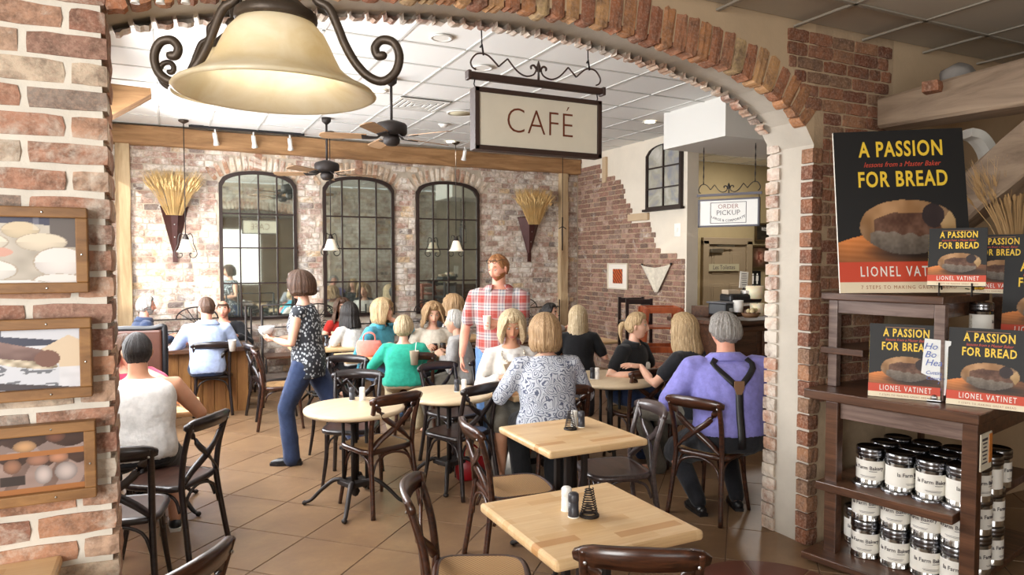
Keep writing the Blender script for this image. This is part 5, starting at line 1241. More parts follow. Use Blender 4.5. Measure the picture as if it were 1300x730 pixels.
    for k in (-1, 1):
        limb(bm, [Sh[k] - rS * (k * .05), Sh[k], Sh[k].lerp(El[k], .4), El[k], El[k].lerp(Wr[k], .35), Wr[k]], [r * ar * S for r in (.045, .052, .046, .036, .037, .0245)])
        lg = 1 + (girth - 1) * .5
        limb(bm, [Hp[k], Hp[k].lerp(Kn[k], .35), Kn[k], Kn[k].lerp(An[k], .3), An[k]], [r * lg * S for r in (.092, .082, .056, .056, .037)])
        limb(bm, [An[k] - toe[k] * .035 - V((0, 0, .045)), An[k] + toe[k] * .06 - V((0, 0, .05)), An[k] + toe[k] * .14 - V((0, 0, .062))], [.034, .036, .024], 10)
    tmp = obj('tmp', bm, SK[skin]); md = tmp.modifiers.new('r', 'REMESH'); md.mode = 'VOXEL'; md.voxel_size = .0135; s_ = tmp.modifiers.new('s', 'SMOOTH'); s_.factor = .5; s_.iterations = 7
    dg = bpy.context.evaluated_depsgraph_get(); dg.update(); core = bpy.data.meshes.new_from_object(tmp.evaluated_get(dg)); bpy.data.objects.remove(tmp)
    bm = bmesh.new(); bm.from_mesh(core); bpy.data.meshes.remove(core)
    for k in (-1, 1):
        d = (Wr[k] - El[k]).normalized(); dd = V(dirs[(k + 1) // 2]) if dirs[(k + 1) // 2] else d; pl = V(palms[(k + 1) // 2]) if palms[(k + 1) // 2] else V((-k * .6, 0, -.8))
        add_hand(bm, Wr[k] + dd.normalized() * .006, dd, pl, k, curl[(k + 1) // 2], S)
    for f in bm.faces: f.material_index = 0
    n0 = len(bm.verts); hv = [bm.verts.new(Hm @ V(p)) for p in HEAD[0]]
    for q, m_ in zip(HEAD[1], HEAD[2]):
        try: f = bm.faces.new([hv[j] for j in q]); f.material_index = m_
        except ValueError: pass
    bmesh.ops.remove_doubles(bm, verts=hv, dist=1e-5)
    for k in (-1, 1):
        for c_, r_, mi in (((k * .031, .0745, .0115), (.0125, .0095, .0068), 2), ((k * .031, .0810, .0112), (.0056, .0045, .0056), 3)):
            for v in ball(bm, Hm @ V(c_), r_, 10, 7):
                for f in v.link_faces: f.material_index = mi
        ear = Hm @ Matrix.Translation((k * .0735, -.004, -.004)) @ Matrix.Rotation(R(-18 * k), 4, 'Z') @ Matrix.Rotation(R(-12), 4, 'X')
        for v in ball(bm, (0, 0, 0), (.011, .02, .032), 10, 8): v.co = ear @ v.co
        for v in ball(bm, (0, 0, 0), (.007, .012, .02), 8, 6): v.co = ear @ (v.co + V((k * .007, .004, .004)))
    if beard:
        for f in {f for v in hv if v.is_valid for f in v.link_faces}:
            if f.material_index == 0:
                c_ = Hm.inverted() @ f.calc_center_median()
                if c_.length < .16 and c_.z < -.03 and c_.y > .0 and (c_.z < -.045 or abs(c_.x) > .05) and c_.z > -.125: f.material_index = 5
    body = obj('body', bm, SK[skin], root, True)
    for m_ in (M['lips'], M['eyewhite'], M['iris'], HM[brow or hair[1]], HM[beard] if beard else M['lips']): body.data.materials.append(m_)
    def cloth(name, fn, m, vox=.014, it=5, wr=.010, parent=root):
        b = bmesh.new(); fn(b); o = obj(name, b, m, parent, True)
        md = o.modifiers.new('remesh', 'REMESH'); md.mode = 'VOXEL'; md.voxel_size = vox; md.use_smooth_shade = True
        sm_ = o.modifiers.new('smooth', 'SMOOTH'); sm_.factor = .5; sm_.iterations = it
        if wr:
            if 'folds' not in bpy.data.textures: tx = bpy.data.textures.new('folds', 'CLOUDS'); tx.noise_scale = .11; tx.noise_depth = 2
            dp = o.modifiers.new('folds', 'DISPLACE'); dp.texture = bpy.data.textures['folds']; dp.strength = wr * 1.6; dp.mid_level = .45; dp.texture_coords = 'GLOBAL' if False else 'LOCAL'
        return o
    # --- clothes
    if shirt:
        def f(b):
            torso(b, shirt_len, .955, .017)
            if sleeve > 0:
                for k in (-1, 1):
                    if sleeve <= 1: e = Sh[k].lerp(El[k], sleeve); limb(b, [Sh[k] - rS * (k * .045), Sh[k], Sh[k].lerp(e, .6), e], [r * ar * S + .014 for r in (.048, .054, .050, .048 - .006 * sleeve)])
                    else: u = sleeve - 1; e = El[k].lerp(Wr[k], u); limb(b, [Sh[k] - rS * (k * .045), Sh[k], Sh[k].lerp(El[k], .5), El[k], e], [r * ar * S + .013 for r in (.048, .054, .047, .040, .034)])
        top_o = cloth('shirt', f, shirt)
        if neck == 'collar':
            bm = bmesh.new(); rr = []
            for s, inf, dz in ((.955, .020, 0), (1.0, .010, .020), (1.0, .024, .012), (.93, .036, -.006)):
                ring = []
                for j in range(20):
                    a = 2 * PI * (j / 20) * .88 + PI * .12; c_, r_, f_, w_, d_ = cs(min(s, .99)); ring.append(bm.verts.new(c_ + r_ * ((w_ + inf) * math.sin(a)) + f_ * ((d_ + inf) * math.cos(a)) + sp * dz))
                rr.append(ring)
            for a, b in zip(rr, rr[1:]):
                for j in range(19): bm.faces.new((a[j], a[j + 1], b[j + 1], b[j]))
            o = obj('collar', bm, shirt, top_o, True); mm = o.modifiers.new('t', 'SOLIDIFY'); mm.thickness = .004
    if bottom:
        def f(b):
            torso(b, -.22, .10, .012, 6)
            lg = 1 + (girth - 1) * .5
            for k in (-1, 1):
                if leg == 'trousers': limb(b, [Hp[k], Hp[k].lerp(Kn[k], .4), Kn[k], Kn[k].lerp(An[k], .5), An[k] + V((0, 0, -.035))], [r * lg * S + .015 for r in (.093, .083, .060, .058, .058)])
                elif leg == 'shorts': e = Hp[k].lerp(Kn[k], .93); limb(b, [Hp[k], Hp[k].lerp(e, .5), e], [r * lg * S + .022 for r in (.094, .085, .072)])
                else: e = Hp[k].lerp(Kn[k], .92); limb(b, [Hp[k], Hp[k].lerp(e, .5), e], [r * lg * S + .02 for r in (.096, .092, .085)])
            if leg == 'skirt': limb(b, [P, P.lerp((Kn[1] + Kn[-1]) / 2, .88)], [.12, .085])
        cloth('shorts' if leg == 'shorts' else 'skirt' if leg == 'skirt' else 'trousers', f, bottom)
    if sockm:
        for k in (-1, 1):
            bm = bmesh.new(); limb(bm, [Kn[k].lerp(An[k], .28), Kn[k].lerp(An[k], .5), An[k]], [r * (1 + (girth - 1) * .5) * S + .006 for r in (.054, .05, .038)]); obj('sock', bm, sockm, root, True)
    if shoes:
        for k in (-1, 1):
            A = An[k] - V((0, 0, .05)); t_ = toe[k]
            z0 = An[k].z - .085
            def shoe(b): limb(b, [A - t_ * .045 + V((0, 0, -.002)), A + t_ * .04 + V((0, 0, -.004)), A + t_ * .12 - V((0, 0, .012)), A + t_ * .165 - V((0, 0, .016))], [.040, .043, .039, .026], 12)
            so = cloth('shoe', shoe, shoes, .012, 3, 0); bm = bmesh.new()
            X = t_.cross(V((0, 0, 1))); pl = [(-.085, -.03), (-.085, .03), (.03, .043), (.12, .045), (.185, .025), (.195, 0), (.185, -.025), (.12, -.045), (.03, -.043)]
            prism(bm, pl, 0, .022, lambda a, b, d: V((A.x, A.y, z0)) + t_ * a + X * b + V((0, 0, d))); obj('sole', bm, M['black'] if extras != 'sneaker' else M['white'], so)
    # --- hair
    st, hc, ln = hair
    if st != 'none':
        nph, ns = 132, 26; vs_, fs = [], []; thk = {'crop': .012, 'short': .020, 'bob': .030, 'long': .026, 'curly': .036, 'pony': .014, 'updo': .018, 'bald': .004}[st]
        seed = sum(map(ord, label)) % 97
        for j in range(nph):
            ph = 2 * PI * j / nph; fr_ = (math.cos(ph) + 1) / 2; aph = abs((ph + PI) % (2 * PI) - PI)           # 0 at the face
            f0, f1 = (32, 30) if st in ('bob', 'long', 'curly') else (38, 34); front = 1 - min(1, max(0, (aph - R(f0)) / R(f1))); front = front * front * (3 - 2 * front); back = min(1, max(0, (aph - R(75)) / R(50))); back = back * back * (3 - 2 * back)
            tf = {'crop': 50, 'short': 56, 'bob': 60, 'long': 54, 'curly': 56, 'pony': 57, 'updo': 46, 'bald': 64}[st]; te = tf * front + (1 - front) * ({'crop': 86, 'pony': 84, 'updo': 86, 'bald': 90}.get(st, 104) * (1 - back) + {'crop': 122, 'bald': 118, 'short': 124, 'pony': 118, 'updo': 118}.get(st, 104) * back)
            hang = 0 if st in ('crop', 'short', 'pony', 'updo', 'bald') else ln * (1 - front) ** .7 * (1 + .16 * noise.noise(V((math.cos(ph) * 9, math.sin(ph) * 9, seed))))
            for i in range(ns):
                u = i / (ns - 1); nh = .62 if hang > .01 else 1.0
                th = R(te) * min(1, u / nh); tt = thk * (1 - .8 * max(0, front) * max(0, (u - .72) / .28)) * (.55 if st in ('crop',) and u > .7 else 1)
                if u > .9 and not hang: tt *= .45
                if st == 'bald' and th < R(45): tt = -.003
                vol = tt * (1 + (.35 if st in ('bob', 'curly', 'short') else .15) * math.sin(min(th, PI / 2)))
                nn = noise.noise(V((math.cos(ph) * 5.5, math.sin(ph) * 5.5, seed + u * (5 if st == 'curly' else 1.2)))) + .5 * noise.noise(V((math.cos(ph) * 14, math.sin(ph) * 14, seed + u * (9 if st == 'curly' else 2))))
                am = {'curly': .015, 'crop': .005, 'bald': .001, 'short': .008}.get(st, .007) * min(1, u * 2.2); vol += am * nn + (am * .45) * noise.noise(V((math.cos(ph) * 30, math.sin(ph) * 30, seed + u * 1.5)))
                p = V(((.074 + vol) * math.sin(th) * math.sin(ph), (.094 + vol) * math.sin(th) * math.cos(ph), (.116 + vol * .85) * math.cos(th)))
                if th > R(95) and not hang: k_ = (th - R(95)) / R(30); p.x *= 1 - .10 * k_; p.y *= 1 - (.16 if p.y < 0 else 0) * k_
                if u > nh:
                    v_ = (u - nh) / (1 - nh); curlin = {'bob': -.030, 'long': .012, 'curly': .016}.get(st, 0); dirn = V((math.sin(ph), math.cos(ph), 0))
                    dr = .010 * math.sin(v_ * PI * .8) + curlin * v_ * v_
                    p = p + dirn * dr + V((0, 0, -hang * v_)) + dirn * (.004 * noise.noise(V((j * .9, v_ * 3, seed))))
                    if st == 'long' and aph > R(110): p.y -= .012 * v_
                vs_.append(Hm @ p)
        for j in range(nph):
            for i in range(ns - 1): a = j * ns + i; b = ((j + 1) % nph) * ns + i; fs.append((a, b, b + 1, a + 1))
        ho = pyobj('hair', vs_, fs, HM[hc], root, True); bm = bmesh.new(); bm.from_mesh(ho.data); bmesh.ops.remove_doubles(bm, verts=bm.verts[:], dist=.0008); bmesh.ops.recalc_face_normals(bm, faces=bm.faces[:]); bm.to_mesh(ho.data); bm.free(); ho.data.polygons.foreach_set('use_smooth', [True] * len(ho.data.polygons))
        md = ho.modifiers.new('t', 'SOLIDIFY'); md.thickness = .008; md.offset = -1
        if st == 'pony':
            bm = bmesh.new(); tube(bm, [Hm @ V(p) for p in smooth_path([(0, -.095, .02), (0, -.135, .01), (.005, -.15, -.05), (0, -.14, -.12 - ln)], 4)], [.016, .02, .026, .028, .029, .028, .026, .024, .022, .018, .013, .008, .004], 10); obj('ponytail', bm, HM[hc], ho, True)
        if st == 'updo':
            bm = bmesh.new(); ball(bm, Hm @ V((0, -.10, .0)), (.045, .04, .05), 14, 10); obj('hair_bun', bm, HM[hc], ho, True)
    root['_'] = 0; del root['_']
    return dict(root=root, P=P, N=N, cs=cs, pt=torso_pt, Sh=Sh, El=El, Wr=Wr, Kn=Kn, An=An, Hm=Hm, sp=sp, S=S, hand=lambda k: Wr[k] + (V(dirs[(k + 1) // 2]).normalized() if dirs[(k + 1) // 2] else (Wr[k] - El[k]).normalized()) * .09 * S)
def seat_at(px, py, t): p = atd(px, py, t); return (p.x, p.y), p.z
def off(xy, az, back): return (xy[0] - math.sin(R(az)) * back, xy[1] - math.cos(R(az)) * back)

# --- cloth patterns
def dots_mat():
    t = NT('spotted_blouse'); v = t.coord((1, 1, .8), False); vo = t.n('ShaderNodeTexVoronoi'); vo.inputs['Scale'].default_value = 42; t.l(v, vo.inputs['Vector'])
    t.col(t.ramp(vo.outputs['Distance'], [(0.30, '#c3c9cf'), (0.42, '#30333a')])); t.bump(t.noise(v, 24, 3), .4, .01); return t.set(.8)
def paisley_mat():
    t = NT('paisley_blouse'); v = t.coord((1, 1, 1), False); nz = t.n('ShaderNodeTexNoise'); nz.inputs['Scale'].default_value = 9; t.l(v, nz.inputs['Vector'])
    mx = t.n('ShaderNodeMix', data_type='VECTOR'); mx.inputs[0].default_value = .12; t.l(v, mx.inputs[4]); t.l(nz.outputs['Color'], mx.inputs[5])
    vo = t.n('ShaderNodeTexVoronoi'); vo.inputs['Scale'].default_value = 15; t.l(mx.outputs[1], vo.inputs['Vector'])
    sn = t.n('ShaderNodeMath', operation='SINE'); mu = t.n('ShaderNodeMath', operation='MULTIPLY'); mu.inputs[1].default_value = 30; t.l(vo.outputs['Distance'], mu.inputs[0]); t.l(mu.outputs[0], sn.inputs[0])
    t.col(t.ramp(sn.outputs[0], [(0.45, '#bfc3cb'), (0.62, '#5b6176')])); t.bump(t.noise(v, 20, 3), .4, .01); return t.set(.8)
def plaid_mat():
    t = NT('red_plaid_shirt'); tc = t.n('ShaderNodeTexCoord'); sx = t.n('ShaderNodeSeparateXYZ'); t.l(tc.outputs['Object'], sx.inputs[0])
    def band(src, f, stops, ph=0.0):
        m = t.n('ShaderNodeMath', operation='MULTIPLY_ADD'); m.inputs[1].default_value = f; m.inputs[2].default_value = ph + 10; t.l(src, m.inputs[0]); fr = t.n('ShaderNodeMath', operation='FRACT'); t.l(m.outputs[0], fr.inputs[0]); return t.ramp(fr.outputs[0], stops, 'CONSTANT')
    st = [(0, '#9e4038'), (.22, '#b0706a'), (.28, '#9e4038'), (.40, '#b9b3b0'), (.52, '#6d7585'), (.60, '#beb9b5'), (.74, '#4f5868'), (.80, '#b0a7a5'), (.92, '#aa524c')]
    c = t.mix(.5, band(sx.outputs['X'], 8, st), band(sx.outputs['Z'], 7.5, st, .3)); t.col(c); t.bump(t.noise(tc.outputs['Object'], 20, 3), .4, .01); return t.set(.85)
FB = {k: fabric('cloth_' + k, c) for k, c in dict(white='#d6d3cf', pink='#d8405e', navy='#26314a', ltblue='#a9b9da', teal='#35b096', denim='#4d9db5', cream='#d9d0c0', grey='#a7a5a3', jeans='#33405f', ltjeans='#6b8fc0', black='#1b1b1d', charcoal='#26272b', lavender='#8a87cd', dark='#222226', red='#a52a22', offwhite='#d9d6d0', tan='#b7a888', khaki='#6f6a60').items()}
M['dots'], M['paisley'], M['plaid'] = dots_mat(), paisley_mat(), plaid_mat()
M['shoe_black'] = plain('black_shoe_leather', '#19181a', .35); M['sock'] = fabric('black_sock', '#202024')
def on_skin(name, pts, half, th, m, parent, wd): bm = bmesh.new(); strip(bm, pts, half, th, wd); return obj(name, bm, m, parent, True)
# 1 man in white, nearest the pier
xy, z = seat_at(174, 421, 4.55)
A1 = person('man in a white sleeveless top seen from behind beside the brick pier', off(xy, -6, .10), -6, 'm', 1.06, True, z, 10, head=(4, 6), girth=1.12, skin='tan', hair=('crop', 'black', 0), shirt=FB['white'], sleeve=0, bottom=FB['charcoal'], leg='shorts', lhand=(-.28, .42, .78), rhand=(.30, .40, .77), shoes=M['shoe_black'], sockm=None, rfoot=(.20, .05, .085), lfoot=(-.15, .36, .085), extras='sneaker')
so = [c for c in A1['root'].children if c.name.startswith('shoe')]
for s, o in zip((-1, 1), so):
    A_ = A1['An'][s]; X_ = V((1, 0, 0)).lerp(V((1, -s * .12, 0)), 1).normalized(); T_ = V((s * .12, 1, 0)).normalized()
    for sd in (-1, 1):
        for k in range(3): bxo('shoe_stripe', A_ + T_ * (.015 + k * .024) + X_ * (sd * .046) - V((0, 0, .045)), (.004, .010, .042), M['white'], o, 0, Matrix.Rotation(R(25), 3, 'X'))
    for k in (-1, 0, 1):
        bm = bmesh.new(); ball(bm, A_ + T_ * .062 + X_ * (k * .008) + V((0, 0, -.014 + (.006 if k == 0 else 0))), (.006, .003, .010), 8, 6, Matrix.Rotation(R(-k * 25), 3, 'Y')); obj('shoe_emblem', bm, M['white'], o, True)
# 2 woman in pink behind him
xy, z = seat_at(158, 424, 5.7)
person('woman in a bright pink top facing the man in white, mostly hidden by him', xy, 172, 'f', 1.0, True, z, 12, head=(-14, 0), hair=('bob', 'brown', .06), shirt=FB['pink'], sleeve=.7, bottom=FB['dark'], lhand=(-.10, .18, z - .27), rhand=(.22, .36, .78), curl=(.9, .5))
# 3 older man in navy jacket, profile to the right
xy, z = seat_at(174, 376, 8.75)
person('grey-haired bearded man in a navy jacket in profile by the corner post', xy, 78, 'm', 1.0, True, z, 8, head=(12, 2), hair=('short', 'grey', 0), beard='grey', skin='pink', shirt=FB['navy'], sleeve=1.9, neck='collar', bottom=FB['dark'], lhand=(-.12, .38, .80), rhand=(.15, .36, .80))
# 4 man in light blue shirt, from behind
xy, z = seat_at(262, 377, 8.0)
person('man in a light blue shirt with thinning dark hair seen from behind', off(xy, 0, .04), 0, 'm', 1.04, True, z, 6, head=(-28, -4), hair=('crop', 'brown', 0), skin='pink', shirt=FB['ltblue'], sleeve=1.85, neck='collar', bottom=FB['navy'], lhand=(-.25, .36, .80), rhand=(.22, .38, .80), shoes=M['shoe_black'], brow='brown')
# 5 man facing, half hidden
xy, z = seat_at(284, 381, 9.35)
person('man facing the viewer half hidden behind the light blue shirt', xy, 190, 'm', 1.0, True, z, 6, head=(0, 0), hair=('bald', 'brown', 0), skin='pink', shirt=FB['black'], sleeve=1.9, bottom=FB['dark'], lhand=(-.2, .3, .8), rhand=(.2, .3, .8))
# 6 walking woman with two bowls
p6 = atd(391, 470, 6.15)
A6 = person('woman with dark bobbed hair in a spotted blouse walking with two bowls', (p6.x, p6.y), -62, 'f', .985, False, 1.68, 3, head=(-8, -2), hair=('bob', 'brown', .05), skin='fair', shirt=M['dots'], sleeve=.03, bottom=FB['jeans'], girth=1.03,
    lhand=(-.06, .27, 1.10), rhand=(.16, .32, 1.08), lfoot=(-.09, .12, .085), rfoot=(.10, -.44, .16), shoes=M['shoe_black'], curl=(.55, .55), palms=((.2, .1, 1), (-.2, .1, 1)), shirt_len=-.30)
# 7 laughing woman in red, under the middle mirror
xy, z = seat_at(431, 379, 9.5)
person('smiling woman with long dark curls and red top under the middle mirror', xy, 168, 'f', 1.0, True, z, 8, head=(18, 0), hair=('curly', 'brown', .16), shirt=FB['red'], sleeve=.3, bottom=FB['dark'], lhand=(-.2, .3, .8), rhand=(.2, .3, .8))
# 8 dark-haired woman in white, from behind
xy, z = seat_at(450, 384, 8.5)
person('dark-haired woman in a white top seen from behind, left of the blue jacket', xy, -25, 'f', 1.0, True, z, 8, head=(6, 0), hair=('long', 'black', .14), shirt=FB['white'], sleeve=.6, bottom=FB['dark'], lhand=(-.2, .3, .8), rhand=(.2, .3, .8))
# 9 woman in the blue jacket, hand to her mouth
xy, z = seat_at(474, 378, 7.95)
A9 = person('blonde woman in glasses and a blue denim jacket, hand raised to her mouth', xy, 140, 'f', 1.06, True, z, 10, head=(-14, 2), hair=('bob', 'blonde', .11), shirt=FB['denim'], sleeve=1.55, neck='collar', bottom=FB['ltjeans'], lhand=(-.03, .20, z - .235), rhand=(.24, .26, .84), curl=(.8, .5), dirs=((.2, .1, 1), None), palms=((0, -1, 0), None), lpole=(-.9, .3, -.8), girth=1.12)
# 10 teal sweater
xy, z = seat_at(512, 404, 7.05)
person('woman with short blonde hair in a teal sweater seen from behind', xy, 20, 'f', .98, True, z + .02, 6, head=(4, 4), hair=('short', 'ash', 0), shirt=FB['teal'], sleeve=1.6, bottom=FB['tan'], lhand=(-.20, .28, .81), rhand=(.16, .28, .81), girth=1.16)
# 11 white lace blouse
xy, z = seat_at(547, 383, 8.2)
person('woman with curly blonde hair in a cream lace blouse looking down', xy, 186, 'f', 1.05, True, z, 10, head=(6, -16), hair=('curly', 'golden', .09), shirt=FB['cream'], sleeve=1.4, bottom=FB['dark'], lhand=(-.20, .34, .80), rhand=(.18, .36, .80), girth=1.08)
# 12 dark-haired man
xy, z = seat_at(566, 370, 9.75)
person('dark-haired man leaning on his hand beside the third mirror', xy, 150, 'm', 1.0, True, z, 14, head=(-2, -6), hair=('crop', 'black', 0), skin='tan', shirt=FB['charcoal'], sleeve=1.8, bottom=FB['dark'], lhand=(-.05, .25, z - .30), rhand=(.2, .3, .8), curl=(.9, .5), dirs=((.1, .2, 1), None))
# 13 curly brown-haired woman in white, from behind
xy, z = seat_at(583, 375, 8.75)
person('woman with curly brown hair and white top, back turned, beside the man in plaid', xy, -35, 'f', 1.0, True, z, 6, head=(4, 0), hair=('curly', 'golden', .08), shirt=FB['white'], sleeve=.8, bottom=FB['dark'], lhand=(-.2, .3, .8), rhand=(.2, .3, .8))
# 14 grey-haired woman, profile left
xy, z = seat_at(590, 393, 7.25)
person('grey-haired woman in a grey top turned towards the lace blouse', xy, -50, 'f', 1.0, True, z, 10, head=(-4, 0), hair=('updo', 'white', 0), shirt=FB['grey'], sleeve=1.8, neck='collar', bottom=FB['khaki'], lhand=(-.12, .22, .80), rhand=(.16, .24, .80))
# 15 standing man in plaid with a cup
p15 = atd(634, 430, 6.35)
A15 = person('standing man in a red plaid shirt with glasses pushed up, holding a cup', (p15.x, p15.y), 214, 'm', 1.08, False, 1.9, 2, head=(30, -16), hair=('crop', 'ginger', 0), beard='ginger', skin='pink', shirt=M['plaid'], sleeve=.78, neck='collar', bottom=FB['ltjeans'], lhand=(-.03, .25, 1.24), rhand=(.33, .10, .93), curl=(.75, .45), dirs=((.8, .35, .1), (0, .1, -1)), palms=((.2, 1, -.1), (-1, 0, 0)), shoes=M['shoe_black'], girth=1.10, shirt_len=-.30)
# 16 woman in the white jacket
xy, z = seat_at(646, 391, 5.95)
A16 = person('woman in a white jacket and chunky necklace reading a napkin at her table', xy, 196, 'f', 1.04, True, z, 12, head=(4, -18), hair=('bob', 'ash', .10), skin='tan', shirt=FB['offwhite'], sleeve=1.85, bottom=FB['khaki'], leg='skirt', lhand=(-.05, .30, .86), rhand=(.12, .30, .84), curl=(.6, .6), shoes=M['shoe_black'], lfoot=(-.03, .42, .085), rfoot=(.12, .34, .085))
# 17 paisley blouse
xy, z = seat_at(697, 400, 5.15)
A17 = person('woman with blonde bob in a blue grey paisley blouse, back to the viewer', xy, 14, 'f', 1.08, True, z, 8, head=(-4, -4), hair=('bob', 'golden', .10), shirt=M['paisley'], sleeve=1.5, bottom=FB['black'], lhand=(-.24, .36, .80), rhand=(.22, .36, .80), shoes=M['shoe_black'], girth=1.24, shirt_len=-.26)
# 18 woman with a hairband, half hidden
xy, z = seat_at(688, 384, 8.5)
A18 = person('dark-haired woman with sunglasses on her head, hand raised, before the corner post', xy, 150, 'f', 1.0, True, z, 10, head=(-10, -4), hair=('updo', 'black', 0), shirt=FB['grey'], sleeve=.5, bottom=FB['dark'], lhand=(-.30, .28, z - .20), rhand=(.2, .3, .8), curl=(.35, .5), dirs=((0, .1, 1), None), palms=((0, 1, 0), None))
# 19 long blonde hair, black top
xy, z = seat_at(735, 388, 7.7)
person('woman with long blonde hair in a black top, back turned by the corner post', xy, 28, 'f', 1.02, True, z, 14, head=(14, 0), hair=('long', 'ash', .20), shirt=FB['black'], sleeve=.7, bottom=FB['dark'], lhand=(-.14, .24, .80), rhand=(.16, .24, .80))
# 20 black polo
xy, z = seat_at(793, 394, 6.55)
A20 = person('woman in a black polo with hair tied back, listening at the round table', xy, 158, 'f', 1.02, True, z, 12, head=(-22, 2), hair=('pony', 'blonde', .04), skin='fair', shirt=FB['black'], sleeve=.62, neck='collar', bottom=FB['jeans'], lhand=(-.16, .34, .80), rhand=(.26, .30, .79), girth=1.06)
# 21 blonde in charcoal, hand out
xy, z = seat_at(886, 398, 5.75)
A21 = person('blonde woman in a charcoal top stretching a hand over the round table', xy, -24, 'f', 1.04, True, z, 10, head=(-18, 0), hair=('long', 'blonde', .15), shirt=FB['charcoal'], sleeve=.6, bottom=FB['khaki'], lhand=(-.20, .42, .90), rhand=(.22, .30, .80), curl=(.15, .5), dirs=((-.75, .5, .12), None), palms=((.3, .2, -1), None), girth=1.1)
# 22 lavender shirt and braces
xy, z = seat_at(925, 397, 4.92)
A22 = person('grey-haired man in a lavender shirt with black braces and shorts, back turned', off(xy, 22, .04), 22, 'm', 1.12, True, z, 8, head=(-26, 0), hair=('short', 'grey', 0), skin='pink', shirt=FB['lavender'], sleeve=1.0, neck='collar', bottom=FB['charcoal'], leg='shorts', lhand=(-.30, .40, .80), rhand=(.30, .36, .80), sockm=M['sock'], shoes=M['shoe_black'], lfoot=(-.21, .02, .085), rfoot=(.10, .10, .085), girth=1.28, shirt_len=-.03)

# --- what they wear on top of it
r_, pt = A22['root'], A22['pt']; M['leather'] = plain('tan_leather_patch', '#7a5a40', .6)
mid = pt(.60, PI, .03)
for s in (-1, 1):
    pts = [pt(.60 + .34 * i / 6, PI - s * (.05 + .62 * (i / 6)), .034 + .004 * (i > 4)) for i in range(7)]; on_skin('brace_strap', pts, .021, .004, M['black'], r_, V((1, 0, 0)))
on_skin('brace_strap', [pt(.62 - .78 * i / 6, PI, .036) for i in range(7)], .026, .004, M['black'], r_, V((1, 0, 0)))
bm = bmesh.new(); c_ = pt(.585, PI, .043); prism(bm, [(-.034, .045), (.034, .045), (.036, 0), (.012, -.06), (-.012, -.06), (-.036, 0)], -.004, .004, lambda a, b, d: c_ + V((a, d, b))); obj('brace_patch', bm, M['leather'], r_)
# glasses, necklace, braceletts, bag
def glasses(A, up, name='glasses'):
    bm = bmesh.new(); m = A['Hm']; yy, zz, tilt = (.100, .012, 0) if not up else (.078, .082, 0)
    for s in (-1, 1):
        pts = [m @ V((s * .031 + .022 * math.cos(a), yy - .012 * abs(math.cos(a)) * .3, zz + .016 * math.sin(a))) for a in [i * 2 * PI / 12 for i in range(12)]]; tube(bm, pts, .0022, 5, closed=True)
        tube(bm, [m @ V((s * .053, yy - .004, zz + .004)), m @ V((s * .076, yy - .05, zz + .004)), m @ V((s * .078, yy - .10, zz + (-.004 if not up else -.01)))], .002, 5)
    tube(bm, [m @ V((-.009, yy, zz + .004)), m @ V((.009, yy, zz + .004))], .002, 5); obj(name, bm, M['black'], A['root'])
glasses(A9, False); glasses(A15, True); glasses(A18, True, 'sunglasses')
bm = bmesh.new()
for i in range(19):
    a = -1.0 + 2.0 * i / 18; p = A16['pt'](.93 - .16 * (1 - (a / 1.0) ** 2), a * .75, .03); ball(bm, p, .011 if i % 2 else .008, 8, 6)
o = obj('necklace', bm, plain('necklace_beads', '#d7cfc0', .3), A16['root'], True)
on_skin('top_inset', [A16['pt'](.90 - .62 * i / 5, 0, .0235) for i in range(6)], [.052 - .004 * i for i in range(6)], .006, FB['white'], A16['root'], V((1, 0, 0)))
bm = bmesh.new(); tube(bm, smooth_path([A6['pt'](.93, .9, .02), A6['pt'](.6, 1.3, .055), A6['pt'](.30, 1.55, .06), A6['pt'](.0, 1.7, .07)], 4), .008, 6)
# shoulder bag of the walking woman: strap loop hangs below her hip
t = thing('shoulder_bag', 'small brown shoulder bag with a hanging strap at the walking woman\'s hip', 'bag', tuple(A6['root'].location), A6['root'].rotation_euler.z)
bm.free(); bm = bmesh.new(); M['bagbrown'] = plain('brown_bag_leather', '#6b5145', .6, bump=.2)
c_ = A6['pt'](.30, 1.35, .07); box(bm, c_, (.09, .26, .15), Matrix.Rotation(R(20), 3, 'X'), .03); obj('bag_body', bm, M['bagbrown'], t, True)
tubo('strap', smooth_path([c_ + V((.02, .12, -.03)), c_ + V((.05, .16, -.25)), c_ + V((.06, .04, -.50)), c_ + V((.06, -.10, -.48)), c_ + V((.04, -.13, -.2)), c_ + V((.02, -.11, .0))], 5), .006, plain('strap_grey', '#55504e', .5), t, 6)
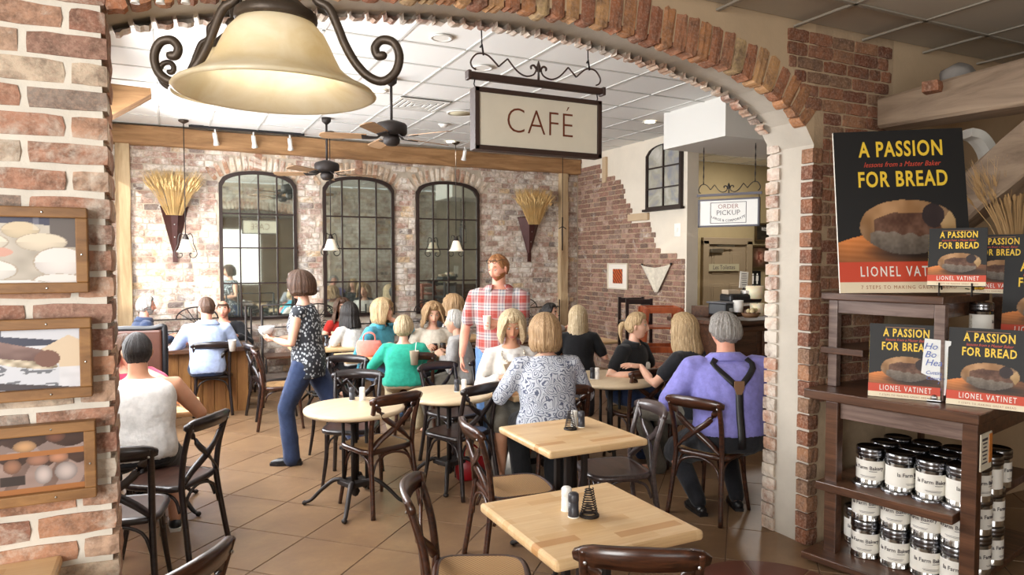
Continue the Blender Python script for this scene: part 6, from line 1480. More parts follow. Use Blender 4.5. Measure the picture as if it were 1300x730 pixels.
# things held
def world(A, v): return A['root'].matrix_world @ v
bpy.context.view_layer.update()
for k, lab, dx in ((-1, 'glass bowl of red salsa held out by the walking woman', 0), (1, 'second small glass bowl held nearer by the walking woman', 0)):
    p = world(A6, A6['hand'](k) + V((0, .02, .035))); t = thing('glass_bowl', lab, 'bowl', p)
    latho('bowl', [(0, 0), (.035, 0), (.058, .035), (.068, .07), (.064, .07), (.054, .036), (.032, .006), (0, .006)], plain('clear_bowl', '#cfd6d8', .12, **{'Coat Weight': .6}), t, 20); latho('filling', [(0, .056), (.058, .054)], plain('salsa', '#8d3a22', .5, var=.25, bscale=120) if k < 0 else plain('beans', '#5b4636', .5, var=.2, bscale=120), t, 20)
p = world(A15, A15['hand'](-1) + V((0, .035, -.055))); cup(p, 'white paper cup held against the red plaid shirt', M['papercup'], .036, .12)
p = world(A16, (A16['hand'](-1) + A16['hand'](1)) / 2 + V((0, 0, .03))); t = thing('paper_napkin', 'folded beige napkin in the hands of the woman in white', 'napkin', p, R(15)); bm = bmesh.new(); box(bm, (0, 0, 0), (.16, .015, .09), Matrix.Rotation(R(-30), 3, 'X'), .004); box(bm, (.03, .02, .015), (.12, .012, .08), Matrix.Rotation(R(-12), 3, 'X'), .004); obj('fold', bm, plain('kraft_napkin', '#b7a48c', .9), t)
# handbags
def handbag(p, rz, s, m, label, hm, tall=1.0):
    t = thing('handbag', label, 'bag', p, rz); bm = bmesh.new(); r = random.Random(3)
    loft(bm, [(V((0, 0, z * s * tall)), V((w_ * s, 0, 0)), V((0, d_ * s, 0))) for z, w_, d_ in ((0, .14, .06), (.02, .165, .075), (.12, .18, .08), (.2, .17, .06), (.25, .155, .03))], 18)
    for v in bm.verts: v.co += V((r.uniform(-1, 1), r.uniform(-1, 1), 0)) * .006 * s
    obj('bag_body', bm, m, t, True)
    for q in (-1, 1): tubo('handle', smooth_path([(-.08 * s, q * .02 * s, .24 * s * tall), (-.07 * s, q * .03 * s, .34 * s * tall), (0, q * .04 * s, .38 * s * tall), (.07 * s, q * .03 * s, .34 * s * tall), (.08 * s, q * .02 * s, .24 * s * tall)], 4), .008 * s, hm, t, 6)
    tubo('top_zip', [(-.15 * s, 0, .25 * s * tall), (.15 * s, 0, .25 * s * tall)], .007 * s, M['steel'], t, 6); return t
M['silverbag'] = plain('silver_leather', '#a7a49e', .35, .4, bump=.2, var=.1); M['redbag'] = plain('red_leather', '#8f1019', .35, bump=.15); M['peach'] = fabric('peach_cloth', '#e98d80')
handbag(atz(654, 608, 0), R(-25), 1.1, M['silverbag'], 'silver grey leather handbag on the floor beneath the archway table', M['silverbag'], 1.15)
p = atz(604, 566, 0.30); handbag((p.x, p.y + .1, 0.0), R(-10), .75, M['redbag'], 'red handbag under the farther round table', M['redbag'], 1.0)
p = atz(469, 452, .75); handbag((p.x, p.y, .75), R(-20), .8, M['peach'], 'peach cloth handbag on the long pale table beside the blue jacket', M['peach'], .85)
# ------------------------------------------------------------------ display unit by the arch, tins, books
U12 = R(12); ux = V((math.sin(U12), -math.cos(U12), 0)); vx = V((math.cos(U12), math.sin(U12), 0))
cn = atz(1243, 527, 1.02); org = cn - ux * .93; org.z = 0; RZ = math.atan2(ux.y, ux.x)
def loc(x, y, z): return org + ux * x + vx * y + V((0, 0, z))
t = thing('display_shelf', 'dark walnut two-tier display shelf of books and tins beside the arch', 'shelf', org, RZ)
dw, de = M['darkwood'], M['darkwood_edge']
bxo('counter_top', (.465, .65, .992), (.93, 1.30, .056), dw, t, .006)
for x, y in ((.17, .045), (.888, .045), (.17, 1.22), (.888, 1.22)): bxo('leg', (x, y, .482), (.072, .072, .964), dw, t, .005)
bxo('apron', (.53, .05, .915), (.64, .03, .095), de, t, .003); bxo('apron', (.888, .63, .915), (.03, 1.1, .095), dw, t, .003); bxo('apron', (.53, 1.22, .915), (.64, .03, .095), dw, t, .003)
bxo('middle_shelf', (.475, .58, .465), (.73, 1.26, .05), dw, t, .005); bxo('bottom_shelf', (.46, .58, .045), (.80, 1.38, .04), dw, t, .005)
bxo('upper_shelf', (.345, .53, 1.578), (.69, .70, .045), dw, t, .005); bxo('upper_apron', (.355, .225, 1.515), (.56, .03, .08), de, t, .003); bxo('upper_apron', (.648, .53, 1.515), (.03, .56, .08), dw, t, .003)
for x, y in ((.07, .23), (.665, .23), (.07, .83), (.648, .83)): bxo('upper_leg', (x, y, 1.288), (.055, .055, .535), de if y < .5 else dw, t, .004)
bxo('upper_middle_shelf', (.14, .50, 1.245), (.26, .66, .04), dw, t, .004)
bm = bmesh.new(); pc_ = bxo('price_card', (.932, .10, .82), (.006, .15, .19), plain('card_cream', '#e5ddc8', .5), t)
bxo('card_photo', (.936, .155, .83), (.004, .04, .15), plain('card_orange', '#c77a35', .5, var=.3, bscale=300), pc_)
for k in range(7): bxo('card_line', (.936, .075, .885 - k * .02), (.003, .07 - .015 * (k % 3), .006 if k else .012), M['signink'], pc_)
# tins
M['tin'] = plain('tin_steel', '#c9c8c6', .16, 1.0); M['tinlid'] = plain('tin_lid_steel', '#8f8f92', .22, 1.0)
M['paperlabel'] = plain('tin_label_paper', '#eeeae0', .55, var=.03, bscale=60); M['labelmap'] = (lambda q: (q.col(q.ramp(q.noise(q.coord((1, 1, 1)), 60, 4), [(0.5, '#ddd5c4'), (0.62, '#a89a86')])), q.set(.6))[1])(NT('label_map_print'))
TR, TH = .077, .222
def tin_proto():
    t = bpy.data.objects.new('storage_tin', None); C.objects.link(t)
    latho('tin_body', [(0, 0), (TR - .003, 0), (TR, .004), (TR, .008), (TR - .002, .012), (TR - .002, TH - .04), (0, TH - .04)], M['tin'], t, 28)
    latho('lid', [(TR, TH - .05), (TR + .002, TH - .048), (TR + .002, TH - .034), (TR, TH - .030), (TR + .002, TH - .026), (TR + .001, TH - .004), (TR - .005, TH), (TR - .010, TH - .006), (0, TH - .006)], M['tinlid'], t, 28)
    latho('label', [(TR - .0006, .038), (TR - .0006, .150)], M['paperlabel'], t, 32)
    bm = bmesh.new(); a0 = [1.05 + .75 * i / 8 for i in range(9)]; lo, hi = [bm.verts.new(((TR + .0004) * math.cos(a), (TR + .0004) * math.sin(a), .042)) for a in a0], [bm.verts.new(((TR + .0004) * math.cos(a), (TR + .0004) * math.sin(a), .146)) for a in a0]
    for i in range(8): bm.faces.new((lo[i], lo[i + 1], hi[i + 1], hi[i]))
    obj('label_print', bm, M['labelmap'], t)
    me = text_mesh('la Farm Bakery', .030, .95, .004, align='CENTER').copy()
    for v in me.vertices: a = -PI / 2 + v.co.x / TR; zq = v.co.y + .108; rr = TR + .0012 + v.co.z; v.co = (rr * math.cos(a), rr * math.sin(a), zq)
    me.materials.append(M['signink']); mesh_obj('lettering', me, t)
    me = text_mesh('handmade in the country style', .0085, 1.0, .0, align='CENTER').copy() if False else None
    bm = bmesh.new()
    for k, (w_, zq, th) in enumerate(((.035, .088, .003), (.07, .060, .002), (.06, .054, .002))):
        for i in range(8):
            a, b = -PI / 2 + (-w_ + 2 * w_ * i / 8) / TR * .6 + (.35 if k == 0 else 0), -PI / 2 + (-w_ + 2 * w_ * (i + 1) / 8) / TR * .6 + (.35 if k == 0 else 0)
            bm.faces.new([bm.verts.new(((TR + .0012) * math.cos(q), (TR + .0012) * math.sin(q), z_)) for q, z_ in ((a, zq), (b, zq), (b, zq + th), (a, zq + th))])
    obj('label_rule', bm, M['signink'], t); return t
TIN = tin_proto(); _first = [True]
def tin(p, rz, label, group):
    o = TIN if _first[0] else copy_tree(TIN); _first[0] = False; o.location = p; o.rotation_euler = (0, 0, rz); return tag(o, label, 'tin', group)
ords = ('first', 'second', 'third', 'fourth')
TX = (.335, .50, .662, .812); face = math.atan2(-(org + ux * .5).y, -(org + ux * .5).x) + PI / 2
rg = random.Random(9)
for i, x in enumerate(TX):
    tin(loc(x, .155, .49), face + (-.15, .9, .1, .7)[i], f'silver tin on the middle shelf, {ords[i]} of the front row from the arch', 'labelled tins on the middle shelf')
for i, x in enumerate(TX): tin(loc(x, .335, .49), face + rg.uniform(-1, 1), f'silver tin on the middle shelf, {ords[i]} of the second row from the arch', 'labelled tins on the middle shelf')
for i, x in enumerate(TX): tin(loc(x + .0, .515, .49), face + rg.uniform(-1, 1), f'silver tin on the middle shelf, {ords[i]} of the rearmost row from the arch', 'labelled tins on the middle shelf')
tin(loc(.80, .70, .49), face + .9 + .3, 'silver tin seen past the near leg, on the middle shelf', 'labelled tins on the middle shelf')
for lv, nm in ((0, 'lower'), (1, 'upper')):
    for i, x in enumerate(TX): tin(loc(x - .01, .13, .065 + lv * TH), face + (.1, -.1, -.5, -.3)[i] * (1 if lv else -.6), f'silver tin on the bottom shelf, {nm} of the {ords[i]} front stack from the arch', 'stacked tins on the bottom shelf')
    for k, y in enumerate((.40, .60)): tin(loc(.80, y, .065 + lv * TH), face + 1.2, f'silver tin seen past the near leg, {nm} of the {ords[k]} rear stack', 'stacked tins on the bottom shelf')
tin(loc(.20, .30, .065), face + .4, 'silver tin peeping out behind the leg beside the arch', 'stacked tins on the bottom shelf')

# book covers
def loaf_art(U, V, poster=False):
    c = np.zeros(U.shape + (3,)) + np.array([.05, .045, .045]); n = nz2(U, V, 16, 4)[..., None]; n2 = nz2(U, V, 60, 9)[..., None]
    bd = (((U - .62) / .74) ** 2 + ((V - .215) / .165) ** 2 < 1) & (V < .40); g = np.sin(V * 190 + U * 12)[..., None] * .025
    wood_ = np.array([.66, .40, .20]) * (1.2 - .75 * np.abs(U - .08)[..., None]) * (.72 + .5 * np.clip((V - .17) * 5, 0, 1))[..., None] + g
    c = np.where(bd[..., None], wood_, c)
    shd = np.clip(1 - (((U - .60) / .42) ** 2 + ((V - .25) / .075) ** 2), 0, 1)[..., None]; c = c * (1 - .75 * shd * bd[..., None])
    e = ((U - .54) / .365) ** 2 + ((V - .415) / np.where(V > .415, .15, .185)) ** 2; lf = e < 1 + (n[..., 0] - .5) * .08
    sh = np.clip(1.12 - 1.5 * (U - .40) ** 2 - 2.4 * np.clip(.47 - V, 0, 1) ** 1.2, .3, 1.2)[..., None]
    c = np.where(lf[..., None], np.array([.60, .45, .30]) * sh + (n - .5) * .16, c)
    gu = (U - .56) / .27; gash = lf & (V < .49 - .05 * gu ** 2 + (n[..., 0] - .5) * .02) & (np.abs(gu) < 1.02); c = np.where(gash[..., None], np.array([.36, .23, .16]) + (n - .5) * .16 + (n2 - .5) * .08, c)
    fl = lf & (V < .35 - .02 * gu + (n[..., 0] - .5) * .03) & (np.abs(U - .54) < .29); c = np.where(fl[..., None], np.array([.47, .42, .37]) * (.75 + 1.0 * np.clip(V - .24, 0, .2)[..., None] * 2.2) + (n2 - .5) * .08 + (n - .5) * .08, c)
    dk = (((U - .74) / .085) ** 2 + ((V - .465) / .075) ** 2 < 1) & lf; c = np.where(dk[..., None], np.array([.17, .11, .11]) + (n - .5) * .05, c)
    ed = lf & (U > .815 - .06 * np.sin(V * 34) * .5 + (n[..., 0] - .5) * .05) & (V < .50); c = np.where(ed[..., None], np.array([.66, .53, .35]) + (n - .5) * .22, c)
    if poster: pass
    c = np.where((V < .185)[..., None], np.array([.80, .28, .17]), c); c = np.where((V < .067)[..., None], np.array([.92, .86, .74]), c)
    return c
M['yellow'] = plain('cover_yellow', '#f0c93a', .5); M['coverwhite'] = plain('cover_white', '#f1ece2', .5); M['coverred'] = plain('cover_red', '#cf4a34', .5); M['covertan'] = plain('cover_tan', '#a6714f', .5)
M['cover'] = plain('book_cover_black', '#141213', .4); M['pages'] = plain('book_pages', '#e9e2d2', .8)
M['coverprint'] = vcol_mat('cover_print', .55, .0)
def cover_text(t, W_, H_, y, s=1.0):
    f = lambda body, zz, sz, m, **kw: letter(t, body, Matrix.Translation((0.02 * W_, y, zz * H_)) @ FACE_MY, m, sz * W_, thick=.0003, **kw)
    f('A PASSION', .878, .180, M['yellow'], sx=.66, bold=.024, space=1.14); f('FOR BREAD', .69, .180, M['yellow'], sx=.66, bold=.024, space=1.14)
    f('lessons from a Master Baker', .786, .062, M['coverred'], sx=.82, shear=.35, name='lettering'); f('LIONEL VATINET', .125, .118, M['coverwhite'], sx=.64, bold=.010, space=1.30, name='lettering')
    f('7 STEPS TO MAKING GREAT BREAD', .032, .042, M['covertan'], sx=.85, space=1.3, name='lettering')
BW, BH, BD = .385, .455, .042
def book_proto():
    t = bpy.data.objects.new('cookbook', None); C.objects.link(t)
    bm = bmesh.new(); box(bm, (0, .002, BH / 2), (BW, .004, BH)); box(bm, (0, BD - .002, BH / 2), (BW, .004, BH)); box(bm, (-BW / 2 + .002, BD / 2, BH / 2), (.005, BD, BH)); obj('cover', bm, M['cover'], t)
    bxo('pages', (.0, BD / 2, BH / 2), (BW - .014, BD - .010, BH - .012), M['pages'], t)
    painted_grid('cover_print', 90, 108, BW, BH, loaf_art, t, M['coverprint'], Matrix.Translation((0, -.0012, 0)))
    cover_text(t, BW, BH, -.0022)
    bxo('back_blurb', (0, -.0018, BH * .955), (BW * .55, .0006, .003), M['covertan'], t)
    sp = Matrix.Translation((-BW / 2 - .0012, BD / 2, BH * .60)) @ Matrix.Rotation(-PI / 2, 4, 'Z') @ FACE_MY @ Matrix.Rotation(-PI / 2, 4, 'Z')
    letter(t, 'A PASSION FOR BREAD', sp, M['yellow'], .040, sx=.62, bold=.008, space=1.05, name='lettering')
    bm = bmesh.new(); box(bm, (-BW / 2 - .001, BD / 2, BH * .126), (.0012, BD, BH * .118)); o = obj('spine_band', bm, M['coverred'], t); bxo('spine_band', (-BW / 2 - .001, BD / 2, BH * .033), (.0012, BD, BH * .067), M['pages'], t)
    return t
BK = book_proto(); _fb = [True]
def book(bl, br, label, scale, tilt=-8, z=None):
    o = BK if _fb[0] else copy_tree(BK); _fb[0] = False
    d = br - bl; o.location = (bl + br) / 2; o.scale = (scale,) * 3; o.rotation_euler = (R(tilt), 0, math.atan2(d.y, d.x)); return tag(o, label, 'book', 'copies of the black bread cookbook')
def fit(a, b, z, t_=None):
    return (atz(a[0], a[1], z), atz(b[0], b[1], z)) if t_ is None else (atd(a[0], a[1], t_), atd(b[0], b[1], t_))
p, q = atz(1201, 513, 1.022), atz(1293, 513, 1.022); dv = (q - p).normalized(); m_ = p; W1 = .372
# face both counter books to the viewer: keep the lower left corner, turn square to the line of sight
def facing(p, width, turn=0.0):
    a = math.atan2(p.x, p.y); d = V((math.cos(a + R(turn)), -math.sin(a + R(turn)), 0)); return p, p + d * width
b1 = facing(atz(1201, 512, 1.022), .352, 8); book(*b1, 'black bread cookbook standing on the counter at its front corner', .352 / BW, -7)
b2 = facing(atz(1102, 502, 1.022), .352, 4); book(*b2, 'black bread cookbook standing on the counter beside the arch', .352 / BW, -7)
p3 = atd(1177, 362, 3.60); b3 = facing(p3, .252, 6); book(*b3, 'smaller black bread cookbook propped on a wire easel before the poster', .252 / BW, -9)
p4 = atd(1231, 366, 4.15); p4.z = 1.604; b4 = facing(p4, .268, 4); book(*b4, 'smaller black bread cookbook half hidden by wheat on the upper shelf', .268 / BW * 1.1, -7)
p5 = atd(1270, 430, 4.0); b5 = facing(p5, .40, 14); book(*b5, 'black bread cookbook cut by the frame edge, standing on the crate', .40 / BW, -6)
zr = p5.z; t = thing('wooden_crate', 'walnut crate standing on the counter behind the front cookbook', 'crate', loc(.80, .86, 1.022), RZ)
for nm, c, s in (('crate_side', (0, -.35, (zr - 1.03) / 2), (.38, .02, zr - 1.03)), ('crate_side', (0, .35, (zr - 1.03) / 2), (.38, .02, zr - 1.03)), ('crate_end', (-.18, 0, (zr - 1.03) / 2), (.02, .68, zr - 1.03)), ('crate_end', (.18, 0, (zr - 1.03) / 2), (.02, .68, zr - 1.03)), ('crate_top', (0, 0, zr - 1.022 - .010), (.40, .74, .018))): bxo(nm, c, s, dw, t, .003)
pj = atd(1246, 404, 4.0); o = tin((pj.x, pj.y, zr), face + 2.0, 'silver tin standing on the crate above the front cookbook', 'labelled tins on the crate'); o.scale = (.78, .78, .95)
# easel under the small book
t = thing('wire_easel', 'black wire easel holding the small cookbook', 'easel', (b3[0] + b3[1]) / 2 + V((0, 0, -.02)), math.atan2((b3[1] - b3[0]).y, (b3[1] - b3[0]).x))
for s in (-.07, .07):
    tubo('easel_arm', [(s, .10, -.005), (s, .045, .12), (s, .07, .26)], .004, M['iron'], t, 6); tubo('easel_arm', [(s, .05, .012), (s, -.03, .012), (s, -.03, .035)], .004, M['iron'], t, 6); tubo('easel_foot', [(s, -.02, .012), (s, -.03, -.03), (s, .06, -.03)], .004, M['iron'], t, 6)
# handwritten card
pc0 = atz(1186, 509, 1.022); a = math.atan2(pc0.x, pc0.y) + .05; t = thing('note_card', 'white card with blue handwriting clipped between the two front cookbooks', 'card', pc0, -a)
bm = bmesh.new(); box(bm, (.0, 0, .19), (.125, .003, .30), Matrix.Rotation(R(4), 3, 'Y')); obj('card', bm, plain('card_white', '#eef0ee', .6), t)
M['blueink'] = plain('blue_ink', '#5a6fb4', .6)
for k, (tx, sz) in enumerate((('Ho', .05), ('Bo', .05), ('Hea', .05), ('Cutting', .028), ('Couche', .028), ('Bowl', .028), ('Bread', .028))):
    z_ = .30 - (.045 * k if k < 3 else .115 + (k - 2) * .03); letter(t, tx, Matrix.Translation((-.055 + .003 * k, -.003, z_)) @ FACE_MY, M['blueink'], sz, shear=.3, align='LEFT')
bm = bmesh.new(); ball(bm, (0, -.01, .02), .018, 10, 8); box(bm, (0, 0, .006), (.07, .05, .012), None, .004); obj('clip_base', bm, M['steel'], t)
# poster
TL, TR_, BR_, BL = atd(1053, 168, 3.92), atd(1222, 163, 3.80), atd(1236, 371, 3.70), atd(1067, 372, 3.80)
xd = ((BR_ - BL)).normalized(); W_ = (BR_ - BL).length; up_ = ((TL - BL) + (TR_ - BR_)).normalized(); Hh = ((TL - BL).length + (TR_ - BR_).length) / 2; up_ = (up_ - xd * up_.dot(xd)).normalized(); nn = xd.cross(up_)
t = thing('bread_poster', 'large black poster of a loaf with yellow capitals leaning behind the small books', 'poster', (BL + BR_) / 2)
yd = -nn if nn.dot(_c - BL) > 0 else nn; mt = Matrix(((xd.x, yd.x, up_.x, 0), (xd.y, yd.y, up_.y, 0), (xd.z, yd.z, up_.z, 0), (0, 0, 0, 1)))
t.rotation_euler = mt.to_euler()
bxo('board', (0, .010, Hh / 2), (W_, .016, Hh), plain('foam_board', '#e9e4d8', .8), t)
painted_grid('poster_print', 150, 180, W_, Hh, loaf_art, t, M['coverprint']); cover_text(t, W_, Hh, -.0012)
# wheat in a vase behind the books, dried flower, things on the beam, curved white board
pv = atd(1288, 345, 4.25); t = thing('wheat_vase', 'grey vase half hidden behind the cookbook at the frame edge', 'vase', (pv.x, pv.y, 1.60)); latho('vase', [(0, 0), (.05, 0), (.075, .07), (.06, .15), (.04, .2), (.05, .22), (.04, .22), (0, .2)], plain('vase_grey', '#8b857c', .4), t); bxo('shelf_block', (0, 0, -.29), (.16, .16, .58), dw, t)
wheat('w', 'pale dried wheat spraying out of the vase above the cookbooks', (pv.x, pv.y, 1.78), .27, .46, 90, M['straw2'], 21, lean=(-.14, 0), rb=.035, ear=.010)
pf = atd(1240, 366, 3.72); t = thing('dried_flower', 'small yellow dried flower lying at the foot of the small cookbook', 'flower', pf)
for k in range(7):
    a = k * .9; bm = bmesh.new(); ball(bm, (.02 * math.cos(a), .02 * math.sin(a), .0), (.018, .012, .008), 8, 5, Matrix.Rotation(a, 3, 'Z')); obj('petal', bm, plain('petal_yellow', '#d8a82c', .6), t, True)
tubo('stem', [(0, 0, 0), (-.05, .01, -.005), (-.10, 0, 0)], .003, plain('stem_green', '#55603c', .7), t, 5)
ps = atd(1216, 97, 4.2); t = thing('field_stone', 'grey rounded stone lying on the weathered beam under the ceiling', 'stone', ps); bm = bmesh.new(); bmesh.ops.create_icosphere(bm, subdivisions=3, radius=1)
for v in bm.verts: v.co = V((v.co.x * .11, v.co.y * .09, v.co.z * .075)) * (1 + .18 * noise.noise(v.co * 1.7))
obj('stone', bm, plain('field_stone_grey', '#8a8580', .9, bump=.8, bscale=25, var=.15), t, True)
pb_ = atd(1186, 112, 4.1); t = thing('loose_brick', 'loose red brown brick lying on the weathered beam', 'brick', pb_, R(20)); o = bpy.data.objects.new('brick', brick_proto(77, B_RIGHT[0])); C.objects.link(o); o.parent = t; o.scale = (.17, .09, .06); o.location = (0, -.045, 0)
bm = bmesh.new(); cpts = [atd(x, y, 4.22) for x, y in ((1226, 170), (1240, 174), (1252, 190), (1258, 212), (1258, 240))]; strip(bm, smooth_path(cpts, 4), .06, .05, V((.5, 1, 0))); t = thing('curved_board', 'short curved piece of whitewashed timber between poster and slanting brace', 'timber', (0, 0, 0)); obj('board', bm, plain('whitewash_timber', '#c9c6bd', .8, bump=.5, bscale=30, var=.1), t)

# ------------------------------------------------------------------ back of the cafe
def iron_bench(x0, x1, label):
    t = thing('iron_bench', label, 'bench', ((x0 + x1) / 2, YW - .34, 0), 0, 'iron benches along the mirror wall'); hw = (x1 - x0) / 2
    for z in (.70, .84, 1.00): tubo('back_rail', [(-hw, .18, z), (hw, .18, z)], .009, M['iron'], t, 6)
    for s in (-1, 1):
        tubo('post', [(s * hw, .18, 0), (s * hw, .18, 1.12)], .013, M['iron'], t, 6); tubo('leg', [(s * hw, -.20, 0), (s * hw, -.20, .44)], .013, M['iron'], t, 6)
    tubo('crest_arch', [(.26 * math.cos(a), .18, 1.0 + .16 * math.sin(a)) for a in [PI * i / 12 for i in range(13)]], .009, M['iron'], t, 6)
    for k in range(5): a = PI * (k + 1) / 6; tubo('crest_spoke', [(0, .18, .93), (.25 * math.cos(a), .18, 1.0 + .155 * math.sin(a))], .006, M['iron'], t, 5)
    for s in (-1, 1): tubo('crest_scroll', [(s * (.09 + (.07 - .05 * i / 16) * math.cos(i * .7)), .18, .85 + (.07 - .05 * i / 16) * math.sin(i * .7)) for i in range(17)], .006, M['iron'], t, 5)
    bxo('seat', (0, -.01, .455), (2 * hw, .42, .035), M['darkwood'], t, .006)
for x0, x1, lab in ((-.38, 1.0, 'black iron bench back with an arched crest beside the corner post'), (1.15, 2.7, 'black iron bench back with an arched crest under the middle mirror'), (2.85, 4.45, 'black iron bench back with an arched crest under the third mirror'), (4.6, 6.0, 'black iron bench back with an arched crest before the right-hand post')): iron_bench(x0, x1, lab)
# plank table of the men by the wall
pt_ = atz(252, 444, .77); t = thing('plank_table', 'rustic table on a plank-clad base where the men in blue and navy sit', 'table', (pt_.x - .02, pt_.y + .36, 0)); M['rustic'] = wood('rustic_plank', '#7d5228', '#aa7a42', .6, (12, 12, 1.5), '#4e3014', .3)
for k in range(5): bxo('top_plank', (0, -.28 + k * .14, .75), (1.25, .136, .045), M['chairsheen'] if False else M['darkwood'], t, .004)
for k in range(9): bxo('base_plank', (-.50 + k * .125, -.24, .36), (.121, .025, .72), M['rustic'], t, .004)
bxo('base_frame', (0, .03, .36), (1.0, .44, .70), M['rustic'], t)
plate(V((pt_.x - .36, pt_.y + .22, .773)), 'white plate on the plank table by the bearded man', .12)
# leather armchair back by the pier
pa_ = atd(176, 447, 7.1); t = thing('leather_armchair', 'brown leather chair back with black rolled rim behind the man in white', 'chair', (pa_.x, pa_.y, 0), R(-8))
z1 = atd(176, 419, 7.1).z; bxo('back_panel', (0, 0, (z1 + .35) / 2), (.44, .07, z1 - .35), plain('brown_leather', '#4d2b1e', .45, var=.15), t, .02); tubo('rim', smooth_path([(-.25, 0, .5), (-.245, 0, z1 - .03), (-.18, 0, z1 + .015), (.12, 0, z1 + .01), (.22, 0, z1 + .03), (.245, 0, z1 - .04), (.24, 0, .5)], 4), .03, M['black'], t, 8)
bxo('seat', (0, .26, .42), (.46, .50, .12), plain('brown_leather', '#4d2b1e', .45), t, .03)
for x in (-.2, .2):
    for y in (.03, .46): bxo('leg', (x, y, .18), (.04, .04, .36), M['black'], t)
# iron partition posts
pq0, pq1 = atd(335, 389, 8.2), atd(312, 389, 8.3); t = thing('iron_partition', 'thin black iron partition frame before the first mirror', 'partition', (pq1.x, pq1.y, 0)); zt_ = pq0.z
tubo('post', [(0, 0, 0), (0, 0, zt_)], .014, M['iron'], t, 6); dx = pq0.x - pq1.x
tubo('post', [(dx, .0, 0), (dx, 0, zt_)], .014, M['iron'], t, 6); tubo('top_rail', [(dx, 0, zt_), (dx + .55, 0, zt_)], .010, M['iron'], t, 6); tubo('top_rail', [(dx, 0, zt_ - .14), (dx + .55, 0, zt_ - .14)], .008, M['iron'], t, 6); tubo('post', [(dx + .55, 0, 0), (dx + .55, 0, zt_)], .014, M['iron'], t, 6)
# wooden high chairs
M['redwood'] = wood('red_brown_highchair_wood', '#8a3d1c', '#b65c30', .4, (10, 10, 2), '#6a2c14', .08, .2)
def high_chair(p, rz, z0, label):
    t = thing('high_chair', label, 'high chair', (p.x, p.y, z0), rz, 'stacked wooden high chairs'); zt = .82
    B = {(-1, -1): V((-.26, -.25, 0)), (1, -1): V((.26, -.25, 0)), (1, 1): V((.26, .25, 0)), (-1, 1): V((-.26, .25, 0))}; T_ = {k: V((.72 * v.x, .72 * v.y, zt)) for k, v in B.items()}
    def bar(n, a, b, w_, d_):
        w_ *= 1.35
        bm = bmesh.new(); strip(bm, [a, a.lerp(b, .5), b], w_, d_, V((0, 0, 1)) if abs((b - a).normalized().z) < .5 else V((1, .0, 0))); obj(n, bm, M['redwood'], t)
    for k in B: bar('leg', B[k], T_[k], .024, .035)
    lv = lambda k, z: B[k].lerp(T_[k], z / zt)
    for a, b in (((-1, -1), (1, -1)), ((1, -1), (1, 1)), ((1, 1), (-1, 1)), ((-1, 1), (-1, -1))):
        for z in ((.06, .80) if a[1] == b[1] else (.12, .36, .60, .80)): bar('rung', lv(a, z), lv(b, z), .024, .022)
    bxo('seat', (0, 0, .60), (.36, .34, .02), M['redwood'], t); return t
ph = atd(838, 440, 7.9); high_chair(ph, R(-28), 0, 'lower red-brown wooden high chair of the stack by the brick side wall'); high_chair(ph, R(-28), .44, 'upper red-brown wooden high chair of the stack by the brick side wall')
pk = atd(806, 395, 8.7); t = thing('stacked_chair', 'black stacked chair frame behind the red-brown high chairs', 'chair', (pk.x, pk.y, 0), R(-20)); z1 = atd(800, 379, 8.5).z
for x in (-.15, .15):
    for y in (-.18, .18): bxo('leg', (x, y, z1 / 2), (.035, .035, z1), M['chairblk'], t)
for z in (z1 - .04, z1 - .32, .45): bxo('rail', (0, -.18, z), (.33, .03, .06), M['chairblk'], t); bxo('rail', (0, .18, z), (.33, .03, .06), M['chairblk'], t)
bxo('seat', (0, 0, z1 - .30), (.32, .38, .03), M['chairblk'], t); bxo('side_panel', (.15, 0, z1 - .18), (.03, .36, .30), M['chairblk'], t)
# order counter with candles and bins
pc1 = atd(915, 408, 7.5); t = thing('order_counter', 'dark wooden counter with moulded edge beside the jamb of the arch', 'counter', (pc1.x, pc1.y, 0)); zc = pc1.z
bxo('body', (1.1, .4, (zc - .05) / 2), (2.2, .8, zc - .05), M['darkwood'], t); bxo('counter_top', (1.08, .38, zc - .025), (2.3, .9, .05), M['darkwood'], t, .012); bxo('moulding', (1.09, -.01, zc - .10), (2.24, .05, .07), M['darkwood'], t, .02)
for k in range(4): bxo('front_panel', (.28 + k * .55, -.012, .58), (.46, .03, .9), M['darkwood'], t, .01)
bxo('shelf_riser', (.75, .62, zc + .06), (1.0, .3, .12), M['darkwood'], t, .006)
M['wax'] = (lambda q: (q.col('#f1e3c4'), q.set(.5, **{'Subsurface Weight': .4}))[1])(NT('candle_wax'))
def candle(px, py0, py1, tt, r, label):
    b = atd(px, py1, tt); h = atd(px, py0, tt).z - b.z; t = thing('pillar_candle', label, 'candle', b, 0, 'pillar candles on the order counter'); latho('wax', [(0, 0), (r, 0), (r, h), (r * .85, h), (r * .6, h - .02), (0, h - .02)], M['wax'], t, 18); tubo('wick', [(0, 0, h - .02), (0, 0, h + .012)], .003, M['black'], t, 5)
zk = atd(958, 380, 7.9)
candle(958, 363, 379, 7.75, .095, 'thick cream pillar candle raised at the back of the order counter'); candle(961, 385, 401, 7.5, .075, 'cream pillar candle at the front of the order counter')
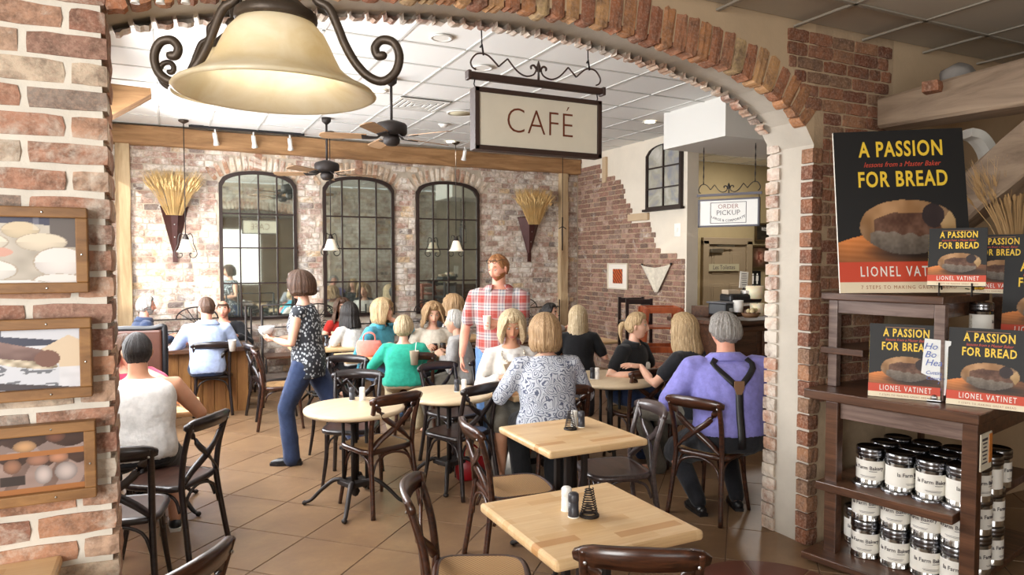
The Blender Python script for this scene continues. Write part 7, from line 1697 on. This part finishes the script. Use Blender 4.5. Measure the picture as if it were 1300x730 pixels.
p = atd(937, 396, 7.5); t = thing('paper_roll', 'white paper cup standing on the order counter', 'cup', p); latho('cup_body', [(0, 0), (.05, 0), (.055, .125), (.048, .125), (.044, .01), (0, .01)], M['white'], t, 18)
p = atd(918, 400, 7.6); t = thing('black_bin', 'black plastic bin at the end of the order counter', 'bin', p, R(10)); bxo('bin_body', (0, 0, .07), (.22, .24, .14), M['black'], t, .02); bxo('bin_rim', (0, 0, .14), (.25, .27, .02), plain('grey_rim', '#55555a', .4), t, .008); bxo('bin_label', (0, -.125, .06), (.12, .006, .05), M['steel'], t)
p = atd(940, 385, 7.8); t = thing('basket', 'dark tray heaped with napkins behind the paper cup', 'tray', p, R(-12)); bxo('tray_body', (0, 0, .06), (.40, .25, .10), M['black'], t, .03); bxo('napkin_pile', (-.12, 0, .13), (.16, .14, .05), plain('kraft_napkin', '#b7a48c', .9), t, .01); bxo('napkin_pile', (.06, -.05, .13), (.14, .12, .04), M['white'], t, .01)
p = atd(944, 374, 8.0); t = thing('menu_card', 'small white card on a dark stand before the restroom door', 'card', p, R(-8)); bxo('card', (0, 0, .17), (.11, .006, .19), M['papercup'], t, 0, Matrix.Rotation(R(5), 3, 'Y')); latho('stand', [(0, 0), (.04, 0), (.02, .04), (.008, .08), (0, .09)], M['black'], t, 12)
for k in range(6): bxo('text_line', (.004, -.0045, .24 - k * .025), (.07 - .01 * (k % 2), .002, .006), M['signink'], t)
p = atd(953, 403, 7.4); t = thing('bread_basket', 'low wicker dish of dried flowers between the candles', 'dish', p); latho('dish', [(0, 0), (.07, 0), (.10, .05), (.09, .05), (.06, .01), (0, .01)], plain('wicker_dish', '#6a4a2e', .7), t, 16)
for k in range(9):
    bm = bmesh.new(); ball(bm, (.06 * math.cos(k * 2.4) * (k / 9) ** .5, .06 * math.sin(k * 2.4) * (k / 9) ** .5, .06 + .01 * (k % 3)), .024, 8, 6); obj('blossom', bm, plain('blossom_cream', '#c8b58a', .8) if k % 3 else plain('blossom_dark', '#5a4438', .8), t, True)
